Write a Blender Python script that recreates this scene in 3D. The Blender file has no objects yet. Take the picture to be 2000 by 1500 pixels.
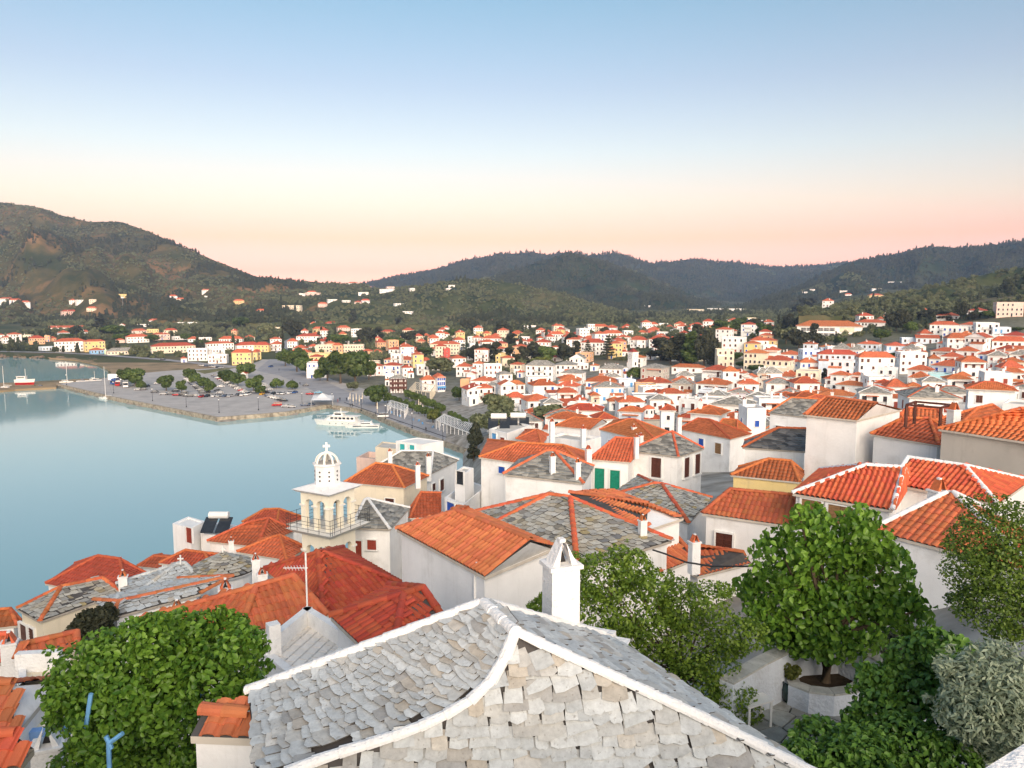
import bpy, bmesh, math, random
import numpy as np
from mathutils import Vector, Matrix
random.seed(7); RNG = np.random.default_rng(7)
SC = bpy.context.scene
COL = SC.collection
R = math.radians
# ---------------------------------------------------------------- camera
CAM_H = 50.0; FPX = 1510.0; PITCH = R(6.5)
cam = bpy.data.cameras.new('camera'); camo = bpy.data.objects.new('camera', cam); COL.objects.link(camo)
cam.sensor_width = 36; cam.lens = 36 * FPX / 2000; cam.clip_start = 0.2; cam.clip_end = 30000
camo.location = (0, 0, CAM_H); camo.rotation_euler = (R(90) - PITCH, 0, 0)
SC.camera = camo
# ---------------------------------------------------------------- sky, sun, exposure
SUN_EL, SUN_AZ = R(4.5), R(166)          # azimuth clockwise from +Y: the sun stands low behind the viewer and an added ridge out of frame
W = bpy.data.worlds.new('World'); SC.world = W; W.use_nodes = True
wn = W.node_tree.nodes; wl = W.node_tree.links; wn.clear()
sky = wn.new('ShaderNodeTexSky'); sky.sky_type = 'NISHITA'; sky.sun_disc = False
sky.sun_elevation = SUN_EL; sky.sun_rotation = SUN_AZ
sky.altitude = 50; sky.air_density = 1.0; sky.dust_density = 1.0; sky.ozone_density = 1.5
bg = wn.new('ShaderNodeBackground'); bg.inputs[1].default_value = 0.15
wo = wn.new('ShaderNodeOutputWorld')
# the sky texture has no multiple scattering: lift the pale, warm band low over the horizon all the way round
tc = wn.new('ShaderNodeTexCoord'); sx = wn.new('ShaderNodeSeparateXYZ'); wl.new(tc.outputs['Generated'], sx.inputs[0])
rp = wn.new('ShaderNodeValToRGB'); TN = [(0.0, (2.156, 1.297, 2.943)), (0.012, (1.951, 1.153, 2.593)), (0.031, (1.335, 0.706, 1.297)), (0.07, (1.105, 0.541, 0.542)), (0.114, (0.981, 0.621, 0.578)), (0.175, (0.837, 0.631, 0.614)), (0.25, (0.674, 0.549, 0.573)), (0.34, (0.515, 0.534, 0.554)), (0.6, (0.661, 0.68, 0.695))]
while len(rp.color_ramp.elements) < len(TN): rp.color_ramp.elements.new(0.5)
for e_, (p_, c_) in zip(rp.color_ramp.elements, TN): e_.position = p_; e_.color = (c_[0] / 8, c_[1] / 8, c_[2] / 8, 1)
wl.new(sx.outputs[2], rp.inputs[0])
vm = wn.new('ShaderNodeVectorMath'); vm.operation = 'MULTIPLY'; wl.new(sky.outputs[0], vm.inputs[0]); wl.new(rp.outputs[0], vm.inputs[1])
vs_ = wn.new('ShaderNodeVectorMath'); vs_.operation = 'SCALE'; vs_.inputs[3].default_value = 7.2; wl.new(vm.outputs[0], vs_.inputs[0])
wl.new(vs_.outputs[0], bg.inputs[0]); wl.new(bg.outputs[0], wo.inputs[0])
sun = bpy.data.lights.new('sun', 'SUN'); suno = bpy.data.objects.new('sun', sun); COL.objects.link(suno)
sun.energy = 2.9; sun.angle = R(80); sun.color = (1.0, 0.82, 0.64)   # the broad glow round the hidden sun
sd = Vector((math.sin(SUN_AZ) * math.cos(SUN_EL), math.cos(SUN_AZ) * math.cos(SUN_EL), math.sin(SUN_EL)))
suno.rotation_euler = sd.to_track_quat('Z', 'Y').to_euler()
suno.location = (0, -50, 120)
SC.view_settings.view_transform = 'Standard'; SC.view_settings.look = 'None'
SC.view_settings.exposure = 2.16; SC.view_settings.gamma = 1.0
SC.render.engine = 'CYCLES'
SC.cycles.use_denoising = True
SC.cycles.max_bounces = 6; SC.cycles.diffuse_bounces = 3; SC.cycles.glossy_bounces = 3
SC.cycles.transmission_bounces = 3; SC.cycles.volume_bounces = 0; SC.cycles.transparent_max_bounces = 6
SC.cycles.caustics_reflective = False; SC.cycles.caustics_refractive = False
# ---------------------------------------------------------------- pixels of the photograph (2000 x 1500) to directions and points
CP, SP = math.cos(PITCH), math.sin(PITCH)
def ray(px, py):
    a, b = (px - 1000) / FPX, (750 - py) / FPX
    return Vector((a, CP + b * SP, -SP + b * CP))
def Pz(px, py, z):
    d = ray(px, py); t = (z - CAM_H) / d.z
    return Vector((d.x * t, d.y * t, z))
def Pd(px, py, D):
    d = ray(px, py); t = D / d.y
    return Vector((d.x * t, D, CAM_H + d.z * t))
def pix(p):
    x, y, z = p[0], p[1], p[2] - CAM_H
    dep = y * CP - z * SP; up = y * SP + z * CP
    return 1000 + FPX * x / dep, 750 - FPX * up / dep
# ---------------------------------------------------------------- objects
def link(o): COL.objects.link(o); return o
def tag(o, label=None, cat=None, group=None, kind=None):
    if label: o['label'] = label
    if cat: o['category'] = cat
    if group: o['group'] = group
    if kind: o['kind'] = kind
    return o
def empty(name, loc, rz=0.0):
    o = bpy.data.objects.new(name, None); o.location = loc; o.rotation_euler = (0, 0, rz); o.empty_display_size = 0.3
    return link(o)
class MB:
    """collects faces, then becomes one mesh object"""
    def __init__(s): s.v = []; s.f = []; s.m = []; s.uv = []
    def face(s, pts, m=0, uv=None):
        i = len(s.v); s.v.extend([tuple(p) for p in pts]); s.f.append(tuple(range(i, i + len(pts)))); s.m.append(m)
        s.uv.extend(uv if uv else [(0.0, 0.0)] * len(pts))
    def box(s, c, d, rz=0.0, m=0, taper=1.0):
        cx, cy, cz = c; dx, dy, dz = d[0] / 2, d[1] / 2, d[2] / 2; co, si = math.cos(rz), math.sin(rz)
        P = []
        for z, t in ((-dz, 1.0), (dz, taper)):
            for x, y in ((-dx, -dy), (dx, -dy), (dx, dy), (-dx, dy)):
                x *= t; y *= t
                P.append((cx + x * co - y * si, cy + x * si + y * co, cz + z))
        for q in ((0, 3, 2, 1), (4, 5, 6, 7), (0, 1, 5, 4), (1, 2, 6, 5), (2, 3, 7, 6), (3, 0, 4, 7)):
            s.face([P[k] for k in q], m)
        return s
    def prism(s, bot, top, m=0, cap=True, capb=True):
        n = len(bot)
        for i in range(n):
            j = (i + 1) % n; s.face([bot[i], bot[j], top[j], top[i]], m)
        if cap: s.face(list(top), m)
        if capb: s.face(list(reversed(bot)), m)
        return s
    def slab(s, pts, z0, z1, m=0):
        return s.prism([(p[0], p[1], z0) for p in pts], [(p[0], p[1], z1) for p in pts], m)
    def tube(s, path, r, n=6, m=0, caps=True):
        path = [Vector(p) for p in path]; k = len(path)
        rr = r if isinstance(r, (list, tuple)) else [r] * k
        rings = []
        for i, p in enumerate(path):
            t = (path[min(i + 1, k - 1)] - path[max(i - 1, 0)]).normalized()
            a = t.cross(Vector((0, 0, 1)))
            if a.length < 1e-3: a = t.cross(Vector((1, 0, 0)))
            a.normalize(); b = t.cross(a)
            rings.append([p + (a * math.cos(2 * math.pi * j / n) + b * math.sin(2 * math.pi * j / n)) * rr[i] for j in range(n)])
        for i in range(k - 1):
            for j in range(n):
                q = (j + 1) % n; s.face([rings[i][j], rings[i + 1][j], rings[i + 1][q], rings[i][q]], m)
        if caps: s.face(rings[0], m); s.face(list(reversed(rings[-1])), m)
        return s
    def lathe(s, c, prof, n=12, m=0, cap=True):
        rings = [[(c[0] + r * math.cos(2 * math.pi * j / n), c[1] + r * math.sin(2 * math.pi * j / n), c[2] + z) for j in range(n)] for r, z in prof]
        for i in range(len(rings) - 1):
            for j in range(n):
                q = (j + 1) % n; s.face([rings[i][j], rings[i][q], rings[i + 1][q], rings[i + 1][j]], m)
        if cap: s.face(rings[-1], m); s.face(list(reversed(rings[0])), m)
        return s
    def mesh(s, name, mats, off=None, smooth=False):
        me = bpy.data.meshes.new(name)
        v = s.v
        if off is not None: v = [(p[0] - off[0], p[1] - off[1], p[2] - off[2]) for p in v]
        me.from_pydata(v, [], s.f)
        if not isinstance(mats, (list, tuple)): mats = [mats]
        for q in mats: me.materials.append(q)
        if len(mats) > 1: me.polygons.foreach_set('material_index', s.m)
        uvl = me.uv_layers.new(name='UVMap'); uvl.data.foreach_set('uv', [c for u in s.uv for c in u])
        if smooth: me.shade_smooth()
        me.update()
        return me
    def build(s, name, mats, parent=None, smooth=False, merge=False):
        """vertices are in world space; the parent only moves the origin"""
        if parent is not None:
            off = wloc(parent)
            me = s.mesh(name, mats, off, smooth)
            o = bpy.data.objects.new(name, me); o.parent = parent
        else:
            c = np.array(s.v); o_ = ((c[:, 0].min() + c[:, 0].max()) / 2, (c[:, 1].min() + c[:, 1].max()) / 2, c[:, 2].min())
            me = s.mesh(name, mats, o_, smooth)
            o = bpy.data.objects.new(name, me); o.location = o_
        if merge:
            b = bmesh.new(); b.from_mesh(me); bmesh.ops.remove_doubles(b, verts=b.verts, dist=1e-4); b.to_mesh(me); b.free()
            if smooth: me.shade_smooth()
        return link(o)
def wloc(o):
    v = Vector(o.location)
    while o.parent is not None: o = o.parent; v = v + Vector(o.location)
    return v
def put(name, me, parent, loc, rz=0.0, scale=None):
    """an object with shared mesh data; loc in world space (its parents are never turned)"""
    o = bpy.data.objects.new(name, me); o.parent = parent
    w = wloc(parent) if parent is not None else Vector((0, 0, 0))
    o.location = Vector(loc) - w; o.rotation_euler = (0, 0, rz)
    if scale: o.scale = scale
    return link(o)
# ---------------------------------------------------------------- materials (all node based)
def new_mat(name):
    m = bpy.data.materials.new(name); m.use_nodes = True; nt = m.node_tree
    return m, nt, nt.nodes['Principled BSDF']
def nd(nt, t, **k):
    n = nt.nodes.new(t)
    for a, b in k.items(): setattr(n, a, b)
    return n
def mat(name, col, rough=0.8, var=0.12, scale=1.5, bump=0.0, bscale=20.0, rnd=0.0, spec=0.3, dirt=None, dscale=0.6, dlo=0.5, dhi=0.75, metal=0.0, coord='Object'):
    """a base colour broken up by noise, by object (rnd) and by stains of their own shape (dirt)"""
    m, nt, p = new_mat(name); L = nt.links.new
    p.inputs['Roughness'].default_value = rough; p.inputs['Specular IOR Level'].default_value = spec; p.inputs['Metallic'].default_value = metal
    geo = nd(nt, 'ShaderNodeNewGeometry')
    co = geo.outputs['Position'] if coord == 'World' else nd(nt, 'ShaderNodeTexCoord').outputs['Object']
    n1 = nd(nt, 'ShaderNodeTexNoise'); n1.inputs['Scale'].default_value = scale; n1.inputs['Detail'].default_value = 5
    L(co, n1.inputs['Vector'])
    hsv = nd(nt, 'ShaderNodeHueSaturation'); hsv.inputs['Color'].default_value = (*col, 1)
    mr = nd(nt, 'ShaderNodeMapRange'); mr.inputs[1].default_value = 0.3; mr.inputs[2].default_value = 0.7
    mr.inputs[3].default_value = 1 - var; mr.inputs[4].default_value = 1 + var
    L(n1.outputs['Fac'], mr.inputs[0])
    val = mr.outputs[0]
    if rnd:
        oi = nd(nt, 'ShaderNodeObjectInfo'); at = nd(nt, 'ShaderNodeAttribute'); at.attribute_name = 'rnd'
        ad = nd(nt, 'ShaderNodeMath', operation='ADD'); L(oi.outputs['Random'], ad.inputs[0]); L(at.outputs['Fac'], ad.inputs[1])
        fr = nd(nt, 'ShaderNodeMath', operation='FRACT'); L(ad.outputs[0], fr.inputs[0])
        m2 = nd(nt, 'ShaderNodeMapRange'); m2.inputs[3].default_value = 1 - rnd; m2.inputs[4].default_value = 1 + rnd
        L(fr.outputs[0], m2.inputs[0])
        mu = nd(nt, 'ShaderNodeMath', operation='MULTIPLY'); L(val, mu.inputs[0]); L(m2.outputs[0], mu.inputs[1]); val = mu.outputs[0]
        m3 = nd(nt, 'ShaderNodeMapRange'); m3.inputs[3].default_value = 0.5 - rnd * 0.05; m3.inputs[4].default_value = 0.5 + rnd * 0.05
        fr2 = nd(nt, 'ShaderNodeMath', operation='MULTIPLY_ADD'); fr2.inputs[1].default_value = 7.31; fr2.inputs[2].default_value = 0.13
        fr3 = nd(nt, 'ShaderNodeMath', operation='FRACT'); L(fr.outputs[0], fr2.inputs[0]); L(fr2.outputs[0], fr3.inputs[0]); L(fr3.outputs[0], m3.inputs[0])
        L(m3.outputs[0], hsv.inputs['Hue'])
    L(val, hsv.inputs['Value'])
    out = hsv.outputs['Color']
    if dirt:
        n2 = nd(nt, 'ShaderNodeTexNoise'); n2.inputs['Scale'].default_value = dscale; n2.inputs['Detail'].default_value = 7; n2.inputs['Roughness'].default_value = 0.65
        L(co, n2.inputs['Vector'])
        mm = nd(nt, 'ShaderNodeMapRange'); mm.inputs[1].default_value = dlo; mm.inputs[2].default_value = dhi; L(n2.outputs['Fac'], mm.inputs[0])
        mx = nd(nt, 'ShaderNodeMix', data_type='RGBA'); L(mm.outputs[0], mx.inputs[0]); L(out, mx.inputs[6]); mx.inputs[7].default_value = (*dirt, 1)
        out = mx.outputs[2]
    L(out, p.inputs['Base Color'])
    if bump:
        n3 = nd(nt, 'ShaderNodeTexNoise'); n3.inputs['Scale'].default_value = bscale; n3.inputs['Detail'].default_value = 4; L(co, n3.inputs['Vector'])
        bp = nd(nt, 'ShaderNodeBump'); bp.inputs['Strength'].default_value = bump; bp.inputs['Distance'].default_value = 0.05
        L(n3.outputs['Fac'], bp.inputs['Height']); L(bp.outputs[0], p.inputs['Normal'])
    return m
# ================================================================ the land
DS = np.log(np.array([3, 5, 9, 14, 20, 30, 45, 60, 80, 110, 150, 200, 260, 330, 420, 550, 700, 900, 1300, 2000, 4000, 9000.]))
PXC = np.array([-1400, -500, 100, 400, 700, 850, 1000, 1200, 1500, 1750, 2000, 2500, 3600.])
PROF = np.array([
 [46.5, 44, 41, 38, 36, 32, 28, 24, 5, 1.2, 1.2, 1.2, 1.2, 1.2, 1.2, 1.2, 2, 5, 20, 60, 100, 100],
 [46.5, 44, 40.5, 38, 36, 32, 28, 24, 5, 1.2, 1.2, 1.2, 1.2, 1.2, 1.2, 1.2, 2, 5, 14, 40, 90, 100],
 [46.5, 44, 40, 38, 36, 32, 28, 24, 5, 1.2, 1.2, 1.2, 1.2, 1.2, 1.2, 1.2, 2, 5, 12, 35, 80, 100],
 [46.5, 44, 40, 38.5, 36, 32.5, 29, 26, 8, 1.2, 1.2, 1.2, 1.2, 1.2, 1.2, 1.2, 2, 5, 10, 30, 60, 100],
 [46.5, 44, 40.5, 39, 37, 34, 31, 29, 22, 3, 1.2, 1.2, 1.2, 1.2, 1.2, 1.2, 2.5, 5, 9, 25, 50, 80],
 [46.5, 44, 41, 39, 37, 34.5, 32, 30, 27, 14, 6, 2, 1.2, 1.2, 1.2, 2, 3, 5, 9, 24, 50, 80],
 [46.5, 44, 41, 39.5, 37.5, 35.5, 33, 31, 28.5, 24, 18, 12.5, 8.5, 6, 4, 4, 6, 8, 12, 26, 50, 80],
 [46.5, 44, 41.5, 40, 38.5, 36, 34, 32, 30, 26, 20.5, 15.5, 12, 10, 9, 10, 13, 12, 14, 24, 40, 80],
 [46.5, 44, 42, 41.2, 39.5, 37.5, 35.5, 34, 31.5, 28, 23, 18, 14.5, 13, 14, 19, 20, 18, 18, 26, 40, 80],
 [46.5, 44, 42, 41.4, 40, 38.5, 37, 35.5, 33, 29, 24, 19.5, 16.5, 16, 21, 31, 34, 36, 45, 70, 110, 120],
 [46.5, 44.5, 42.5, 41.5, 41, 40, 38.5, 37, 34.5, 31, 26, 21.5, 18.5, 20.5, 30, 43, 52, 58, 80, 120, 170, 180],
 [47, 45, 43.5, 43, 42, 42, 41, 40, 39, 37, 34, 32, 31, 34, 42, 55, 65, 75, 110, 170, 220, 240],
 [47, 46, 46, 45, 45, 45, 45, 44, 44, 43, 42, 42, 42, 46, 55, 70, 80, 95, 140, 200, 260, 300]])
def depth_axis(D): return D
def _prof(a, lr):
    """height of the land for direction a (in pixel columns) and log distance"""
    a = np.clip(a, PXC[0], PXC[-1]); lr = np.clip(lr, DS[0], DS[-1])
    i = np.clip(np.searchsorted(PXC, a) - 1, 0, len(PXC) - 2); t = (a - PXC[i]) / (PXC[i + 1] - PXC[i]); t = t * t * (3 - 2 * t)
    j = np.clip(np.searchsorted(DS, lr) - 1, 0, len(DS) - 2); s = (lr - DS[j]) / (DS[j + 1] - DS[j])
    return (PROF[i, j] * (1 - s) + PROF[i, j + 1] * s) * (1 - t) + (PROF[i + 1, j] * (1 - s) + PROF[i + 1, j + 1] * s) * t
def pz2(px, py, z=0.0): p = Pz(px, py, z); return (p.x, p.y)
def at(px, D): return ((px - 1000) / FPX * D, D)
# outline of the sea: near shore (under the houses), then the quays and the far beach
SEA = [at(-9000, 60), at(-2500, 75), at(-500, 82), at(100, 84), at(400, 86), at(640, 96), at(760, 108), at(850, 135), at(890, 175),
       pz2(908, 886), pz2(800, 846), pz2(704, 806), pz2(640, 797), pz2(560, 811), pz2(425, 822), pz2(220, 782), pz2(110, 756),
       pz2(160, 746), pz2(205, 742), pz2(219, 733), pz2(212, 723), pz2(190, 713), pz2(150, 705), pz2(110, 701), pz2(0, 696), pz2(-400, 690), pz2(-1500, 676), at(-9000, 700)]
def inside(poly, x, y):
    x = np.asarray(x, float); y = np.asarray(y, float); r = np.zeros(x.shape, bool); n = len(poly)
    for i in range(n):
        x1, y1 = poly[i]; x2, y2 = poly[(i + 1) % n]
        c = ((y1 > y) != (y2 > y)) & (x < (x2 - x1) * (y - y1) / ((y2 - y1) if y2 != y1 else 1e-9) + x1)
        r ^= c
    return r
def edge_dist(poly, x, y):
    d = np.full(np.shape(x), 1e9); n = len(poly)
    for i in range(n):
        x1, y1 = poly[i]; x2, y2 = poly[(i + 1) % n]; dx, dy = x2 - x1, y2 - y1
        t = np.clip(((x - x1) * dx + (y - y1) * dy) / (dx * dx + dy * dy), 0, 1)
        d = np.minimum(d, np.hypot(x - x1 - t * dx, y - y1 - t * dy))
    return d
COURT = [(0.9, 9.2), (3.2, 15.2), (9.5, 16.5), (13.5, 12.0), (8.5, 6.0), (3.5, 6.0)]
SUNX, SUNY = math.sin(SUN_AZ), math.cos(SUN_AZ)
def land(x, y):
    x = np.atleast_1d(np.asarray(x, float)); y = np.atleast_1d(np.asarray(y, float))
    D = np.hypot(x, y); yy = np.maximum(y, 0.02 * D + 1e-6)
    a = 1000 + FPX * x / yy; front = y > 0.25 * D
    z = _prof(a, np.log(np.maximum(np.where(front, y, D), 3)))
    # unseen ridge added behind the viewer to keep the low sun off the town
    rs = x * SUNX + y * SUNY; rq = x * -SUNY + y * SUNX
    rid = 300 / (1 + np.exp(-(rs - 2300) / 110.0))
    w = np.clip((y / np.maximum(D, 1e-6) - 0.05) / 0.3, 0, 1)
    z = z * w + 47 * (1 - w)
    z = np.where(np.abs(x) < 0.75 * y, z, np.maximum(z, rid))
    ins = inside(SEA, x, y); ed = edge_dist(SEA, x, y)
    z = np.where(ins, np.minimum(z, -0.6 - np.minimum(ed * 0.06, 6)), np.where(ed < 3.0, np.minimum(z, 0.6 + ed * 1.2), z))
    return z
def zt(x, y): return float(land(x, y)[0])
def hit(px, py, h=0.0, lo=25.0, hi=2500.0):
    """where the line of sight through a pixel comes down to h above the land"""
    d = ray(px, py); D = np.exp(np.linspace(math.log(lo), math.log(hi), 500))
    X = d.x / d.y * D; Z = CAM_H + d.z / d.y * D; g = land(X, D) + h
    k = np.nonzero(Z <= g)[0]
    i = int(k[0]) if len(k) else len(D) - 1
    return Vector((X[i], D[i], g[i] - h))
# ground sheet in rings round the viewer, fine in front, out to the horizon
def ground_mesh():
    ang = np.concatenate([np.arange(-44, 44.01, 0.3), np.arange(46, 314, 4.0)]); ang = np.radians(ang)
    rad = np.concatenate([np.array([0.5]), np.exp(np.arange(math.log(3.0), math.log(14000), 0.028))])
    A, Q = np.meshgrid(ang, rad); X = Q * np.sin(A); Y = Q * np.cos(A)
    Z = land(X.ravel(), Y.ravel()).reshape(X.shape)
    far = np.clip((Q - 5000) / 5000, 0, 1); Z = Z * (1 - far) + 60 * far
    n, m = X.shape
    V = np.stack([X.ravel(), Y.ravel(), Z.ravel()], 1)
    i = np.arange(n - 1)[:, None] * m; j = np.arange(m)[None, :]; j2 = (j + 1) % m
    F = np.stack([i + j, i + j2, i + m + j2, i + m + j], -1).reshape(-1, 4)
    me = bpy.data.meshes.new('ground'); me.from_pydata(V.tolist(), [], F[:, ::-1].tolist()); me.shade_smooth()
    return me
def zone_mat():
    """paved and earthy between the houses, olive scrub and dry grass outside the town"""
    m, nt, p = new_mat('ground'); L = nt.links.new; p.inputs['Roughness'].default_value = 0.95; p.inputs['Specular IOR Level'].default_value = 0.15
    g = nd(nt, 'ShaderNodeNewGeometry'); 
    n1 = nd(nt, 'ShaderNodeTexNoise'); n1.inputs['Scale'].default_value = 0.012; n1.inputs['Detail'].default_value = 8; L(g.outputs['Position'], n1.inputs['Vector'])
    r1 = nd(nt, 'ShaderNodeValToRGB'); e = r1.color_ramp.elements
    e[0].position = 0.35; e[0].color = (0.040, 0.055, 0.022, 1); e[1].position = 0.66; e[1].color = (0.16, 0.13, 0.070, 1)
    q = r1.color_ramp.elements.new(0.5); q.color = (0.075, 0.085, 0.035, 1)
    L(n1.outputs['Fac'], r1.inputs[0])
    n2 = nd(nt, 'ShaderNodeTexNoise'); n2.inputs['Scale'].default_value = 0.35; n2.inputs['Detail'].default_value = 8; L(g.outputs['Position'], n2.inputs['Vector'])
    r2 = nd(nt, 'ShaderNodeValToRGB'); e = r2.color_ramp.elements
    e[0].position = 0.3; e[0].color = (0.20, 0.18, 0.15, 1); e[1].position = 0.7; e[1].color = (0.46, 0.44, 0.40, 1)
    L(n2.outputs['Fac'], r2.inputs[0])
    sp = nd(nt, 'ShaderNodeSeparateXYZ'); L(g.outputs['Position'], sp.inputs[0])
    mr = nd(nt, 'ShaderNodeMapRange'); mr.inputs[1].default_value = 330; mr.inputs[2].default_value = 520; L(sp.outputs['Y'], mr.inputs[0])
    mx = nd(nt, 'ShaderNodeMix', data_type='RGBA'); L(mr.outputs[0], mx.inputs[0]); L(r2.outputs[0], mx.inputs[6]); L(r1.outputs[0], mx.inputs[7])
    L(mx.outputs[2], p.inputs['Base Color'])
    return m
M = {}
M['ground'] = zone_mat()
g_me = ground_mesh(); g_me.materials.append(M['ground'])
ground = link(bpy.data.objects.new('ground', g_me)); tag(ground, kind='structure')
# sea
def sea_mat():
    m, nt, p = new_mat('sea_water'); L = nt.links.new
    p.inputs['Base Color'].default_value = (0.27, 0.47, 0.50, 1); p.inputs['Roughness'].default_value = 0.04; p.inputs['IOR'].default_value = 1.40
    p.inputs['Specular IOR Level'].default_value = 0.5
    g = nd(nt, 'ShaderNodeNewGeometry')
    mp = nd(nt, 'ShaderNodeMapping'); mp.inputs['Scale'].default_value = (0.35, 0.9, 1); mp.inputs['Rotation'].default_value = (0, 0, 0.3); L(g.outputs['Position'], mp.inputs[0])
    a = nd(nt, 'ShaderNodeTexNoise'); a.inputs['Scale'].default_value = 0.9; a.inputs['Detail'].default_value = 4; L(mp.outputs[0], a.inputs['Vector'])
    b = nd(nt, 'ShaderNodeTexNoise'); b.inputs['Scale'].default_value = 0.02; b.inputs['Detail'].default_value = 3; L(g.outputs['Position'], b.inputs['Vector'])
    mr = nd(nt, 'ShaderNodeMapRange'); mr.inputs[1].default_value = 0.4; mr.inputs[2].default_value = 0.65; mr.inputs[3].default_value = 0.15; mr.inputs[4].default_value = 1.0
    L(b.outputs['Fac'], mr.inputs[0])
    bp = nd(nt, 'ShaderNodeBump'); bp.inputs['Distance'].default_value = 0.05
    ms = nd(nt, 'ShaderNodeMath', operation='MULTIPLY'); ms.inputs[1].default_value = 0.14; L(mr.outputs[0], ms.inputs[0]); L(ms.outputs[0], bp.inputs['Strength'])
    L(a.outputs['Fac'], bp.inputs['Height']); L(bp.outputs[0], p.inputs['Normal'])
    return m
M['sea'] = sea_mat()
mb = MB(); mb.face([(-7000, -200, 0), (400, -200, 0), (400, 1500, 0), (-7000, 1500, 0)])
tag(mb.build('sea', M['sea']), kind='structure')
# ---------------------------------------------------------------- hills: crest lines read off the photograph, slopes of real depth
from mathutils.bvhtree import BVHTree
BV = []
def hit_hill(px, py, D0=450):
    """first slope or ground the line of sight meets"""
    d = ray(px, py).normalized(); o = Vector((0, 0, CAM_H)); best = None
    for t in BV:
        r = t.ray_cast(o + d * D0, d, 6000)
        if r[0] is not None and (best is None or r[0].y < best.y): best = r[0]
    g = hit(px, py, 0.0, D0, 6000)
    if g.z < CAM_H + d.z / d.y * g.y - 1.0: g = None
    if best is None or (g is not None and g.y < best.y): best = g
    return best
def vnoise(x, y, seed=0):
    xi = np.floor(x).astype(int); yi = np.floor(y).astype(int); fx = x - xi; fy = y - yi
    fx = fx * fx * (3 - 2 * fx); fy = fy * fy * (3 - 2 * fy)
    def h(a, b): return np.modf(np.abs(np.sin(a * 127.1 + b * 311.7 + seed * 74.7) * 43758.5453))[0]
    return (h(xi, yi) * (1 - fx) + h(xi + 1, yi) * fx) * (1 - fy) + (h(xi, yi + 1) * (1 - fx) + h(xi + 1, yi + 1) * fx) * fy
def fbm(x, y, seed=0, o=4):
    s = np.zeros(np.shape(x)); a = 0.5
    for k in range(o): s += a * vnoise(x * 2 ** k, y * 2 ** k, seed + k); a *= 0.5
    return s
def hill_foot(px, py):
    for k in range(40):
        p = hit_hill(px, py + k * 1.5)
        if p is not None: return p
    return hit(px, 620)
def hill(name, crest, foot, Dc, Df, material, seed, rough=1.0, nu=160, nv=40, back=700):
    """crest / foot: (px, py) polylines; Dc / Df: (px, distance) polylines"""
    x0, x1 = crest[0][0], crest[-1][0]
    us = np.linspace(x0, x1, nu); ip = lambda pl: np.interp(us, [p[0] for p in pl], [p[1] for p in pl])
    yc, yf, dc, df = ip(crest), ip(foot), ip(Dc), ip(Df)
    V = []
    vs = np.concatenate([[-0.001], np.linspace(0, 1, nv), 1 + np.linspace(0.15, 1, 6)])
    for t in vs:
        tt = min(max(t, 0.0), 1.0)
        D = df + (dc - df) * tt ** 0.9
        xs = (us - 1000) / FPX
        zc = CAM_H + dc * (-SP + (750 - yc) / FPX * CP) / (CP + (750 - yc) / FPX * SP)
        zf = CAM_H + df * (-SP + (750 - yf) / FPX * CP) / (CP + (750 - yf) / FPX * SP)
        prof = tt ** 1.15
        n = (fbm(us / 90.0 + seed * 3.1, np.full(nu, tt * 4.0 + seed)) - 0.47) * rough * (np.abs(zc - zf) + 15) * 0.75 * math.sin(math.pi * min(tt, 1)) ** 0.8
        n += (fbm(us / 14.0 + seed, np.full(nu, tt * 14.0), seed + 9, 3) - 0.45) * rough * (6 if tt < 1 else 3)
        z = zf + (zc - zf) * prof + n
        if t > 1: D = dc + (t - 1) * back; z = zc - (t - 1) ** 1.3 * (0.25 * back) - 4
        if t < 0: z = zf - 45; D = df - 25
        depth = D / (CP + (750 - (yc * tt + yf * (1 - tt))) / FPX * SP)
        V.append(np.stack([xs * depth, D, z], 1))
    V = np.array(V); n, m = V.shape[:2]
    i = np.arange(n - 1)[:, None] * m; j = np.arange(m - 1)[None, :]
    F = np.stack([i + j, i + j + 1, i + m + j + 1, i + m + j], -1).reshape(-1, 4)
    me = bpy.data.meshes.new(name); me.from_pydata(V.reshape(-1, 3).tolist(), [], F.tolist()); me.materials.append(material); me.shade_smooth()
    o = link(bpy.data.objects.new(name, me)); tag(o, kind='structure')
    BV.append(BVHTree.FromPolygons(V.reshape(-1, 3).tolist(), F.tolist()))
    return V[1:nv + 1]
def hill_mat(name, c0, c1, c2, s=0.006):
    m, nt, p = new_mat(name); L = nt.links.new; p.inputs['Roughness'].default_value = 1.0; p.inputs['Specular IOR Level'].default_value = 0.05
    g = nd(nt, 'ShaderNodeNewGeometry')
    n1 = nd(nt, 'ShaderNodeTexNoise'); n1.inputs['Scale'].default_value = s; n1.inputs['Detail'].default_value = 9; n1.inputs['Roughness'].default_value = 0.68; L(g.outputs['Position'], n1.inputs['Vector'])
    r1 = nd(nt, 'ShaderNodeValToRGB'); e = r1.color_ramp.elements
    e[0].position = 0.38; e[0].color = (*c0, 1); e[1].position = 0.68; e[1].color = (*c2, 1)
    q = e.new(0.52); q.color = (*c1, 1)
    L(n1.outputs['Fac'], r1.inputs[0]); L(r1.outputs[0], p.inputs['Base Color'])
    return m
M['hill_olive'] = hill_mat('hill_olive_scrub', (0.030, 0.045, 0.018), (0.075, 0.085, 0.035), (0.20, 0.16, 0.085))
M['hill_dry_sunlit'] = hill_mat('hill_dry_sunlit_scrub', (0.040, 0.050, 0.020), (0.10, 0.085, 0.035), (0.30, 0.17, 0.08), 0.008)  # dry scrub, with extra orange standing in for sunlight on the crest
M['hill_pine'] = hill_mat('hill_pine_wood', (0.018, 0.032, 0.014), (0.035, 0.050, 0.022), (0.10, 0.085, 0.05))
H = {}
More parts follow.
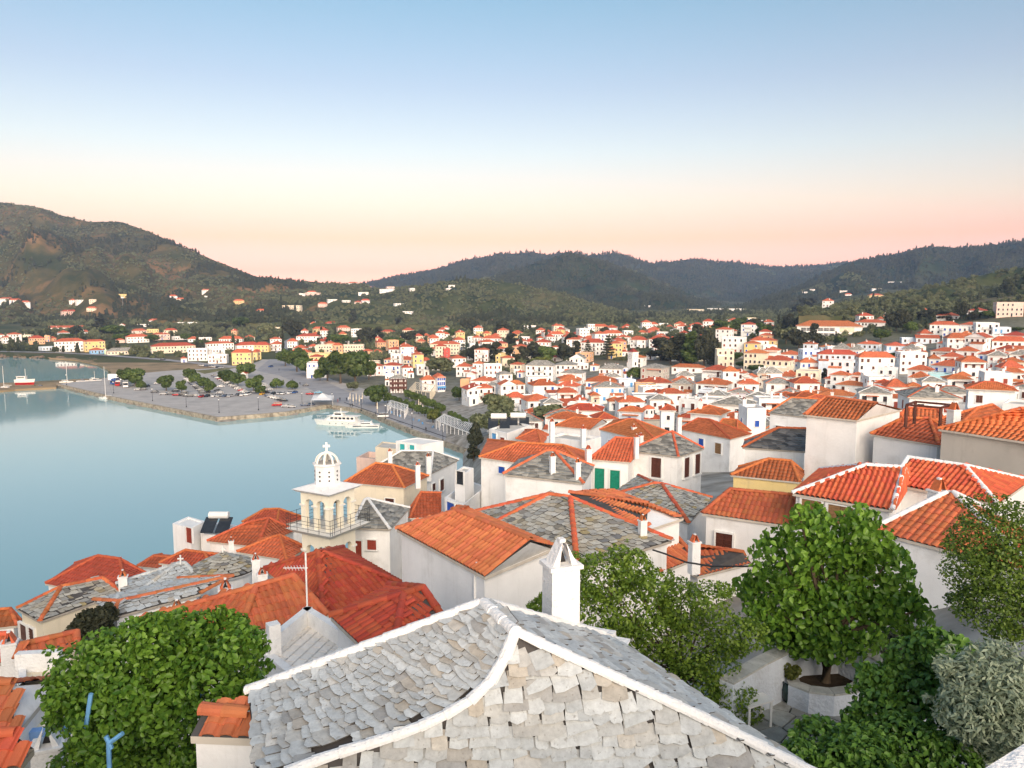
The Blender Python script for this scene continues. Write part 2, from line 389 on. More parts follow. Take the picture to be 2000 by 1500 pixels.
H['left'] = hill('hillside', [(-900, 330), (-500, 350), (-200, 372), (0, 395), (60, 404), (120, 420), (170, 433), (235, 433), (290, 452), (350, 479), (420, 509), (500, 540), (560, 546), (640, 553), (720, 556)],
    [(-900, 640), (0, 640), (720, 618)], [(-900, 2600), (0, 2300), (300, 2000), (500, 1800), (720, 1700)], [(-900, 1300), (0, 1150), (720, 1150)], M['hill_dry_sunlit'], 1)
H['far'] = hill('mountain_range', [(560, 562), (700, 556), (760, 546), (850, 528), (900, 509), (980, 496), (1040, 493), (1075, 499), (1110, 492), (1150, 499), (1205, 495), (1270, 516), (1350, 506), (1400, 513), (1450, 515), (1500, 522), (1560, 521), (1640, 513), (1760, 510), (2200, 500)],
    [(560, 600), (2200, 606)], [(560, 3600), (900, 3500), (1200, 3300), (1500, 3700), (2200, 4000)], [(560, 2300), (2200, 2500)], M['hill_pine'], 2, 1.1)
H['mid'] = hill('wooded_foothill', [(880, 560), (960, 540), (1040, 516), (1110, 493), (1170, 508), (1220, 522), (1290, 548), (1360, 580), (1420, 600), (1500, 606)],
    [(880, 612), (1500, 612)], [(880, 2300), (1110, 2500), (1500, 2200)], [(880, 1500), (1500, 1700)], M['hill_pine'], 3)
H['green'] = hill('terraced_hill', [(480, 556), (560, 562), (700, 563), (800, 562), (850, 553), (900, 544), (960, 547), (1020, 556), (1100, 572), (1160, 592), (1230, 610)],
    [(480, 632), (1230, 640)], [(480, 1650), (900, 1500), (1230, 1350)], [(480, 1050), (1230, 1000)], M['hill_olive'], 4)
H['right'] = hill('mountain_flank', [(1420, 612), (1480, 590), (1560, 560), (1650, 514), (1740, 498), (1790, 486), (1830, 481), (1870, 484), (1950, 479), (2000, 471), (2200, 450), (2700, 430)],
    [(1420, 616), (2700, 600)], [(1420, 2000), (1700, 2500), (2000, 2300), (2700, 2200)], [(1420, 1500), (2700, 1300)], M['hill_pine'], 5)
H['near_right'] = hill('green_slope', [(1560, 606), (1640, 596), (1720, 588), (1780, 570), (1840, 555), (1900, 541), (2000, 522), (2200, 490), (2700, 450)],
    [(1560, 618), (2700, 615)], [(1560, 800), (2000, 850), (2700, 850)], [(1560, 620), (2000, 560), (2700, 500)], M['hill_olive'], 6)
# ================================================================ house materials
def roof_mat(name, col, rnd=0.2, row=0.36, colw=0.24, dark=(0.28, 0.095, 0.05)):
    """clay tiles on a roof too far off for single tiles: courses and barrels from the roof's own metres"""
    m, nt, p = new_mat(name); L = nt.links.new; p.inputs['Roughness'].default_value = 0.85; p.inputs['Specular IOR Level'].default_value = 0.2
    uv = nd(nt, 'ShaderNodeUVMap'); sp = nd(nt, 'ShaderNodeSeparateXYZ'); L(uv.outputs[0], sp.inputs[0])
    def mth(op, a, b=None):
        n = nd(nt, 'ShaderNodeMath', operation=op)
        if hasattr(a, 'is_output'): L(a, n.inputs[0])
        else: n.inputs[0].default_value = a
        if b is not None:
            if hasattr(b, 'is_output'): L(b, n.inputs[1])
            else: n.inputs[1].default_value = b
        return n.outputs[0]
    u = mth('DIVIDE', sp.outputs[0], colw); v = mth('DIVIDE', sp.outputs[1], row)
    cv = nd(nt, 'ShaderNodeCombineXYZ'); L(mth('FLOOR', u), cv.inputs[0]); L(mth('FLOOR', v), cv.inputs[1])
    oi = nd(nt, 'ShaderNodeObjectInfo'); L(oi.outputs['Random'], cv.inputs[2])
    wn_ = nd(nt, 'ShaderNodeTexWhiteNoise', noise_dimensions='3D'); L(cv.outputs[0], wn_.inputs[0])
    geo = nd(nt, 'ShaderNodeNewGeometry'); n1 = nd(nt, 'ShaderNodeTexNoise'); n1.inputs['Scale'].default_value = 0.7; n1.inputs['Detail'].default_value = 6; n1.inputs['Roughness'].default_value = 0.65
    L(geo.outputs['Position'], n1.inputs['Vector'])
    val = mth('ADD', mth('MULTIPLY', wn_.outputs['Value'], 0.34), mth('MULTIPLY', n1.outputs['Fac'], 0.5))
    val = mth('ADD', val, mth('MULTIPLY', mth('SUBTRACT', oi.outputs['Random'], 0.5), rnd * 2)); val = mth('ADD', val, 0.58)
    hs = nd(nt, 'ShaderNodeHueSaturation'); hs.inputs['Color'].default_value = (*col, 1); L(val, hs.inputs['Value'])
    hh = mth('ADD', mth('MULTIPLY', mth('FRACT', mth('MULTIPLY', oi.outputs['Random'], 9.7)), 0.022), 0.489); L(hh, hs.inputs['Hue'])
    n2 = nd(nt, 'ShaderNodeTexNoise'); n2.inputs['Scale'].default_value = 0.45; n2.inputs['Detail'].default_value = 8; n2.inputs['Roughness'].default_value = 0.7; L(geo.outputs['Position'], n2.inputs['Vector'])
    mm = nd(nt, 'ShaderNodeMapRange'); mm.inputs[1].default_value = 0.52; mm.inputs[2].default_value = 0.8; mm.inputs[4].default_value = 0.75; L(n2.outputs['Fac'], mm.inputs[0])
    mx = nd(nt, 'ShaderNodeMix', data_type='RGBA'); L(mm.outputs[0], mx.inputs[0]); L(hs.outputs[0], mx.inputs[6]); mx.inputs[7].default_value = (*dark, 1)
    L(mx.outputs[2], p.inputs['Base Color'])
    hgt = mth('ADD', mth('MULTIPLY', mth('ABSOLUTE', mth('SINE', mth('MULTIPLY', u, math.pi))), 0.07), mth('MULTIPLY', mth('FRACT', mth('MULTIPLY', v, -1.0)), 0.05))
    bp = nd(nt, 'ShaderNodeBump'); bp.inputs['Strength'].default_value = 0.9; bp.inputs['Distance'].default_value = 1.0; L(hgt, bp.inputs['Height']); L(bp.outputs[0], p.inputs['Normal'])
    return m
def slate_mat(name, c0=(0.14, 0.14, 0.13), c1=(0.42, 0.41, 0.37)):
    m, nt, p = new_mat(name); L = nt.links.new; p.inputs['Roughness'].default_value = 0.8
    uv = nd(nt, 'ShaderNodeUVMap'); mp = nd(nt, 'ShaderNodeMapping'); mp.inputs['Scale'].default_value = (1.9, 3.4, 1); L(uv.outputs[0], mp.inputs[0])
    vo = nd(nt, 'ShaderNodeTexVoronoi'); vo.inputs['Scale'].default_value = 1.0; L(mp.outputs[0], vo.inputs['Vector'])
    r = nd(nt, 'ShaderNodeValToRGB'); e = r.color_ramp.elements; e[0].color = (*c0, 1); e[1].color = (*c1, 1)
    sep = nd(nt, 'ShaderNodeSeparateColor'); L(vo.outputs['Color'], sep.inputs[0]); L(sep.outputs[0], r.inputs[0])
    n2 = nd(nt, 'ShaderNodeTexNoise'); n2.inputs['Scale'].default_value = 0.6; n2.inputs['Detail'].default_value = 6; L(uv.outputs[0], n2.inputs['Vector'])
    mm = nd(nt, 'ShaderNodeMapRange'); mm.inputs[1].default_value = 0.55; mm.inputs[2].default_value = 0.75; mm.inputs[4].default_value = 0.5; L(n2.outputs['Fac'], mm.inputs[0])
    mx = nd(nt, 'ShaderNodeMix', data_type='RGBA'); L(mm.outputs[0], mx.inputs[0]); L(r.outputs[0], mx.inputs[6]); mx.inputs[7].default_value = (0.24, 0.21, 0.15, 1)
    L(mx.outputs[2], p.inputs['Base Color'])
    bp = nd(nt, 'ShaderNodeBump'); bp.inputs['Strength'].default_value = 1.0; bp.inputs['Distance'].default_value = 0.12; L(vo.outputs['Distance'], bp.inputs['Height']); bp.invert = True; L(bp.outputs[0], p.inputs['Normal'])
    return m
TC = (0.57, 0.165, 0.072)
M['tile'] = roof_mat('clay_tile_roof', TC)
M['tile_dark'] = roof_mat('dark_clay_tile_roof', (0.48, 0.115, 0.055))
M['slate'] = slate_mat('grey_slate_roof')
M['slate_dark'] = slate_mat('dark_slate_roof', (0.07, 0.07, 0.07), (0.27, 0.26, 0.245))
def plaster(name, col, dirt=(0.40, 0.37, 0.32), lo=0.55, hi=0.85):
    """limewash: blotches, rain streaks running down, worn patches"""
    m = mat(name, col, 0.9, 0.06, 0.8, 0.22, 7.0, rnd=0.05, spec=0.2, dirt=dirt, dscale=0.55, dlo=lo, dhi=hi + 0.15)
    nt = m.node_tree; L = nt.links.new; p = nt.nodes['Principled BSDF']; src = p.inputs['Base Color'].links[0].from_socket
    g = nd(nt, 'ShaderNodeNewGeometry'); mp = nd(nt, 'ShaderNodeMapping'); mp.inputs['Scale'].default_value = (2.2, 2.2, 0.22); L(g.outputs['Position'], mp.inputs[0])
    n = nd(nt, 'ShaderNodeTexNoise'); n.inputs['Scale'].default_value = 1.0; n.inputs['Detail'].default_value = 6; n.inputs['Roughness'].default_value = 0.7; L(mp.outputs[0], n.inputs['Vector'])
    r = nd(nt, 'ShaderNodeMapRange'); r.inputs[1].default_value = 0.54; r.inputs[2].default_value = 0.80; r.inputs[4].default_value = 0.5; L(n.outputs['Fac'], r.inputs[0])
    mx = nd(nt, 'ShaderNodeMix', data_type='RGBA'); L(r.outputs[0], mx.inputs[0]); L(src, mx.inputs[6]); mx.inputs[7].default_value = (col[0] * 0.62, col[1] * 0.61, col[2] * 0.58, 1); L(mx.outputs[2], p.inputs['Base Color'])
    return m
WALL = {'w': plaster('white_plaster', (0.86, 0.86, 0.85)), 'c': plaster('cream_plaster', (0.76, 0.68, 0.53)), 'y': plaster('yellow_plaster', (0.78, 0.60, 0.27)),
        'p': plaster('pink_plaster', (0.74, 0.56, 0.49)), 'o': plaster('peach_plaster', (0.76, 0.45, 0.25)), 'b': plaster('bluish_limewash', (0.68, 0.77, 0.87)),
        'g': plaster('grey_render', (0.50, 0.47, 0.42), (0.25, 0.23, 0.2), 0.5, 0.8), 'l': plaster('lilac_plaster', (0.74, 0.70, 0.75)), 'r': plaster('red_plaster', (0.52, 0.10, 0.08)),
        't': plaster('turquoise_plaster', (0.40, 0.66, 0.72)), 'B': plaster('sky_blue_plaster', (0.25, 0.48, 0.75)), 'G': plaster('pale_green_plaster', (0.55, 0.70, 0.50))}
M['concrete'] = mat('concrete', (0.42, 0.40, 0.36), 0.9, 0.15, 1.2, 0.2, 12, dirt=(0.2, 0.19, 0.17), dlo=0.5, dhi=0.8)
M['flatroof'] = mat('flat_roof_screed', (0.56, 0.54, 0.50), 0.9, 0.15, 0.8, 0.1, 6, dirt=(0.3, 0.28, 0.25), dlo=0.5, dhi=0.8)
M['trim'] = mat('white_trim', (0.80, 0.80, 0.78), 0.7, 0.04)
M['eave'] = mat('eave_board', (0.55, 0.50, 0.43), 0.8, 0.15)
M['brown'] = mat('brown_paint', (0.095, 0.032, 0.022), 0.55, 0.2, 6)
M['redbrown'] = mat('red_brown_paint', (0.28, 0.05, 0.03), 0.55, 0.2, 6)
M['blue'] = mat('blue_paint', (0.02, 0.09, 0.42), 0.5, 0.15, 5)
M['lblue'] = mat('light_blue_paint', (0.10, 0.34, 0.66), 0.5, 0.15, 5)
M['teal'] = mat('teal_paint', (0.05, 0.42, 0.42), 0.5, 0.15, 5)
M['green'] = mat('green_paint', (0.01, 0.22, 0.14), 0.45, 0.2, 5)
M['wood'] = mat('weathered_wood', (0.26, 0.15, 0.07), 0.8, 0.25, 9)
M['iron'] = mat('dark_iron', (0.03, 0.03, 0.032), 0.6, 0.2, 8)
M['glass'] = mat('window_glass', (0.03, 0.035, 0.042), 0.08, 0.2, 3, spec=0.6)
M['terracotta'] = mat('terracotta', (0.58, 0.155, 0.06), 0.85, 0.2, 8, rnd=0.2)
SHUT = {'n': 'brown', 'e': 'redbrown', 'b': 'blue', 'l': 'lblue', 't': 'teal', 'd': 'glass', 'g': 'green', 'o': 'wood'}
SHUT_WORD = {'n': 'brown shutters', 'e': 'red-brown shutters', 'b': 'blue shutters', 'l': 'light blue shutters', 't': 'teal shutters', 'd': 'dark windows', 'g': 'green shutters', 'o': 'wooden shutters'}
WALL_WORD = {'w': 'white', 'c': 'cream', 'y': 'yellow', 'p': 'pink', 'o': 'peach', 'b': 'bluish white', 'g': 'grey stone', 'l': 'lilac', 'r': 'red', 't': 'turquoise', 'B': 'sky blue', 'G': 'pale green'}
# shared window and door meshes: they face -Y, origin at the sill centre
def window_mesh(kind, w=0.95, h=1.35, frame='trim'):
    b = MB()
    for x in (-w / 2 - 0.05, w / 2 + 0.05): b.box((x, -0.03, h / 2), (0.1, 0.12, h), m=0)
    b.box((0, -0.03, h + 0.05), (w + 0.2, 0.12, 0.1), m=0); b.box((0, -0.06, -0.05), (w + 0.34, 0.2, 0.1), m=0)
    if kind == 'd':
        b.box((0, 0.0, h / 2), (w, 0.02, h), m=1); b.box((0, -0.025, h / 2), (0.07, 0.04, h), m=2); b.box((0, -0.027, h * 0.62), (w, 0.04, 0.06), m=2)
    else:
        for x in (-w / 4, w / 4): b.box((x, -0.02, h / 2), (w / 2 - 0.02, 0.05, h - 0.02), m=1)
        for x in (-w / 4, w / 4):
            for k in range(5): b.box((x, -0.055, h * (k + 0.7) / 5.4), (w / 2 - 0.14, 0.02, 0.06), m=1)
    return b.mesh('window', [M[frame], M[SHUT[kind]], M['brown' if kind == 'd' else SHUT[kind]]])
WIN = {k: window_mesh(k) for k in SHUT}
def door_mesh(kind, w=1.0, h=2.1):
    b = MB()
    for x in (-w / 2 - 0.06, w / 2 + 0.06): b.box((x, -0.03, h / 2), (0.12, 0.12, h), m=0)
    b.box((0, -0.03, h + 0.06), (w + 0.24, 0.12, 0.12), m=0)
    b.box((0, 0, h / 2), (w, 0.05, h), m=1)
    for z in (0.3, 0.75): b.box((0, -0.03, h * z - 0.05), (w * 0.7, 0.03, h * 0.3), m=1)
    return b.mesh('door', [M['trim'], M[SHUT[kind]]])
DOOR = {k: door_mesh(k) for k in SHUT}
def chimney_mesh(h=1.3, cap='terracotta'):
    b = MB(); b.box((0, 0, h / 2 - 0.4), (0.5, 0.42, h + 0.8), m=0, taper=0.92); b.box((0, 0, h + 0.03), (0.58, 0.5, 0.1), m=0)
    for s in (-1, 1):                                       # two tiles leaned together over the flue
        b.face([(s * 0.24, -0.2, h + 0.08), (s * 0.24, 0.2, h + 0.08), (0, 0.16, h + 0.46), (0, -0.16, h + 0.46)], 1)
        b.face([(s * 0.2, -0.2, h + 0.08), (s * 0.2, 0.2, h + 0.08), (0, 0.16, h + 0.40), (0, -0.16, h + 0.40)], 1)
    b.box((0, 0, h + 0.47), (0.12, 0.3, 0.07), m=0)
    return b.mesh('chimney', [WALL['w'], M[cap]])
CHIM = [chimney_mesh(1.1), chimney_mesh(1.5), chimney_mesh(0.8)]
def balcony_mesh(w, d=1.1, rail='iron'):
    b = MB(); b.box((0, -d / 2, -0.08), (w, d, 0.16), m=0)
    for x in np.linspace(-w / 2 + 0.03, w / 2 - 0.03, max(4, int(w / 0.16))): b.box((x, -d + 0.03, 0.45), (0.025, 0.025, 0.9), m=1)
    for y in np.linspace(-d + 0.03, -0.05, 6):
        for s in (-1, 1): b.box((s * (w / 2 - 0.03), y, 0.45), (0.025, 0.025, 0.9), m=1)
    b.box((0, -d + 0.03, 0.92), (w, 0.05, 0.05), m=1)
    for s in (-1, 1): b.box((s * (w / 2 - 0.03), -d / 2, 0.92), (0.05, d, 0.05), m=1)
    return b.mesh('balcony', [M['trim'], M[rail]])
BALC = {k: balcony_mesh(k) for k in (3, 5)}
# ================================================================ generic houses (beyond the nearest roofs)
THINGS = []       # (root, look, category, group, px, py) for the label pass at the end
def rot(x, y, c, s, ox, oy): return (ox + x * c - y * s, oy + x * s + y * c)
def roof_geo(b, cn, ze, rise, typ, over=0.35, ridge_axis=0, D=300, thick=0.14, frac=None, step=True):
    """cn: 4 wall corners (counter-clockwise from front-left), returns ridge ends. Courses are real steps when near"""
    cn = [Vector((p[0], p[1], 0)) for p in cn]; c = (cn[0] + cn[1] + cn[2] + cn[3]) / 4
    ex = (cn[1] - cn[0]).normalized(); ey = (cn[3] - cn[0]).normalized()
    sg = [(-1, -1), (1, -1), (1, 1), (-1, 1)]
    e = [cn[i] + ex * over * sg[i][0] + ey * over * sg[i][1] for i in range(4)]
    e = [Vector((p.x, p.y, ze)) for p in e]
    w = (cn[1] - cn[0]).length + 2 * over; d = (cn[3] - cn[0]).length + 2 * over
    hip = typ == 'hip'
    if ridge_axis == 0:
        inset = (d / 2 if hip else 0.0) if frac is None else frac * w / 2
        inset = min(inset, w * 0.5 - 0.05)
        ra = (e[0] + e[3]) / 2 + (e[1] - e[0]).normalized() * inset; rb = (e[1] + e[2]) / 2 - (e[1] - e[0]).normalized() * inset
        faces = [(e[0], e[1], rb, ra), (e[2], e[3], ra, rb), (e[1], e[2], rb, rb), (e[3], e[0], ra, ra)]
    else:
        inset = (w / 2 if hip else 0.0) if frac is None else frac * d / 2
        inset = min(inset, d * 0.5 - 0.05)
        ra = (e[0] + e[1]) / 2 + (e[3] - e[0]).normalized() * inset; rb = (e[3] + e[2]) / 2 - (e[3] - e[0]).normalized() * inset
        faces = [(e[1], e[2], rb, ra), (e[3], e[0], ra, rb), (e[0], e[1], ra, ra), (e[2], e[3], rb, rb)]
    up = Vector((0, 0, rise)); ra = ra + up; rb = rb + up
    for k, (a, q, tr, tl) in enumerate(faces):
        tr = Vector((tr.x, tr.y, ze + rise)); tl = Vector((tl.x, tl.y, ze + rise))
        if not hip and k >= 2: continue
        u = (q - a).normalized(); mid = (tl + tr) / 2 - a; v = (mid - u * mid.dot(u)); sl = v.length
        if sl < 0.05: continue
        v = v / sl; nrm = u.cross(v)
        rows = max(1, int(round(sl / 0.36))) if (step and D < 190) else 1
        for r in range(rows):
            t0, t1 = r / rows, (r + 1) / rows
            l0, r0, l1, r1 = a.lerp(tl, t0), q.lerp(tr, t0), a.lerp(tl, t1), q.lerp(tr, t1)
            lift = nrm * (0.05 if rows > 1 else 0.0)
            pts = [l0 + lift, r0 + lift, r1, l1]
            uv = [((p - a).dot(u), (p - a).dot(v)) for p in (l0, r0, r1, l1)]
            if (r1 - l1).length < 0.02: pts = pts[:3]; uv = uv[:3]
            b.face(pts, 0, uv)
            if rows > 1: b.face([l0, r0, r0 + lift, l0 + lift], 0, [uv[0], uv[1], uv[1], uv[0]])
    dn = Vector((0, 0, -thick))
    for i in range(4):
        j = (i + 1) % 4; b.face([e[i] + dn, e[j] + dn, e[j], e[i]], 1)
    b.face([p + dn for p in (e[3], e[2], e[1], e[0])], 1)
    if not hip:                                             # gable walls
        for k in (2, 3):
            a, q, tr, tl = faces[k]; ap = Vector((tr.x, tr.y, ze + rise - 0.02))
            ins = (c - (a + q) / 2); ins.z = 0; ins = ins.normalized() * over
            b.face([a + ins + dn, q + ins + dn, ap + ins], 2)
    return ra, rb
def caps(b, pts, r=0.13, m=0, seg=0.45):
    """ridge or hip tiles: a run of short half barrels"""
    for p, q in zip(pts[:-1], pts[1:]):
        p, q = Vector(p), Vector(q); n = max(1, int((q - p).length / seg)); t = (q - p).normalized(); a = t.cross(Vector((0, 0, 1))).normalized(); up = a.cross(t)
        for i in range(n):
            s, e = p.lerp(q, i / n), p.lerp(q, (i + 1.08) / n)
            for pt, rr in ((s, r),):
                ra = [s + (a * math.cos(x) + up * math.sin(x)) * r * 1.0 for x in np.linspace(-0.2, math.pi + 0.2, 6)]
                rb = [e + (a * math.cos(x) + up * math.sin(x)) * r * 0.82 for x in np.linspace(-0.2, math.pi + 0.2, 6)]
                for k in range(5): b.face([ra[k], rb[k], rb[k + 1], ra[k + 1]], m)
                b.face(list(reversed(ra)), m)
def add_windows(root, p0, p1, zf, st, shut, n, rnd, door=True, balcony=False, D=300, h0=0.95, sc=1.0):
    """windows in rows on the wall from p0 to p1 (left to right seen from outside)"""
    p0, p1 = Vector((p0[0], p0[1], 0)), Vector((p1[0], p1[1], 0)); t = (p1 - p0); Lw = t.length; t.normalize(); rz = math.atan2(t.y, t.x); nv = Vector((t.y, -t.x, 0))
    if n < 1: return
    for s in range(st):
        bal = balcony and s > 0 and Lw > 4
        if bal:
            k = 5 if Lw > 6.5 else 3; q = p0 + t * Lw / 2 + nv * 0.01
            put('balcony', BALC[k], root, (q.x, q.y, zf + s * 2.9 + 0.05), rz)
        for i in range(n):
            if rnd.random() < 0.12: continue
            q = p0 + t * Lw * (i + 0.5 + rnd.uniform(-0.06, 0.06)) / n + nv * 0.02
            kd = shut if rnd.random() < 0.72 else ('d' if rnd.random() < 0.7 else 'n')
            if (s == 0 and door and i == n // 2) or (bal and i == n // 2): put('door', DOOR[kd], root, (q.x, q.y, zf + s * 2.9 + 0.1), rz)
            else: put('window', WIN[kd], root, (q.x, q.y, zf + s * 2.9 + h0), rz, (rnd.uniform(0.9, 1.15) * sc, 1, rnd.uniform(0.92, 1.1) * sc))
def house(spec, rnd, group):
    f = spec.split(); x0, x1, ye, yr = map(float, f[:4]); st = int(f[4]); typ = f[5]; wall = f[6]; shut = f[7] if len(f) > 7 else '-'
    yaw = float(f[8]) if len(f) > 8 else None
    if shut == '-': shut = rnd.choice('nnnndddeb') if wall != 'b' else rnd.choice('bbnld')
    h = 2.9 * st + 0.25
    xm = (x0 + x1) / 2
    p = hit(xm, ye, h, LO) if ye > 616 else hill_foot(xm, ye + 0.8 * st * 2); D = p.y; depth = D / (CP + (750 - ye) / FPX * SP); tot = (x1 - x0) * depth / FPX
    if yaw is None: yaw = rnd.choice([-1, 1]) * rnd.uniform(0.06, 0.38)
    k = rnd.uniform(0.7, 1.0) if tot < 14 else rnd.uniform(0.35, 0.55)
    if typ in ('g', 'S'): k = max(k, 0.9)
    w = tot / (math.cos(yaw) + k * abs(math.sin(yaw))); d = min(max(k * w, 4.0), 13.0)
    view = math.atan2(p.x, p.y); th = -view + yaw
    c, s = math.cos(th), math.sin(th)
    cx, cy = p.x - s * d / 2, p.y + c * d / 2
    zb = min(zt(cx, cy), p.z); ze = p.z + h
    cn = [rot(a, b_, c, s, cx, cy) for a, b_ in ((-w / 2, -d / 2), (w / 2, -d / 2), (w / 2, d / 2), (-w / 2, d / 2))]
    root = empty('house', (cx, cy, zb))
    b = MB(); low = zb - 3.0
    flat = typ == 'f'
    if flat:
        b.prism([(*q, low) for q in cn], [(*q, ze + 0.35) for q in cn], 0, cap=False)
        inn = [rot(a, b_, c, s, cx, cy) for a, b_ in ((-w / 2 + .22, -d / 2 + .22), (w / 2 - .22, -d / 2 + .22), (w / 2 - .22, d / 2 - .22), (-w / 2 + .22, d / 2 - .22))]
        for i in range(4):
            j = (i + 1) % 4
            b.face([(*cn[i], ze + .35), (*cn[j], ze + .35), (*inn[j], ze + .35), (*inn[i], ze + .35)], 0)
            b.face([(*inn[i], ze + .35), (*inn[j], ze + .35), (*inn[j], ze), (*inn[i], ze)], 0)
        b.build('wall', WALL[wall], root)
        r = MB(); r.slab(inn, ze - 0.2, ze + 0.003); rf = r.build('roof', M['flatroof'], root)
        roofz = ze
    else:
        b.prism([(*q, low) for q in cn], [(*q, ze - 0.1) for q in cn], 0)
        b.build('wall', WALL[wall], root)
        sa = abs(math.atan((CAM_H - ze) / D)); rise = (ye - yr) * depth / FPX - 0.5 * d * math.sin(sa)
        rise = min(max(rise, 0.16 * d + 0.3, 0.9), 2.6)
        ax = 0 if w >= d else 1
        if typ in ('g', 'S'): ax = 1
        if typ == 'k': ax = 0
        kind = 'hip' if typ in ('h', 's') else 'gable'
        r = MB(); ra, rb = roof_geo(r, cn, ze, rise, kind, 0.4, ax, D)
        mt = M['slate'] if typ in ('s', 'S') else (M['tile_dark'] if rnd.random() < 0.25 else M['tile'])
        rf = r.build('roof', [mt, M['eave'], WALL[wall]], root)
        if D < 330 and kind == 'hip':
            cb = MB(); e4 = [rot(a, b_, c, s, cx, cy) for a, b_ in ((-w / 2 - .4, -d / 2 - .4), (w / 2 + .4, -d / 2 - .4), (w / 2 + .4, d / 2 + .4), (-w / 2 - .4, d / 2 + .4))]
            e4 = [Vector((*q, ze)) for q in e4]
            prs = [(e4[0], ra), (e4[1], rb), (e4[2], rb), (e4[3], ra)] if ax == 0 else [(e4[0], ra), (e4[1], ra), (e4[2], rb), (e4[3], rb)]
            for q in prs: caps(cb, q, 0.12, 0, 1.2 if D > 150 else 0.5)
            if (ra - rb).length > 0.3: caps(cb, (ra, rb), 0.13, 0, 1.2 if D > 150 else 0.5)
            cb.build('ridge_tiles', M['trim'] if typ in ('s', 'S') and rnd.random() < 0.4 else M['terracotta'], rf)
        roofz = ze + rise * 0.45
    nch = rnd.choice([0, 1, 1, 2]) if D < 420 else rnd.choice([0, 0, 1])
    for i in range(nch):
        q = rot(rnd.uniform(-0.38, 0.38) * w, rnd.choice([-1, 1]) * rnd.uniform(0.15, 0.35) * d, c, s, cx, cy)
        put('chimney', rnd.choice(CHIM), rf, (q[0], q[1], roofz), th)
    lvl = max(1, st)
    zf = ze - 2.9 * lvl - 0.15
    n = max(1, int(w / rnd.uniform(2.1, 2.9)))
    add_windows(root, cn[0], cn[1], zf, lvl, shut, n, rnd, True, rnd.random() < 0.28 and st > 1, D, sc=min(1, max(0.6, w / 7)))
    m_ = max(1, int(d / 3.2))
    if yaw > 0: add_windows(root, cn[3], cn[0], zf, lvl, shut, m_, rnd, False, sc=min(1, max(0.6, w / 7)))
    else: add_windows(root, cn[1], cn[2], zf, lvl, shut, m_, rnd, False, sc=min(1, max(0.6, w / 7)))
    if D < 520 and rnd.random() < 0.5 and st > 1:           # lower wing with a roof terrace or lean-to
        aw, ad, ah = w * rnd.uniform(0.4, 0.65), rnd.uniform(2.0, 3.6), h - 2.9; ox = rnd.choice([-1, 1]) * (w - aw) / 2; oy = -d / 2 - ad / 2 + 0.05
        q4 = [rot(ox + a * aw / 2, oy + b_ * ad / 2, c, s, cx, cy) for a, b_ in ((-1, -1), (1, -1), (1, 1), (-1, 1))]; zz = ze - 2.9
        an = MB(); an.prism([(*q, low) for q in q4], [(*q, zz) for q in q4]); an.build('wing', WALL[wall if rnd.random() < 0.7 else 'w'], root)
        if rnd.random() < 0.5:
            an = MB(); u2 = [(*q4[0], zz - 0.05), (*q4[1], zz - 0.05), (*q4[2], zz + ad * 0.3), (*q4[3], zz + ad * 0.3)]; an.face(u2, 0, [(0, 0), (aw, 0), (aw, ad), (0, ad)]); an.prism([(p_[0], p_[1], p_[2] - 0.12) for p_ in u2], [(p_[0], p_[1], p_[2] - 0.01) for p_ in u2], 1); an.build('lean_to_roof', [M['tile'], M['eave']], root)
        else:
            an = MB(); mid = rot(ox, oy - ad / 2 + 0.08, c, s, cx, cy); an.box((*mid, zz + 0.3), (aw, 0.16, 0.6), th); an.build('parapet', WALL['w'], root)
        q = rot(ox, oy - ad / 2, c, s, cx, cy); put('door', DOOR[shut], root, (q[0] + s * 0.03, q[1] - c * 0.03, zf + 0.1), th)
    elif D < 400 and rnd.random() < 0.4:                    # tiled hood over the openings
        an = MB(); q = rot(rnd.uniform(-.2, .2) * w, -d / 2 - 0.5, c, s, cx, cy); an.box((*q, ze - 0.75), (w * rnd.uniform(.4, .8), 1.1, 0.12), th); an.build('hood', M[rnd.choice(['brown', 'terracotta'])], root)
    rw = {'h': 'hipped orange tile roof', 'g': 'gabled orange tile roof', 'k': 'pitched orange tile roof', 'f': 'flat roof', 's': 'hipped grey slate roof', 'S': 'gabled grey slate roof'}[typ]
    stw = {1: 'one-storey', 2: 'two-storey', 3: 'three-storey', 4: 'four-storey'}[st]
    THINGS.append((root, f"{WALL_WORD[wall]} {stw} house, {rw}, {SHUT_WORD[shut]}", 'house', group, xm, ye, D))
    DBG.append((group.split()[-1], xm, ye, round(D), round(w, 1), round(zb, 1)))
    return root
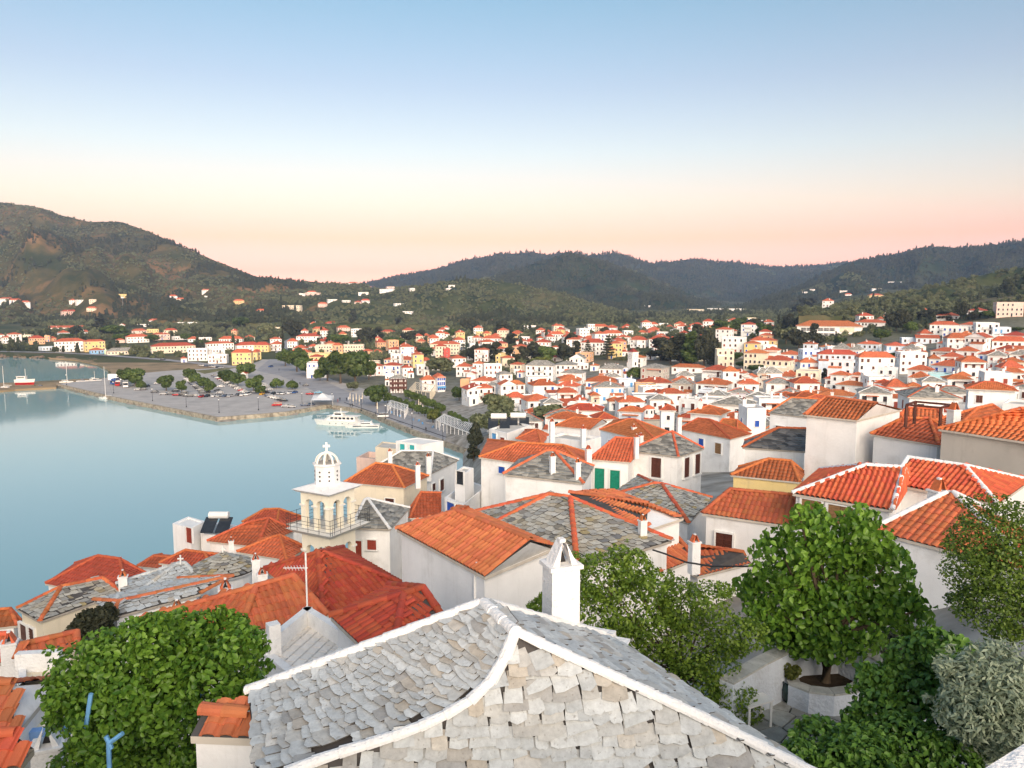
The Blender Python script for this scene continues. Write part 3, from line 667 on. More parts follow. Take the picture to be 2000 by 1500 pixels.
FAR_SHORE = """123 153 612 608 2 h p;169 188 605.5 602.5 2 h c;98 160 640 636 1 k w;115 136 650 645 2 h b;163 174 648 644 1 h w;-5 8 654 652 2 h w;6 31 659 656 2 h w;18 43 653 649 3 h w;43 61 655 650 2 f c;58 86 661 655 2 h o;86 97 656 652 2 f o;95 109 661 657 1 h o;110 166 667 660 3 h w d 0.05;166 204 667 663 3 h y d;81 110 678 670 1 f b;177 203 684 681 1 h B d;203 213 685 680 1 f G;212 262 686 677 1 s c d;228 244 664 661 1 h p;231 245 636 631 1 g w;288 311 626 621 1 h w;265 289 634 632 1 f w;345 385 630 625 1 f w d;259 286 646 642 2 h p;287 309 644 640 2 f y;249 291 658 649 2 h w;300 332 653 650 2 h p;321 345 645 641 2 h c;340 378 658 655 1 f w;368 389 662 657 1 h w;387 415 660 655 1 f w;450 463 646 642 2 h o;427 473 662 656 2 h w;404 457 671 667 2 h w;462 510 674 666 2 h w;479 498 659 654 1 h w;299 380 676 669 2 h c d 0.1;354 365 700 696 1 h w;365 405 682 677 3 f w n -0.3;405 443 694 690 2 f w n -0.25;412 442 682 678 3 f w;451 491 689 680 3 h y n -0.3;491 503 688 683 2 h y;469 481 730 726 1 g w;0 30 585 583 1 h w;150 172 588 586 1 f w;230 247 578 576 2 f y;135 148 590 587 2 h w;175 188 589 587 2 f c;20 40 588 583 1 h w;40 58 592 589 1 h w;330 346 580 577 1 h w;345 362 586 583 1 h c;395 412 568 566 1 h w;457 478 591 587 2 h y"""
VALLEY = """499 521 611 603 2 h w;502 542 624 619 1 h p;524 547 640 636 1 f c;605 619 632 627 2 h w;612 637 642 638 2 h y;632 661 632 628 2 h p;659 685 640 631 2 h p;683 719 643 638 3 f w;733 742 660 656 2 h o;587 602 646 641 1 h w;577 624 657 651 2 h w;634 662 660 656 1 f w;494 526 674 665 2 h y;525 552 672 664 2 h w;528 551 662 658 2 h w;560 581 667 661 2 h w;569 600 680 672 1 h w;561 605 688 678 1 h w;615 711 675 671 2 f c d -0.1;580 647 692 688 2 f y n -0.1;646 673 690 686 2 f y;605 630 697 692 2 h y;494 510 687 682 2 h y;598 638 710 706 3 f w;606 629 706 701 3 h w;618 635 722 715 1 h w;673 695 697 691 2 h w;695 711 702 697 2 h w;705 729 686 682 1 h o;729 748 687 682 1 h o;702 741 708 704 2 f c;717 747 715 711 2 h w;742 770 648 644 1 h o;735 760 669 661 2 h o;786 820 654 648 2 h w;821 839 656 651 1 h w;865 876 640 635 1 h w;867 894 651 646 2 f c;884 901 626 622 1 f c;911 921 621 618 1 h w;930 961 649 644 2 f y;955 977 627 624 2 h p;912 930 658 655 2 f w;940 979 661 655 2 h w;930 965 671 665 2 h w;952 985 681 675 2 h w;917 931 672 668 2 f w;932 950 688 681 1 h w;839 859 661 656 3 h w;839 898 672 666 3 h c d -0.1;886 911 664 658 3 h w;839 875 681 676 2 h w;866 880 682 678 3 f r;802 830 686 681 1 h w;745 812 703 698 1 h c;817 842 705 698 1 h w;842 878 705 694 2 g w;880 914 700 693 2 h w;921 944 710 705 3 h w;888 921 716 708 2 h w;945 981 713 709 3 f w;745 784 714 709 2 h w;785 808 718 712 2 h w;813 838 714 710 2 f w;909 930 730 726 2 g w;822 854 742 733 2 h w;898 917 743 738 2 f o;914 965 744 735 2 h w;972 1005 731 724 2 s w;947 970 752 746 2 s w;907 963 769 758 2 g w d;931 963 774 765 2 h w;975 1012 762 752 2 g w;752 770 732 728 2 f w;595 625 575 572 2 f p;550 588 601 597 2 f c;620 639 597 593 2 h p;600 618 572 569 1 h w;583 596 575 572 1 f w;680 700 545 540 1 h w;740 770 568 564 2 f w;700 720 574 571 2 f w;755 772 563 559 2 f p;720 735 560 557 1 h o;800 812 566 562 2 f w;870 882 565 561 1 f w;876 889 559 556 1 f w;640 660 587 584 1 f w;705 722 591 587 2 h w;770 790 595 592 1 f w;785 806 611 608 1 f w;523 540 546 542 1 h o;575 590 551 549 1 h o;690 706 592 589 1 h p;667 684 589 586 1 f w"""
MIDTOWN = """1023 1050 637 633 2 f w;1086 1101 637 633 1 h w;1056 1078 647 642 1 h w;1097 1115 644 640 1 s w;1155 1188 638 633 2 h c;1164 1183 622 619 1 f w;1214 1229 623 620 1 f w;1218 1233 637 632 1 h w;1234 1247 638 634 1 f w;1046 1064 654 650 1 h w;1070 1100 653 646 2 h w;1099 1117 652 647 1 h w;1116 1138 653 648 1 h w;1137 1155 653 647 1 h w;1049 1064 660 656 1 h w;1066 1086 658 652 2 h w;1099 1120 658 652 2 h w;1121 1144 660 655 1 h w;1140 1178 662 655 1 h w;1175 1217 651 642 2 h w;1217 1239 647 642 2 f w;1013 1034 659 655 2 f w;1005 1025 668 664 1 f b;1027 1046 668 661 1 h w;1042 1075 669 662 2 h w;1132 1181 669 661 3 h w d;1190 1219 671 666 3 h y;1186 1203 683 680 2 h y;1227 1262 664 657 2 h w;1213 1229 687 683 1 h w;1077 1092 678 675 1 h w;1110 1143 700 689 2 S w d;1023 1083 714 702 3 s w d -0.25;1083 1127 713 705 2 s w d;1002 1023 713 709 1 f w;1125 1149 712 708 1 f w;1151 1169 714 710 1 h w;1091 1140 729 720 2 s w;1168 1215 721 709 2 s w;1200 1229 718 713 2 s b;1008 1023 727 722 1 h w;1029 1074 738 733 2 f w d;1092 1139 740 731 2 h w d;1143 1204 746 735 2 h w b;1037 1093 753 740 2 h w b 0.3;990 1028 751 742 2 h w;1157 1220 756 746 2 s w l 0.12;1205 1246 743 738 2 f b l;1088 1129 767 757 2 h w n;990 1029 777 766 2 h w;1121 1147 781 771 1 h w;1153 1173 773 769 2 h c;1024 1086 783 769 2 h w d 0.3;1062 1145 793 779 1 h w;1188 1217 784 775 1 h w;1205 1262 785 775 2 h w;1251 1275 638 634 1 f w;1263 1291 646 636 1 h r;1287 1306 632 629 1 f w;1302 1316 638 634 1 h w;1311 1330 645 641 1 f w;1280 1306 649 645 1 f w;1326 1342 650 645 2 h w;1349 1382 661 653 2 g w;1436 1452 633 629 2 f c;1419 1447 625 622 1 f w;1468 1488 626 622 2 f w;1243 1262 664 657 2 h w;1266 1302 663 655 2 h w;1305 1346 663 657 2 h w;1280 1299 655 651 1 h w;1275 1308 679 673 2 h w e;1261 1280 693 690 1 h w;1408 1455 660 656 4 f w e -0.15;1399 1436 684 680 3 f c n 0.15;1466 1502 665 657 3 h w;1461 1510 682 676 1 h w;1451 1499 690 682 3 h c d;1486 1520 701 695 2 h w;1245 1301 719 712 2 s g;1310 1375 718 711 1 h w;1367 1426 723 713 2 h w n -0.2;1425 1456 729 721 1 h w;1448 1476 737 730 2 g w;1476 1510 729 718 2 s g;1250 1318 748 737 2 h w;1311 1354 750 738 2 s g n;1353 1424 751 740 2 h w d;1425 1472 746 742 2 f w n -0.2;1240 1283 752 748 2 f o;1258 1303 769 761 2 h w b -0.1;1360 1412 764 760 2 f b n;1421 1465 766 758 2 s l;1455 1502 776 766 2 s w;1295 1353 778 774 1 f w n;1362 1436 784 780 2 f w e"""
RIGHT = """1668 1729 630 624 1 h w d;1676 1709 617 611 2 h w;1716 1728 623 618 1 h w;1727 1737 617 612 1 h w;1490 1518 676 672 2 f w;1490 1522 684 676 3 h w;1521 1564 693 686 2 h w;1490 1545 704 694 3 h c d -0.3;1567 1594 672 668 3 h b;1603 1631 678 673 2 h b;1565 1605 685 681 3 f b;1600 1675 693 683 3 h b n 0.1;1672 1716 672 666 2 h b d -0.25;1538 1562 707 701 2 h w;1678 1748 698 687 3 h w n;1618 1664 705 701 3 f l;1490 1531 729 716 2 s w;1530 1555 733 723 1 h w;1553 1600 726 722 2 f c n;1620 1658 733 725 2 h w;1662 1685 733 727 1 h w;1648 1675 723 719 1 f w;1685 1714 731 727 2 f w n;1712 1750 720 716 2 f w;1495 1551 749 737 2 s w;1547 1606 749 735 2 h w n;1630 1686 753 745 1 h w;1709 1738 749 740 2 h b b;1668 1732 763 752 2 h w n;1565 1634 764 750 1 h w;1511 1562 769 756 1 s w;1495 1560 778 766 1 h w;1570 1606 772 765 1 h w d;1495 1551 791 775 1 h w;1668 1702 779 770 1 h w;1801 1815 613 608 1 h w;1830 1870 617 605 1 h w;1889 1925 614 608 1 h w;1946 1997 615 610 3 f p;1819 1871 635 628 2 h w;1842 1889 639 635 2 f w;1872 1907 635 629 1 h w;1899 1935 641 632 1 h w;1907 1952 632 628 2 f w;1940 1974 641 637 1 f b;1796 1824 652 643 1 h w n;1790 1834 661 655 1 k b;1761 1789 662 659 1 f b;1850 1905 661 649 2 h w n;1881 1929 660 650 3 g w n -0.35;1942 2005 667 657 2 h w n;1957 2005 656 648 1 h w;1940 1985 683 673 2 h w n;1911 1966 693 686 2 h b;1731 1773 676 670 2 h b;1774 1812 676 668 2 g w;1830 1850 671 666 1 h w;1757 1813 690 686 3 f w n;1816 1870 687 680 2 h w;1871 1899 692 687 1 h w;1876 1929 707 695 3 h w;1814 1838 701 692 1 h w;1817 1875 715 704 2 h b;1955 2003 719 704 2 h w;1731 1770 711 702 1 h w;1771 1809 709 703 1 h w;1896 1925 735 717 1 k w;1868 1895 735 726 2 h p;1774 1812 738 725 2 h w;1812 1865 733 729 2 f t b;1922 1980 731 727 3 f w;1731 1775 756 740 2 h w e;1774 1797 755 749 2 h g n;1775 1815 749 739 1 h w;1800 1877 758 742 1 h w;1894 1936 757 748 2 h w n;1913 1952 774 758 1 k w l;1946 2008 778 767 1 h w;1982 2010 752 744 2 h w;1872 1915 791 778 1 h w d;1660 1700 700 696 2 f w;1706 1740 705 700 2 h w;2000 2040 700 690 2 h w;2005 2060 740 728 2 h w;1990 2040 790 780 2 h w;1258 1270 598 596 1 f w;1340 1375 606 604 1 f c;1380 1410 604 602 1 f w;1420 1455 605 602 1 f w;1565 1577 571 568 1 f w;1580 1590 566 563 1 f w;1640 1655 569 566 1 f w;1650 1664 576 573 1 h w;1605 1626 597 592 2 h w;1697 1726 580 573 2 h y;1703 1722 565 561 1 f w;1735 1750 551 548 1 f w;1755 1766 551 549 1 f w"""
CLOSE = """1028 1056 806 797 1 h w;1142 1182 796 792 1 f b b 0.1;1207 1255 804 795 2 h b;1165 1206 818 808 2 h w;1291 1318 801 791 2 h w;1343 1409 808 794 2 h w d -0.3;1330 1360 816 808 1 h w;1435 1469 811 799 1 h w;1391 1455 833 815 1 h w;1106 1150 791 786 2 f w n -0.15;1480 1530 800 790 1 s w;1455 1500 822 812 2 f w;1480 1512 812 803 1 h w;1395 1440 800 794 1 f w;1500 1530 838 822 1 s w d"""
LO = 100
DBG = []
for lst, grp in ((FAR_SHORE, 'houses along the far shore and valley'), (VALLEY, 'houses in the valley behind the harbour'), (MIDTOWN, 'houses in the middle of the town'), (RIGHT, 'houses on the right-hand hillside'), (CLOSE, 'houses in the middle of the town')):
    rnd = random.Random(len(lst))
    for sp_ in lst.replace('\n', '').split(';'): LO = 330 if lst in (FAR_SHORE, VALLEY) else (170 if lst in (MIDTOWN, RIGHT) else 100); house(sp_, rnd, grp)

# houses of the dense quarters that only show between the others
FILL = []; rnd = random.Random(77); taken = [(r[0].location.x, r[0].location.y) for r in THINGS]
for k in range(2600):
    px_, D_ = rnd.uniform(985, 2040), math.sqrt(rnd.uniform(95 ** 2, 420 ** 2)); x_ = (px_ - 1000) / FPX * D_
    if D_ < 150 and px_ < 1060: continue
    if D_ > 330 and px_ < 1520: continue
    if any(abs(x_ - a) < 8.2 and abs(D_ - b_) < 8.2 for a, b_ in taken): continue
    st = rnd.choice([1, 2, 2]); z_ = zt(x_, D_) + 2.9 * st + 0.25; qx, qy = pix((x_, D_, z_)); w_ = rnd.uniform(6.5, 9.5) * FPX / D_
    if qy < 640: continue
    taken.append((x_, D_)); LO = D_ * 0.9
    house(f"{qx - w_ / 2:.1f} {qx + w_ / 2:.1f} {qy:.1f} {qy - 10:.1f} {st} {rnd.choice('hhhhhhfss')} {rnd.choice('wwwwwwwwbc')}", rnd, 'houses in the middle of the town' if px_ < 1500 else 'houses on the right-hand hillside')
    if len(taken) > 440: break
for k in range(1500):
    px_, D_ = rnd.uniform(600, 1500), math.sqrt(rnd.uniform(430 ** 2, 850 ** 2)); x_ = (px_ - 1000) / FPX * D_
    if px_ < 760 and D_ < 560: continue
    if any(abs(x_ - a) < 14 and abs(D_ - b_) < 14 for a, b_ in taken): continue
    st = rnd.choice([1, 2, 2, 3]); z_ = zt(x_, D_) + 2.9 * st + 0.25; qx, qy = pix((x_, D_, z_)); w_ = rnd.uniform(8, 13) * FPX / D_
    taken.append((x_, D_)); LO = D_ * 0.9
    house(f"{qx - w_ / 2:.1f} {qx + w_ / 2:.1f} {qy:.1f} {qy - 5:.1f} {st} {rnd.choice('hhhhhf')} {rnd.choice('wwwwwccyo')}", rnd, 'houses in the valley behind the harbour')
    if len(taken) > 560: break

import os
if os.environ.get('DBGH'): open('/workdir/dbg.txt','w').write('\n'.join(map(str, DBG)))
# ================================================================ vegetation
def leaf_mat(name, col, tip, rough=0.55, trans=0.3, rnd=0.25, scale=0.6):
    m = bpy.data.materials.new(name); m.use_nodes = True; nt = m.node_tree; L = nt.links.new; p = nt.nodes['Principled BSDF']; out = nt.nodes['Material Output']
    p.inputs['Roughness'].default_value = rough; p.inputs['Specular IOR Level'].default_value = 0.35
    geo = nd(nt, 'ShaderNodeNewGeometry'); oi = nd(nt, 'ShaderNodeObjectInfo'); tc_ = nd(nt, 'ShaderNodeTexCoord')
    n = nd(nt, 'ShaderNodeTexNoise'); n.inputs['Scale'].default_value = scale; n.inputs['Detail'].default_value = 3; L(tc_.outputs['Object'], n.inputs['Vector'])
    ad = nd(nt, 'ShaderNodeMath', operation='ADD'); L(geo.outputs['Random Per Island'], ad.inputs[0]); L(n.outputs['Fac'], ad.inputs[1])
    mr = nd(nt, 'ShaderNodeMapRange'); mr.inputs[1].default_value = 0.35; mr.inputs[2].default_value = 1.45; L(ad.outputs[0], mr.inputs[0])
    mx = nd(nt, 'ShaderNodeMix', data_type='RGBA'); mx.inputs[6].default_value = (*col, 1); mx.inputs[7].default_value = (*tip, 1); L(mr.outputs[0], mx.inputs[0])
    hs = nd(nt, 'ShaderNodeHueSaturation'); L(mx.outputs[2], hs.inputs['Color'])
    m2 = nd(nt, 'ShaderNodeMapRange'); m2.inputs[3].default_value = 1 - rnd; m2.inputs[4].default_value = 1 + rnd; L(oi.outputs['Random'], m2.inputs[0]); L(m2.outputs[0], hs.inputs['Value'])
    L(hs.outputs[0], p.inputs['Base Color'])
    t = nd(nt, 'ShaderNodeBsdfTranslucent'); L(hs.outputs[0], t.inputs[0])
    ms = nd(nt, 'ShaderNodeMixShader'); ms.inputs[0].default_value = trans; L(p.outputs[0], ms.inputs[1]); L(t.outputs[0], ms.inputs[2]); L(ms.outputs[0], out.inputs[0])
    return m
M['olive_leaf'] = leaf_mat('olive_leaves', (0.075, 0.095, 0.042), (0.19, 0.21, 0.11), 0.6, 0.2, 0.3)
M['pine_leaf'] = leaf_mat('pine_needles', (0.032, 0.046, 0.022), (0.085, 0.095, 0.045), 0.7, 0.1, 0.25)
M['broad_leaf'] = leaf_mat('broad_leaves', (0.045, 0.085, 0.018), (0.13, 0.18, 0.045), 0.5, 0.3, 0.25)
M['dark_leaf'] = leaf_mat('dark_leaves', (0.022, 0.030, 0.017), (0.062, 0.066, 0.034), 0.7, 0.1, 0.2)
M['yellow_leaf'] = leaf_mat('yellow_green_leaves', (0.07, 0.10, 0.018), (0.20, 0.22, 0.045), 0.5, 0.3, 0.15)
M['bark'] = mat('bark', (0.10, 0.075, 0.05), 0.95, 0.3, 4, 0.6, 14)
def leaves(n, centres, rad, size, rng, flat=0.35, shape='quad', droop=0.0):
    """n leaf faces round clump centres; verts (n,4,3)"""
    centres = np.array(centres, float); rad = np.array(rad, float)
    k = rng.choice(len(centres), n, p=rad ** 2 / (rad ** 2).sum())
    d = rng.normal(size=(n, 3)); d /= np.linalg.norm(d, axis=1)[:, None]
    r = rad[k] * rng.uniform(0.55, 1.05, n) ** 0.6
    p = centres[k] + d * r[:, None] * np.array([1, 1, 0.85])
    nrm = d + rng.normal(size=(n, 3)) * 0.7 + np.array([0, 0, flat]); nrm /= np.linalg.norm(nrm, axis=1)[:, None]
    a = np.cross(nrm, rng.normal(size=(n, 3)));  a /= np.linalg.norm(a, axis=1)[:, None]; b = np.cross(nrm, a)
    if droop:
        b = b * (1 - droop) + np.array([0, 0, -1]) * droop; b /= np.linalg.norm(b, axis=1)[:, None]; a = np.cross(b, nrm); a /= np.linalg.norm(a, axis=1)[:, None]
    s = (size * rng.uniform(0.65, 1.35, n))[:, None]
    return p, a * s, b * s, nrm
def quads_mesh(name, V, material, smooth=False):
    """V (n,k,3) faces of k corners"""
    n, k = V.shape[:2]; me = bpy.data.meshes.new(name)
    me.vertices.add(n * k); me.vertices.foreach_set('co', V.reshape(-1).astype(np.float32))
    me.loops.add(n * k); me.loops.foreach_set('vertex_index', np.arange(n * k, dtype=np.int32))
    me.polygons.add(n); me.polygons.foreach_set('loop_start', np.arange(0, n * k, k, dtype=np.int32)); me.polygons.foreach_set('loop_total', np.full(n, k, np.int32))
    me.materials.append(material); me.update(calc_edges=True); me.validate()
    return me
def folded_mesh(name, V, material):
    """leaves of six corners creased along the midrib"""
    n = len(V); me = bpy.data.meshes.new(name); me.vertices.add(n * 6); me.vertices.foreach_set('co', V.reshape(-1).astype(np.float32))
    ix = (np.arange(n) * 6)[:, None] + np.array([0, 1, 2, 3, 0, 3, 4, 5])[None]; me.loops.add(n * 8); me.loops.foreach_set('vertex_index', ix.reshape(-1).astype(np.int32))
    me.polygons.add(n * 2); me.polygons.foreach_set('loop_start', np.arange(0, n * 8, 4, dtype=np.int32)); me.polygons.foreach_set('loop_total', np.full(n * 2, 4, np.int32))
    me.materials.append(material); me.update(calc_edges=True); me.validate(); return me
def leaf_faces(p, a, b, k=4):
    if k == 4: return np.stack([p - b * 0.9, p + a * 0.5 - b * 0.1, p + b * 0.9, p - a * 0.5 - b * 0.1], 1)
    up = np.cross(a, b); up = up / (np.linalg.norm(up, axis=1)[:, None] + 1e-9) * np.linalg.norm(a, axis=1)[:, None] * 0.28
    tip = p + b * 1.0 - up * 0.8
    return np.stack([p - b, p + a * 0.55 - b * 0.45 + up, p + a * 0.62 + b * 0.1 + up, tip, p - a * 0.62 + b * 0.1 + up, p - a * 0.55 - b * 0.45 + up], 1)
    return np.stack([p - b, p + a * 0.55 - b * 0.45, p + a * 0.62 + b * 0.1, p + b * 1.0, p - a * 0.62 + b * 0.1, p - a * 0.55 - b * 0.45], 1)
def crown(name, kind, n, seed, material, leaf=0.35):
    """crowns about 1 m in radius unit, base of the crown at z = 0, scaled later; kind sets the outline"""
    rng = np.random.default_rng(seed); C = []; Rr = []
    if kind == 'round':
        for i in range(16):
            d = rng.normal(size=3); d /= np.linalg.norm(d); r = rng.uniform(0.35, 0.72); C.append((d[0] * r, d[1] * r, 0.95 + d[2] * r * 0.75)); Rr.append(rng.uniform(0.26, 0.46))
    elif kind == 'wide':
        for i in range(20):
            t = rng.uniform(0, 6.28); r = rng.uniform(0.1, 0.85); C.append((r * math.cos(t), r * math.sin(t), 0.75 - 0.35 * r + rng.uniform(-0.2, 0.2))); Rr.append(rng.uniform(0.2, 0.4))
    elif kind == 'tall':
        for i in range(26):
            z = rng.uniform(0.1, 2.9); w = 0.75 * (1 - (z / 3.1)) ** 0.7 * min(1, z * 2 + 0.4); t = rng.uniform(0, 6.28); C.append((w * 0.7 * math.cos(t), w * 0.7 * math.sin(t), z)); Rr.append(0.22 + w * 0.25)
    elif kind == 'cypress':
        for i in range(24):
            z = rng.uniform(0.1, 3.9); w = 0.42 * (1 - z / 4.2) ** 0.5 * min(1, z + 0.5); t = rng.uniform(0, 6.28); C.append((w * 0.5 * math.cos(t), w * 0.5 * math.sin(t), z)); Rr.append(0.15 + w * 0.45)
    elif kind == 'tier':                                    # araucaria: whorls of flat branches
        for k in range(8):
            z = 0.3 + k * 0.42; w = 1.0 * (1 - k / 8.6)
            for j in range(6):
                t = j * 1.047 + k * 0.5
                for r in (0.35, 0.7, 1.0): C.append((w * r * math.cos(t), w * r * math.sin(t), z - 0.05 + 0.1 * r)); Rr.append(0.13)
    p, a, b, nr = leaves(n, C, Rr, leaf, rng)
    return quads_mesh(name, leaf_faces(p, a, b), material)
PROTO = {'olive': crown('crown', 'round', 420, 1, M['olive_leaf'], 0.30), 'olive2': crown('crown', 'wide', 380, 2, M['olive_leaf'], 0.30), 'pine': crown('crown', 'round', 420, 3, M['pine_leaf'], 0.30), 'pine2': crown('crown', 'tall', 380, 4, M['pine_leaf'], 0.26)}
def scatter_group(proto):
    ng = bpy.data.node_groups.new('scatter', 'GeometryNodeTree')
    ng.interface.new_socket('Geometry', in_out='INPUT', socket_type='NodeSocketGeometry'); ng.interface.new_socket('Geometry', in_out='OUTPUT', socket_type='NodeSocketGeometry')
    i = ng.nodes.new('NodeGroupInput'); o = ng.nodes.new('NodeGroupOutput'); ob = ng.nodes.new('GeometryNodeObjectInfo'); ob.inputs['Object'].default_value = proto; ob.inputs['As Instance'].default_value = True
    ip = ng.nodes.new('GeometryNodeInstanceOnPoints')
    s = ng.nodes.new('GeometryNodeInputNamedAttribute'); s.data_type = 'FLOAT_VECTOR'; s.inputs['Name'].default_value = 'size'
    r = ng.nodes.new('GeometryNodeInputNamedAttribute'); r.data_type = 'FLOAT_VECTOR'; r.inputs['Name'].default_value = 'turn'
    e = ng.nodes.new('FunctionNodeEulerToRotation')
    l = ng.links.new; l(i.outputs[0], ip.inputs['Points']); l(ob.outputs['Geometry'], ip.inputs['Instance']); l(s.outputs[0], ip.inputs['Scale']); l(r.outputs[0], e.inputs[0]); l(e.outputs[0], ip.inputs['Rotation']); l(ip.outputs[0], o.inputs[0])
    return ng
SCG = {}
def scatter(name, label, cat, pts, sizes, proto, rng):
    if proto not in SCG: SCG[proto] = scatter_group(bpy.data.objects.new('tree_pattern', PROTO[proto]))
    pts = np.asarray(pts); n = len(pts)
    if n == 0: return
    me = bpy.data.meshes.new(name); me.vertices.add(n); me.vertices.foreach_set('co', pts.reshape(-1).astype(np.float32))
    a = me.attributes.new('size', 'FLOAT_VECTOR', 'POINT'); z = np.stack([sizes, sizes, sizes * rng.uniform(0.85, 1.2, n)], 1); a.data.foreach_set('vector', z.reshape(-1).astype(np.float32))
    t = np.zeros((n, 3)); t[:, 2] = rng.uniform(0, 6.28, n); b = me.attributes.new('turn', 'FLOAT_VECTOR', 'POINT'); b.data.foreach_set('vector', t.reshape(-1).astype(np.float32))
    o = link(bpy.data.objects.new(name, me)); md = o.modifiers.new('scatter', 'NODES'); md.node_group = SCG[proto]
    tag(o, label, cat, kind='stuff')
def sheet_points(V, spacing, rng, jit=0.5):
    """points spread evenly by area over a slope (rows of a grid)"""
    A = V[:-1, :-1]; B = V[:-1, 1:]; C = V[1:, 1:]; D_ = V[1:, :-1]
    ar = np.abs(np.cross((C - A)[..., :2], (D_ - B)[..., :2])) / 2
    cnt = rng.poisson(ar / spacing ** 2); out = []
    idx = np.repeat(np.arange(cnt.size), cnt.ravel()); s, t = rng.random(len(idx)), rng.random(len(idx))
    f = lambda Q: Q.reshape(-1, 3)[idx]
    return f(A) * ((1 - s) * (1 - t))[:, None] + f(B) * (s * (1 - t))[:, None] + f(C) * (s * t)[:, None] + f(D_) * ((1 - s) * t)[:, None]
def in_view(P, m=140):
    dep = P[:, 1] * CP - (P[:, 2] - CAM_H) * SP
    px = 1000 + FPX * P[:, 0] / dep; return (px > -m) & (px < 2000 + m)
HOUSE_XY = np.array([[r[0].location.x, r[0].location.y] for r in THINGS])
def clear_of_houses(P, r=9.0):
    ok = np.ones(len(P), bool)
    for c in HOUSE_XY: ok &= (np.abs(P[:, 0] - c[0]) > r) | (np.abs(P[:, 1] - c[1]) > r)
    return ok
rng = np.random.default_rng(11)
for key, sp_, mix, size, nm in (('left', 8.5, 0.35, (1.7, 3.0), 'slope of the left-hand mountain'), ('far', 11.0, 1.0, (2.2, 4.6), 'distant mountain range'), ('mid', 9.5, 0.85, (2.0, 4.0), 'wooded foothill'), ('green', 7.5, 0.15, (1.6, 2.8), 'terraced hill'), ('right', 9.0, 0.75, (2.0, 3.8), 'right-hand mountain'), ('near_right', 6.0, 0.25, (1.5, 2.7), 'near right-hand slope')):
    P = sheet_points(H[key], sp_, rng); P = P[in_view(P)]; P = P[clear_of_houses(P, 7)]
    wood = fbm(P[:, 0] / 160 + 7, P[:, 1] / 160, 5) ; bare = fbm(P[:, 0] / 70 + 3, P[:, 1] / 70, 8)
    keep = bare > (0.36 if key != 'far' else 0.25); P = P[keep]; wood = wood[keep]
    pine = wood > (0.62 - 0.4 * mix)
    for msk, pr, w in ((pine, ('pine', 'pine2'), 'dark pine wood'), (~pine, ('olive', 'olive2'), 'grey-green olive grove')):
        Q = P[msk]; h = rng.random(len(Q)) < 0.6
        for sub, pq, wd in ((h, pr[0], 'rounded trees of the'), (~h, pr[1], 'low and spiky trees of the')):
            S = rng.uniform(*size, len(Q[sub])) * (1.15 if 'pine' in w else 1.0)
            scatter('woodland' if 'pine' in w else 'olive_grove', f"{wd} {w} on the {nm}", 'trees', Q[sub] - np.array([0, 0, 0.4]), S, pq, rng)
# valley floor and the town's edges
def ground_points(n, rng, fn):
    a = rng.uniform(-140, 2140, n); D = np.sqrt(rng.uniform(400 ** 2, 1500 ** 2, n)); x = (a - 1000) / FPX * D
    z = land(x, D); P = np.stack([x, D, z], 1); k = fn(a, D, P) & ~inside(SEA, x, D) & (edge_dist(SEA, x, D) > 25); return P[k]
PARK = [pz2(*q, 1.5) for q in ((100, 745), (200, 735), (330, 700), (480, 700), (560, 660), (640, 740), (760, 760), (920, 840), (900, 900), (700, 830), (425, 830), (200, 790))]
BEACH = [pz2(*q, 1.5) for q in ((-200, 690), (120, 694), (210, 694), (330, 706), (430, 716), (500, 722), (430, 735), (200, 745))]
P = ground_points(60000, rng, lambda a, D, P: (rng.random(len(a)) < np.where(D < 700, 0.35, 0.55)) & (fbm(P[:, 0] / 60, P[:, 1] / 60, 3) > 0.40) & ((D > 560) | (a > 900)) & (rng.random(len(a)) < np.where((a > 1000) & (D < 480), 0.0, 0.75)))
P = P[~inside(PARK, P[:, 0], P[:, 1]) & ~inside(BEACH, P[:, 0], P[:, 1])]; P = P[clear_of_houses(P, 8.5)]
P = P[:14000]
h = rng.random(len(P)) < 0.55; pn = fbm(P[:, 0] / 50 + 4, P[:, 1] / 50, 2) > 0.56
for msk, pq, lb, nm in ((h & ~pn, 'olive', 'rounded olive trees filling the valley floor between the houses', 'olive_grove'), (~h & ~pn, 'olive2', 'low spreading olive trees filling the valley floor', 'olive_grove'), (h & pn, 'pine', 'dark rounded trees in clumps on the valley floor', 'woodland'), (~h & pn, 'pine2', 'dark pointed trees in clumps on the valley floor', 'woodland')):
    scatter(nm, lb, 'trees', P[msk] - np.array([0, 0, 0.4]), rng.uniform(1.6, 3.4, msk.sum()), pq, rng)
# ---------------------------------------------------------------- single trees in and round the town
CROWN = {'r': [crown('crown', 'round', 2600, 20 + i, M['broad_leaf'], 0.16) for i in range(3)], 'w': [crown('crown', 'wide', 2200, 30, M['broad_leaf'], 0.15)],
         'd': [crown('crown', 'round', 2600, 40, M['dark_leaf'], 0.15), crown('crown', 'tall', 2600, 41, M['dark_leaf'], 0.14)], 'c': [crown('crown', 'cypress', 2200, 50, M['dark_leaf'], 0.12)],
         'a': [crown('crown', 'tier', 2600, 60, M['pine_leaf'], 0.13)], 'o': [crown('crown', 'round', 2600, 70, M['olive_leaf'], 0.15)], 'y': [crown('crown', 'round', 2200, 80, M['yellow_leaf'], 0.15)], 't': [crown('crown', 'tall', 2600, 90, M['broad_leaf'], 0.15)]}
KIND_H = {'r': 1.75, 'w': 1.15, 'd': 1.75, 'c': 4.0, 'a': 3.6, 'o': 1.75, 'y': 1.75, 't': 3.0}
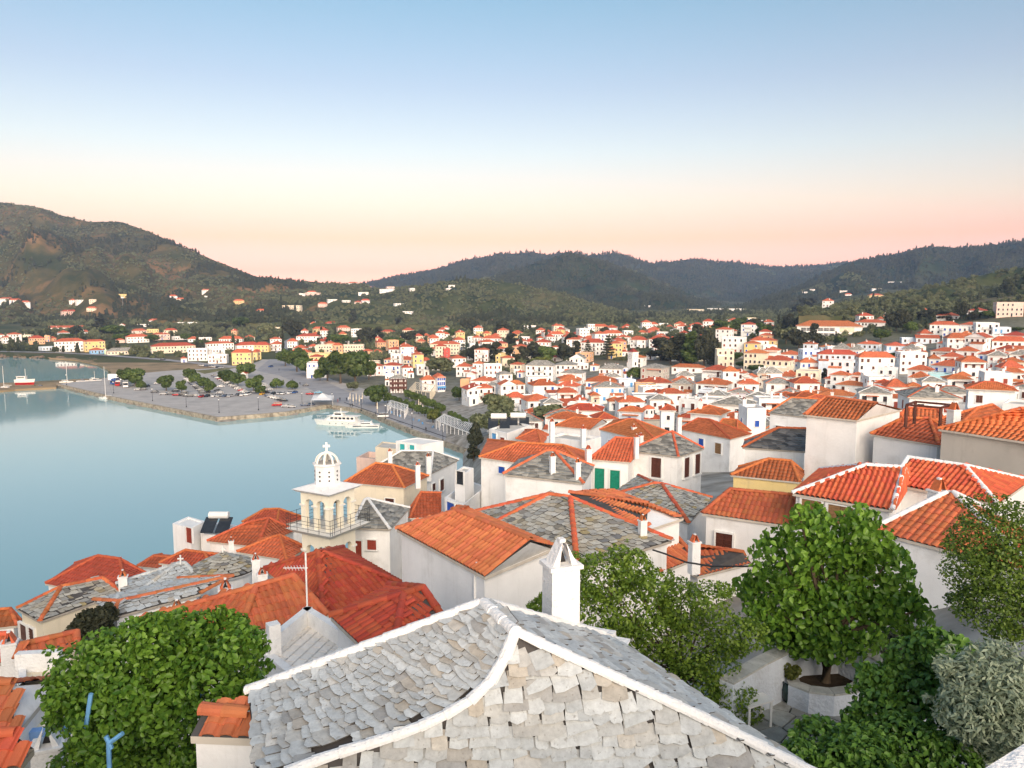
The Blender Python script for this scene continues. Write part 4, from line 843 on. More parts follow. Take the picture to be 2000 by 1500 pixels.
TREE_WORD = {'r': 'round green broadleaf tree', 'w': 'wide spreading green tree', 'd': 'dark brownish evergreen tree', 'c': 'slim dark cypress', 'a': 'tiered araucaria pine', 'o': 'grey-green bushy tree', 'y': 'yellow-green bushy tree', 't': 'tall green tree'}
def trunk_mb(base, h, r, rnd, limbs=4, spread=0.5):
    b = MB(); p = Vector(base); top = p + Vector((rnd.uniform(-.1, .1) * h, rnd.uniform(-.1, .1) * h, h))
    b.tube([p - Vector((0, 0, 0.3)), p.lerp(top, 0.5) + Vector((rnd.uniform(-.04, .04) * h, 0, 0)), top], [r * 1.25, r, r * 0.75], 7)
    for i in range(limbs):
        t = i * 6.28 / limbs + rnd.uniform(-.4, .4); e = top + Vector((math.cos(t) * spread, math.sin(t) * spread, spread * rnd.uniform(0.7, 1.2)))
        b.tube([top - Vector((0, 0, 0.05 * h)), top.lerp(e, 0.5) + Vector((0, 0, 0.08)), e], [r * 0.6, r * 0.42, r * 0.2], 5)
    return b
def tree(px, py, wpx, hpx, kind, rnd, group, lo=120, D=None, where=''):
    """px, py: foot of the tree; wpx, hpx: its size in the photograph"""
    g = hit(px, py, 0, lo, 3000) if D is None else Vector((Pd(px, py, D).x, D, zt(Pd(px, py, D).x, D)))
    sc = 1.15 * g.y / FPX; w = wpx * sc / 2; hh = hpx * sc
    root = empty('tree', g)
    stem = 0.04 * hh if kind in 'cd' else 0.12 * hh
    me = rnd.choice(CROWN[kind]); uh = KIND_H[kind]
    if kind == 'd' and me is CROWN['d'][1]: uh = 3.0
    put('crown', me, root, (g.x, g.y, g.z + stem), rnd.uniform(0, 6.28), (w, w, (hh - stem) / uh))
    trunk_mb(g, stem + 0.25 * hh, max(0.1, 0.03 * hh), rnd, 4, w * 0.4).build('trunk', M['bark'], root, True)
    THINGS.append((root, TREE_WORD[kind] + where, 'tree', group, px, py, g.y)); return root
rnd = random.Random(5)
TREES = """265 756 38 34 r;245 752 30 30 r;277 762 18 16 w;325 765 30 30 r;355 770 24 24 r;372 745 24 24 r;385 752 24 20 w;398 760 26 22 r;410 770 22 24 r;440 745 28 22 r;450 750 28 22 r;465 757 30 24 r;480 738 34 28 r;495 765 30 26 r;505 748 18 14 w;540 760 26 18 w;572 762 22 16 w;508 772 22 18 r;553 690 12 42 c;558 716 36 30 r;580 727 44 42 r;600 735 42 34 r;615 738 28 20 r;640 745 40 46 r;665 750 52 58 r;695 750 56 60 r;720 742 30 36 r;625 745 26 24 r;690 765 24 18 o;735 795 44 40 r;655 662 10 22 c;520 660 30 26 o;575 662 36 34 d;660 680 44 26 r;712 672 36 30 d;740 668 26 26 d;860 735 52 34 o;905 700 18 26 a;850 752 16 10 w;897 783 30 26 r;925 706 34 28 d;945 706 40 32 d;970 706 36 34 d;995 712 34 30 d;1020 715 36 34 d;1045 708 44 36 d;1070 712 36 34 r;1100 706 34 34 d;1125 700 30 30 d;1115 676 34 24 d;1055 716 40 18 y;1148 698 16 30 a;1187 704 24 44 a;1180 660 20 20 d;1290 705 60 40 d;1310 712 56 50 d;1330 712 54 54 d;1350 713 46 58 t;1375 714 44 62 d;1360 690 40 50 d;1395 714 30 44 d;1240 742 34 22 w;1250 738 16 14 d;1198 744 14 12 o;1380 664 40 22 o;1410 655 40 26 r;1440 650 44 26 r;1470 650 44 26 d;1455 642 22 20 t;1490 660 36 26 r;1435 705 30 16 r;1480 728 44 14 r;1455 720 34 14 r;1520 645 16 26 c;1540 645 26 30 d;1560 640 30 20 d;1535 672 40 30 o;1560 682 44 36 d;1590 668 30 32 d;1600 676 26 22 d;1632 672 10 22 c;1640 674 30 14 r;1575 612 60 26 d;1610 614 50 20 d;1750 648 44 40 d;1780 652 26 22 r;1720 668 40 22 r;1810 624 40 18 d;1845 626 36 16 d;1878 624 22 32 d;1900 626 26 14 d;1930 622 34 14 r;1985 648 26 8 r;1665 716 24 26 a;1660 718 26 14 d;1610 740 14 18 d;1625 726 14 8 r;1585 722 14 8 r;955 850 66 44 o;975 830 60 56 o;1010 840 44 34 o;930 880 34 50 d;925 900 30 44 d;1075 835 60 42 o;1060 812 44 28 o;1095 830 36 26 o;1745 700 18 10 r;820 662 24 16 d;770 680 46 20 r;800 668 40 20 d;835 695 44 16 r;880 662 30 18 r;690 640 24 30 d;735 612 12 12 d;780 640 30 18 d;920 650 34 26 d;985 660 40 30 d;1000 676 40 22 d;225 656 46 20 r;240 668 40 16 r;195 645 34 24 d;210 655 34 24 d;150 656 30 18 d;180 622 30 14 d;205 616 36 10 d;130 662 22 10 r;50 667 22 8 r;300 668 30 14 r;365 666 24 14 r;395 676 30 12 r;430 645 30 12 d;320 565 30 16 d;500 622 30 16 r;470 640 36 20 r"""
for s in TREES.replace('\n', '').split(';'):
    a = s.split(); tree(float(a[0]), float(a[1]), float(a[2]), float(a[3]), a[4], rnd, 'trees in and around the town', 60 if float(a[1]) > 790 else 150)
# clipped trees in two rows along the promenade
for i in range(9):
    t = i / 8; tree(757 + 96 * t, 789 + 34 * t, 17, 20, 'r', rnd, 'clipped trees along the promenade', 150, where=' clipped round')
for i in range(8):
    t = i / 7; tree(797 + 66 * t, 781 + 28 * t, 17, 19, 'r', rnd, 'clipped trees along the promenade', 150, where=' clipped round')
for i in range(5):
    t = i / 4; tree(880 + 28 * t, 818 + 14 * t, 14, 14, 'r', rnd, 'clipped trees along the promenade', 150, where=' clipped low')
tree(846, 828, 24, 27, 'y', rnd, 'clipped trees along the promenade', 150)
# ================================================================ the near roofs, piece by piece
def slate_piece_mat(name, warm):
    m, nt, p = new_mat(name); L = nt.links.new; p.inputs['Roughness'].default_value = 0.72; p.inputs['Specular IOR Level'].default_value = 0.35
    oi = nd(nt, 'ShaderNodeObjectInfo'); at_ = nd(nt, 'ShaderNodeAttribute'); at_.attribute_name = 'rnd'
    ad = nd(nt, 'ShaderNodeMath', operation='ADD'); L(oi.outputs['Random'], ad.inputs[0]); L(at_.outputs['Fac'], ad.inputs[1])
    fr = nd(nt, 'ShaderNodeMath', operation='FRACT'); L(ad.outputs[0], fr.inputs[0])
    r = nd(nt, 'ShaderNodeValToRGB'); e = r.color_ramp.elements; r.color_ramp.interpolation = 'LINEAR'
    cols = [(0.0, (0.55, 0.58, 0.58)), (0.3, (0.64, 0.67, 0.67)), (0.55, (0.47, 0.50, 0.51)), (0.74, (0.55, 0.55, 0.52)), (0.88, (0.38, 0.38, 0.37)), (0.95, (0.52, 0.47, 0.39)), (1.0, (0.64, 0.64, 0.61))] if not warm else \
           [(0.0, (0.44, 0.43, 0.38)), (0.25, (0.60, 0.57, 0.49)), (0.5, (0.36, 0.36, 0.34)), (0.68, (0.50, 0.44, 0.33)), (0.8, (0.20, 0.20, 0.20)), (0.9, (0.46, 0.36, 0.17)), (1.0, (0.62, 0.60, 0.54))]
    while len(e) < len(cols): e.new(0.5)
    for q, (a, c) in zip(e, cols): q.position = a; q.color = (*c, 1)
    L(fr.outputs[0], r.inputs[0])
    g = nd(nt, 'ShaderNodeNewGeometry')
    n1 = nd(nt, 'ShaderNodeTexNoise'); n1.inputs['Scale'].default_value = 9; n1.inputs['Detail'].default_value = 8; n1.inputs['Roughness'].default_value = 0.7; L(g.outputs['Position'], n1.inputs['Vector'])
    mr = nd(nt, 'ShaderNodeMapRange'); mr.inputs[1].default_value = 0.3; mr.inputs[2].default_value = 0.75; mr.inputs[3].default_value = 0.72; mr.inputs[4].default_value = 1.16; L(n1.outputs['Fac'], mr.inputs[0])
    hs = nd(nt, 'ShaderNodeHueSaturation'); L(r.outputs[0], hs.inputs['Color']); L(mr.outputs[0], hs.inputs['Value'])
    n2 = nd(nt, 'ShaderNodeTexNoise'); n2.inputs['Scale'].default_value = 22; n2.inputs['Detail'].default_value = 6; L(g.outputs['Position'], n2.inputs['Vector'])
    m2 = nd(nt, 'ShaderNodeMapRange'); m2.inputs[1].default_value = 0.62; m2.inputs[2].default_value = 0.72; m2.inputs[4].default_value = 0.6; L(n2.outputs['Fac'], m2.inputs[0])
    mx = nd(nt, 'ShaderNodeMix', data_type='RGBA'); L(m2.outputs[0], mx.inputs[0]); L(hs.outputs[0], mx.inputs[6]); mx.inputs[7].default_value = (0.20, 0.18, 0.15, 1)
    n4 = nd(nt, 'ShaderNodeTexNoise'); n4.inputs['Scale'].default_value = 1.3; n4.inputs['Detail'].default_value = 8; n4.inputs['Roughness'].default_value = 0.75; L(g.outputs['Position'], n4.inputs['Vector'])
    m4 = nd(nt, 'ShaderNodeMapRange'); m4.inputs[1].default_value = 0.70; m4.inputs[2].default_value = 0.74; m4.inputs[4].default_value = 0.8; L(n4.outputs['Fac'], m4.inputs[0])
    m5 = nd(nt, 'ShaderNodeMix', data_type='RGBA'); L(m4.outputs[0], m5.inputs[0]); L(mx.outputs[2], m5.inputs[6]); m5.inputs[7].default_value = (0.36, 0.19, 0.03, 1)   # lichen
    L(m5.outputs[2], p.inputs['Base Color'])
    bp = nd(nt, 'ShaderNodeBump'); bp.inputs['Strength'].default_value = 0.5; bp.inputs['Distance'].default_value = 0.02; L(n1.outputs['Fac'], bp.inputs['Height']); L(bp.outputs[0], p.inputs['Normal'])
    return m
M['slate_piece'] = slate_piece_mat('pale_slate', False); M['slate_warm'] = slate_piece_mat('warm_slate', True)
M['slate_edge'] = mat('shaded_slate_edge', (0.12, 0.115, 0.11), 0.9, 0.3, 12)  # slate sides coloured dark to draw the shadow line under each course
M['slate_black'] = mat('dark_slate', (0.13, 0.13, 0.13), 0.75, 0.3, 5, 0.4, 20, rnd=0.6)
def clay(name, col, dark): return mat(name, col, 0.85, 0.18, 2.0, 0.25, 40, rnd=0.15, spec=0.25, dirt=dark, dscale=0.9, dlo=0.50, dhi=0.82)
M['clay'] = clay('orange_clay', (0.57, 0.18, 0.08), (0.34, 0.11, 0.05)); M['clay_red'] = clay('red_clay', (0.64, 0.145, 0.07), (0.36, 0.09, 0.05))
M['clay_old'] = clay('old_brown_clay', (0.55, 0.16, 0.07), (0.24, 0.10, 0.06)); M['clay_dark'] = clay('dark_red_clay', (0.44, 0.085, 0.045), (0.20, 0.055, 0.035))
M['lime'] = mat('thick_whitewash', (0.84, 0.84, 0.83), 0.85, 0.06, 4, 0.6, 18, dirt=(0.45, 0.42, 0.38), dscale=2.5, dlo=0.62, dhi=0.8)
M['deck'] = mat('mortar_bed', (0.085, 0.080, 0.078), 0.95, 0.2, 3)
M['mortar'] = mat('grey_mortar', (0.42, 0.38, 0.33), 0.95, 0.2, 3, 0.4, 15)
def tile_mesh(w, ln, hump, mt, rnd):
    b = MB(); xs = [-0.5, -0.36, -0.27, 0, 0.27, 0.36, 0.5]; zs = [0, 0.0, hump * 0.72, hump, hump * 0.72, 0.0, 0]
    lo = [(x * w, 0, z + 0.030) for x, z in zip(xs, zs)]; hi = [(x * w * 0.97, ln, z * 0.9 + 0.004) for x, z in zip(xs, zs)]
    for i in range(6):
        b.face([lo[i], lo[i + 1], hi[i + 1], hi[i]]); b.face([(lo[i][0], 0, lo[i][2] - 0.022), (lo[i + 1][0], 0, lo[i + 1][2] - 0.022), lo[i + 1], lo[i]])
    return b.mesh('tile', M[mt])
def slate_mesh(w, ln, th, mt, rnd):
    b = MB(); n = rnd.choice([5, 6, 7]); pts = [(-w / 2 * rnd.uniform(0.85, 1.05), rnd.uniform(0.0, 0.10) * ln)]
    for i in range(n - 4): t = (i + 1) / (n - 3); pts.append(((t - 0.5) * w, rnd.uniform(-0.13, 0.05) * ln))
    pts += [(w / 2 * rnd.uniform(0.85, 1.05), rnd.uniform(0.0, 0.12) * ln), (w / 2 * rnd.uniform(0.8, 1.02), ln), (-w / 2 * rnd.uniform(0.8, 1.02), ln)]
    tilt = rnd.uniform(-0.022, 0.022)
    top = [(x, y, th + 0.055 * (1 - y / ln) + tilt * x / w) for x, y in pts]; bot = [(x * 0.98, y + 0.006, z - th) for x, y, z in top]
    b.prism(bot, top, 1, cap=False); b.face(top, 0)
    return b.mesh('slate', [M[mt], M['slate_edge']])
def frame(o, u, v):
    u = u.normalized(); n = u.cross(v).normalized(); v = n.cross(u)
    return Matrix(((u.x, v.x, n.x, o.x), (u.y, v.y, n.y, o.y), (u.z, v.z, n.z, o.z), (0, 0, 0, 1)))
def put_m(name, me, parent, mw):
    o = bpy.data.objects.new(name, me); o.parent = parent; o.matrix_basis = Matrix.Translation(-wloc(parent)) @ mw; return link(o)
def cover(Lf, Rf, w, expo, rnd, jitter=0.0, rowlen=None, wv=0.0, inset=0.0, twist=0.0):
    """courses of pieces between two side lines Lf(t), Rf(t), eave at t = 0: a list of frames"""
    out = []; N = 24
    ln = sum(((Lf((i + 1) / N) + Rf((i + 1) / N)) / 2 - (Lf(i / N) + Rf(i / N)) / 2).length for i in range(N))
    a0, b0 = Lf(0), Rf(0); u0 = (b0 - a0).normalized(); up = ((Lf(0.5) + Rf(0.5)) / 2 - (a0 + b0) / 2); sl = (up - u0 * up.dot(u0)).length * 2 / 1.0
    rows = max(2, int(round(sl / expo)))
    for r in range(rows):
        t = (r + 0.0) / rows; t2 = min(1.0, (r + 1.0) / rows)
        a, b = Lf(t), Rf(t); a2, b2 = Lf(t2), Rf(t2); seg = b - a; W_ = seg.length
        if W_ < w * 0.5: continue
        u = seg / W_; s0 = (a - a0).dot(u0)
        if wv:                                               # irregular widths
            s = rnd.uniform(-0.5, 0.3) * w
            while s < W_ - 0.2 * w:
                pw = w * rnd.uniform(1 - wv, 1 + wv); c = s + pw / 2; s += pw * 1.0
                if c < inset or c > W_ - inset: continue
                f = c / W_; p = a.lerp(b, f); v = a2.lerp(b2, f) - p
                if v.length < 1e-4: continue
                uu = u + v.normalized() * (twist + rnd.uniform(-jitter, jitter))
                p = p + v.normalized() * rnd.uniform(-0.3, 0.25) * expo
                t3 = min(1.0, t + 1.5 / rows); a3, b3 = Lf(t3), Rf(t3); w3 = (b3 - a3).length; s3 = (p + v.normalized() * 1.5 * expo - a3).dot((b3 - a3).normalized()) if w3 > 0.02 else -1
                if t3 < 1 and not (0.02 < s3 < w3 - 0.02): continue
                out.append((p, uu, v, pw / w))
        else:
            k0 = math.ceil((s0 + w * 0.25) / w); x = k0 * w - s0
            while x < W_ - w * 0.2:
                f = x / W_; p = a.lerp(b, f); nn = u.cross((a2 + b2) / 2 - (a + b) / 2); v = nn.cross(u)
                out.append((p, u + v.normalized() * rnd.uniform(-0.02, 0.02), v, 1.0)); x += w
    return out
def lay(parent, places, meshes, name, rnd, many=300, thick_scale=None):
    """the pieces that show largest become parts of their own, the rest one part"""
    cam_p = Vector((0, 0, CAM_H)); vis = []; rest = []
    for p, u, v, s in places:
        n = u.cross(v); x, y = pix(p); ok = n.dot(cam_p - p) > 0 and -20 < x < 2020 and y < 1530
        vis.append((0 if ok else 1, (p - cam_p).length, p, u, v, s))
    vis.sort(key=lambda q: (q[0], q[1]))
    chosen = vis[:many]; rest = [q for q in vis[many:]]
    for _, _, p, u, v, s in chosen:
        me = rnd.choice(meshes); mw = frame(p, u, v) @ Matrix.Diagonal((s, rnd.uniform(0.95, 1.08), 1, 1)); put_m(name, me, parent, mw)
    if rest:
        off = np.array(wloc(parent)); VV = []; FF = []; RN = []; MI = []; base = 0
        data = []
        for me in meshes:
            vv = np.empty(len(me.vertices) * 3); me.vertices.foreach_get('co', vv); data.append((vv.reshape(-1, 3), [tuple(p.vertices) for p in me.polygons], [p.material_index for p in me.polygons]))
        for _, _, p, u, v, s in rest:
            vv, ff, mm = rnd.choice(data); MI.extend(mm); mw = np.array(frame(p, u, v)); q = vv * np.array([s, 1, 1]); q = q @ mw[:3, :3].T + mw[:3, 3] - off
            VV.append(q); FF.extend([tuple(i + base for i in f) for f in ff]); base += len(vv); RN.extend([rnd.random()] * len(vv))
        me = bpy.data.meshes.new(name + 's_beyond'); me.from_pydata(np.concatenate(VV).tolist(), [], FF); [me.materials.append(q) for q in meshes[0].materials]; me.polygons.foreach_set('material_index', MI)
        at_ = me.attributes.new('rnd', 'FLOAT', 'POINT'); at_.data.foreach_set('value', RN)
        o = bpy.data.objects.new('remaining_' + name + 's', me); o.parent = parent; link(o); o['kind'] = 'stuff'
def cap_meshes(r, ln, mt, rnd, n=3):
    out = []
    for k in range(n):
        b = MB(); A = np.linspace(-0.25, math.pi + 0.25, 8); r0, r1 = r * rnd.uniform(1.0, 1.1), r * rnd.uniform(0.82, 0.9)
        a = [(math.cos(x) * r0, -0.02, math.sin(x) * r0 * 0.85) for x in A]; c = [(math.cos(x) * r1, ln, math.sin(x) * r1 * 0.85) for x in A]
        for i in range(7): b.face([a[i], c[i], c[i + 1], a[i + 1]])
        b.face(list(reversed(a)))
        out.append(b.mesh('ridge_tile', M[mt]))
    return out
def lay_caps(parent, path, meshes, seg, name='ridge_tile', rnd=random):
    """path runs upwards; every cap laps over the one below"""
    path = [Vector(p) for p in path]; L_ = [0.0]
    for a, b in zip(path[:-1], path[1:]): L_.append(L_[-1] + (b - a).length)
    n = max(1, int(round(L_[-1] / seg)))
    def P(s):
        s = min(max(s, 0), L_[-1]); i = max(0, min(len(path) - 2, int(np.searchsorted(L_, s)) - 1)); f = (s - L_[i]) / max(1e-6, L_[i + 1] - L_[i]); return path[i].lerp(path[i + 1], f)
    for k in range(n):
        a, b = P(k * L_[-1] / n), P((k + 1) * L_[-1] / n); d = (b - a).normalized(); x = d.cross(Vector((0, 0, 1)))
        if x.length < 1e-3: continue
        x.normalize(); put_m(name, rnd.choice(meshes), parent, frame(a, x, d) @ Matrix.Diagonal((1, (b - a).length / seg, 1, 1)))
def lin(a, b): return lambda t: a.lerp(b, t)
def hero(label, E, Rg, ze, zr, roof='tile', wall='w', base=6.0, gable=(), pieces=None, caps_m=None, expo=0.34, tw=0.23, cat='house', clay_m='clay', hump=0.06, many=300, eave=0.10, inset=0.18, wins=(), name='house', over=0.0, skirt=None):
    """E: pixels of the four eave corners (front-left, front-right, back-right, back-left; None = completed to a parallelogram);
       Rg: pixels of the two ridge ends; heights ze / zr fix how far off they are"""
    rnd = random.Random(label)
    e = [Pz(*q, ze) if q is not None else None for q in E]
    if e[2] is None and e[3] is None:
        r0, r1 = Pz(*Rg[0], zr), Pz(*Rg[1], zr); m_ = (r0 + r1) / 2; f_ = (e[0] + e[1]) / 2; dv = (m_ - f_) * 2; t_ = (e[1] - e[0]).normalized(); pv = Vector((-t_.y, t_.x, 0)); dl = max(2.5 if (e[1] - e[0]).length > 2 else 0.5, dv.dot(pv)); e[2] = e[1] + pv * dl; e[3] = e[0] + pv * dl
    elif e[3] is None: e[3] = e[0] + e[2] - e[1]
    elif e[2] is None: e[2] = e[1] + e[3] - e[0]
    eu = (e[1] - e[0]).normalized(); en = Vector((-eu.y, eu.x, 0))
    def pitch(z):
        m_ = (Pz(*Rg[0], z) + Pz(*Rg[1], z)) / 2; return (z - ze) / max(1e-3, (m_ - e[0]).dot(en)) if (m_ - e[0]).dot(en) > 0.05 else 9.0
    if not 0.22 < pitch(zr) < 0.75:                          # keep the roof at a believable pitch
        lo_, hi_ = ze + 0.02, zr + 1.5
        for _ in range(40):
            md = (lo_ + hi_) / 2
            if pitch(md) > 0.42: hi_ = md
            else: lo_ = md
        zr = lo_
    r = [Pz(*q, zr) for q in Rg]
    c = (e[0] + e[1] + e[2] + e[3]) / 4
    root = empty(name, (c.x, c.y, ze - base)); D = min(q.y for q in e)
    inn = [q + (Vector((c.x, c.y, q.z)) - q).normalized() * inset for q in e]
    b = MB(); b.prism([(q.x, q.y, ze - base) for q in inn], [(q.x, q.y, ze - 0.06) for q in inn])
    for g in gable:                                          # gable ends: 'r' or 'l'
        if g == 'r': b.face([inn[1] - Vector((0, 0, 0.06)), inn[2] - Vector((0, 0, 0.06)), r[1] - Vector((0, 0, 0.05))])
        else: b.face([inn[3] - Vector((0, 0, 0.06)), inn[0] - Vector((0, 0, 0.06)), r[0] - Vector((0, 0, 0.05))])
    b.build('wall', WALL[wall] if isinstance(wall, str) else wall, root)
    F = [(e[0], e[1], r[1], r[0]), (e[2], e[3], r[0], r[1])]
    if 'r' not in gable: F.append((e[1], e[2], r[1], r[1]))
    if 'l' not in gable: F.append((e[3], e[0], r[0], r[0]))
    rb = MB()
    mrow = {'tile': M['tile'], 'tile_dark': M['tile_dark'], 'slate': M['slate'], 'slate_dark': M['slate_dark']}[roof]
    sl = roof.startswith('slate')
    for a, q, tr, tl in F:
        u = (q - a).normalized(); mid = (tl + tr) / 2 - a; v = mid - u * mid.dot(u); ln = v.length; v = v / ln; nrm = u.cross(v)
        rows = max(1, int(round(ln / 0.36))) if not pieces and not sl else (max(1, int(round(ln / 0.26))) if not pieces else 1)
        for k in range(rows):
            t0, t1 = k / rows, (k + 1) / rows; l0, r0, l1, r1 = a.lerp(tl, t0), q.lerp(tr, t0), a.lerp(tl, t1), q.lerp(tr, t1); lf = nrm * (0.045 if rows > 1 else 0)
            pts = [l0 + lf, r0 + lf, r1, l1]; uv = [((p - a).dot(u), (p - a).dot(v)) for p in (l0, r0, r1, l1)]
            if (r1 - l1).length < 0.02: pts, uv = pts[:3], uv[:3]
            rb.face(pts, 0, uv)
            if rows > 1: rb.face([l0, r0, r0 + lf, l0 + lf], 0, [uv[0], uv[1], uv[1], uv[0]])
    dn = Vector((0, 0, -eave))
    for i in range(4): rb.face([e[i] + dn, e[(i + 1) % 4] + dn, e[(i + 1) % 4], e[i]], 1)
    rb.face([p + dn for p in reversed(e)], 1)
    rf = rb.build('roof', [M['deck'] if pieces else mrow, M['eave'] if not sl else M['mortar']], root)
    if pieces:
        pl = []
        for a, q, tr, tl in F:
            n = (q - a).cross((tl + tr) / 2 - a)
            if n.dot(Vector((0, 0, CAM_H)) - a) < 0: continue
            pl += cover(lin(a, tl), lin(q, tr), tw, expo, rnd, 0.06 if pieces == 'slate' else 0, wv=0.3 if pieces == 'slate' else 0)
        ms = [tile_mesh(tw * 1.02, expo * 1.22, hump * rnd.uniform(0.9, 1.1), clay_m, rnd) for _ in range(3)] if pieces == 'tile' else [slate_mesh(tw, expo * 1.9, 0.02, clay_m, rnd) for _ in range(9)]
        lay(rf, pl, ms, pieces, rnd, many)
    cm = caps_m or ('terracotta' if not pieces or pieces == 'slate' else clay_m)
    cs = cap_meshes(0.11 if pieces else 0.10, 0.40, cm, rnd)
    up = Vector((0, 0, 0.05))
    hips = [(e[0], r[0])] if 'l' not in gable else []
    if 'l' not in gable: hips.append((e[3], r[0]))
    if 'r' not in gable: hips += [(e[1], r[1]), (e[2], r[1])]
    if D < 42:
        for a, q in hips: lay_caps(rf, (a + up, q + up), cs, 0.38, rnd=rnd)
        if (r[0] - r[1]).length > 0.3: lay_caps(rf, (r[0] + up, r[1] + up), cs, 0.38, rnd=rnd)
    else:
        cb = MB()
        for a, q in hips + ([(r[0], r[1])] if (r[0] - r[1]).length > 0.3 else []): caps(cb, (a + up * 0.5, q + up * 0.5), 0.11, 0, 0.5)
        cb.build('ridge_tiles', M[cm], rf)
    for wn_ in wins: wall_piece(root, inn, ze, wn_)
    x, y = pix((e[0] + e[1]) / 2)
    THINGS.append((root, label, cat, 'near roofs below the viewpoint' if D < 60 else 'houses of the old town slope', x, y, D))
    return root, rf, e, r
def wall_piece(root, inn, ze, spec):
    """(side, px, py_bottom, width px, height px, kind[, name]) on a wall: side f / r / l"""
    side, px, py, w, h, kind = spec[:6]; nm = spec[6] if len(spec) > 6 else 'window'
    a, b = {'f': (inn[0], inn[1]), 'r': (inn[1], inn[2]), 'l': (inn[3], inn[0])}[side]
    t = (b - a); t.z = 0; t.normalize(); n = Vector((t.y, -t.x, 0)); d = ray(px, py); o = Vector((0, 0, CAM_H)); k = (a - o).dot(n) / d.dot(n); p = o + d * k
    dist = (p - o).length; sx = abs(t.cross(d.normalized()).z) if side == 'f' else max(0.25, abs(t.cross(d.normalized()).z))
    W_ = w * dist / FPX / max(0.3, sx); H_ = h * dist / FPX
    rz = math.atan2(t.y, t.x); me = DOOR[kind] if nm == 'door' else WIN[kind]; bw, bh = (1.0, 2.1) if nm == 'door' else (0.95, 1.35)
    return put(nm, me, root, p + n * 0.03, rz, (W_ / bw, 1.0, H_ / bh))
def tall_chimney(px, py, wpx, hpx, D, parent, cap='tile', nm='chimney', mt=None):
    """a plastered stack with a small house of tiles over the flue; px, py: its foot"""
    p = Pd(px, py, D); k = (p - Vector((0, 0, CAM_H))).length / FPX; w = wpx * k; h = hpx * k
    b = MB(); b.box((p.x, p.y, p.z + h / 2 - 0.4), (w, w * 0.85, h + 0.8), 0.35, 0, 0.96); b.box((p.x, p.y, p.z + h + 0.02), (w * 1.14, w, 0.06), 0.35, 0)
    t = p + Vector((0, 0, h + 0.05)); c, s = math.cos(0.35), math.sin(0.35); e = 0.42 * w
    R_ = lambda x, y, z: (t.x + x * c - y * s, t.y + x * s + y * c, t.z + z)
    m = 0 if cap == 'white' else 1
    for q in (-1, 1):
        b.face([R_(q * e, -e * 0.8, 0), R_(q * e, e * 0.8, 0), R_(q * 0.03, e * 0.6, w * 0.72), R_(q * 0.03, -e * 0.6, w * 0.72)], m)
        b.face([R_(q * e * 0.8, -e * 0.8, 0), R_(q * e * 0.8, e * 0.8, 0), R_(0, e * 0.6, w * 0.62), R_(0, -e * 0.6, w * 0.62)], m)
        b.face([R_(q * e * 0.5, -e * .9, 0), R_(q * e, -e * 0.8, 0), R_(q * .03, -e * .6, w * .72)], m)
    b.face([R_(0.4 * e, 0, 0), R_(-0.4 * e, 0, 0), R_(0, 0, w * 0.5)], 2)
    b.box((t.x, t.y, t.z + w * 0.74), (w * 0.2, w * 0.25, w * 0.12), 0.35, 0)
    return b.build(nm, [mt or M['lime'], M['terracotta'], M['iron']], parent)
# ---------------------------------------------------------------- near houses, left to right and far to near
X = {}
X['h2'] = hero('white house with orange barrel tile roof and grey mortar edge, right behind the slate roof', [(775, 1034), (947, 1127), (1086, 1069), None], [(893, 1000), (1036, 1056)], 41.8, 42.6, 'tile', 'w', 6, 'r', 'tile', clay_m='clay', hump=0.10, tw=0.20)
X['h3'] = hero('small hipped dark red tile roof between the tiled terrace and the slate roof', [(760, 1314), (880, 1232), None, (646, 1205)], [(789, 1163), (826, 1150)], 42.0, 42.9, 'tile_dark', 'w', 5, '', 'tile', clay_m='clay_dark', hump=0.055, tw=0.21)
X['h4b'] = hero('long hipped brownish tile roof behind the vine arbour', [(466, 1240), (640, 1203), None, (258, 1216)], [(500, 1147), (573, 1126)], 40.0, 41.3, 'tile_dark', 'w', 6, '', 'tile', clay_m='clay_old', hump=0.05, tw=0.22)
X['h4a'] = hero('large red-brown tile roof in front of the bell tower', [(632, 1203), (800, 1146), None, (515, 1112)], [(622, 1081), (632, 1080)], 39.2, 41.0, 'tile_dark', 'w', 6, '', 'tile', clay_m='clay_dark', hump=0.055, tw=0.22)
X['h5'] = hero('house with broad tawny slate roof and a red ridge of tiles', [(962, 1024), (1128, 1112), (1312, 1056), (930, 1000)], [(1072, 967), (1114, 973)], 40.6, 42.2, 'slate', 'w', 6, '', 'slate', expo=0.24, tw=0.36, clay_m='slate_warm', caps_m='clay_red')
X['h6a'] = hero('narrow orange tile roof behind the tawny slate roof', [(1125, 975), (1262, 1036), (1335, 1012), None], [(1112, 963), (1266, 984)], 40.9, 41.7, 'tile', 'w', 5, 'lr', 'tile', clay_m='clay', hump=0.095, tw=0.20)
X['h6b'] = hero('steep orange tile roof with a white drain line beside the tawny slate roof', [(1290, 1118), (1358, 1091), None, None], [(1240, 1006), (1268, 988)], 39.4, 41.3, 'tile', 'w', 5, '', 'tile', clay_m='clay', hump=0.055, tw=0.22)
X['h7'] = hero('round-cornered white house, orange tile roof edged with dark slates, one brown window', [(1372, 1003), (1560, 1030), None, None], [(1426, 957), (1556, 969)], 40.2, 41.5, 'tile', 'w', 6, '', 'tile', clay_m='clay_old', hump=0.05, tw=0.22, wins=[('f', 1414, 1082, 28, 40, 'n')])
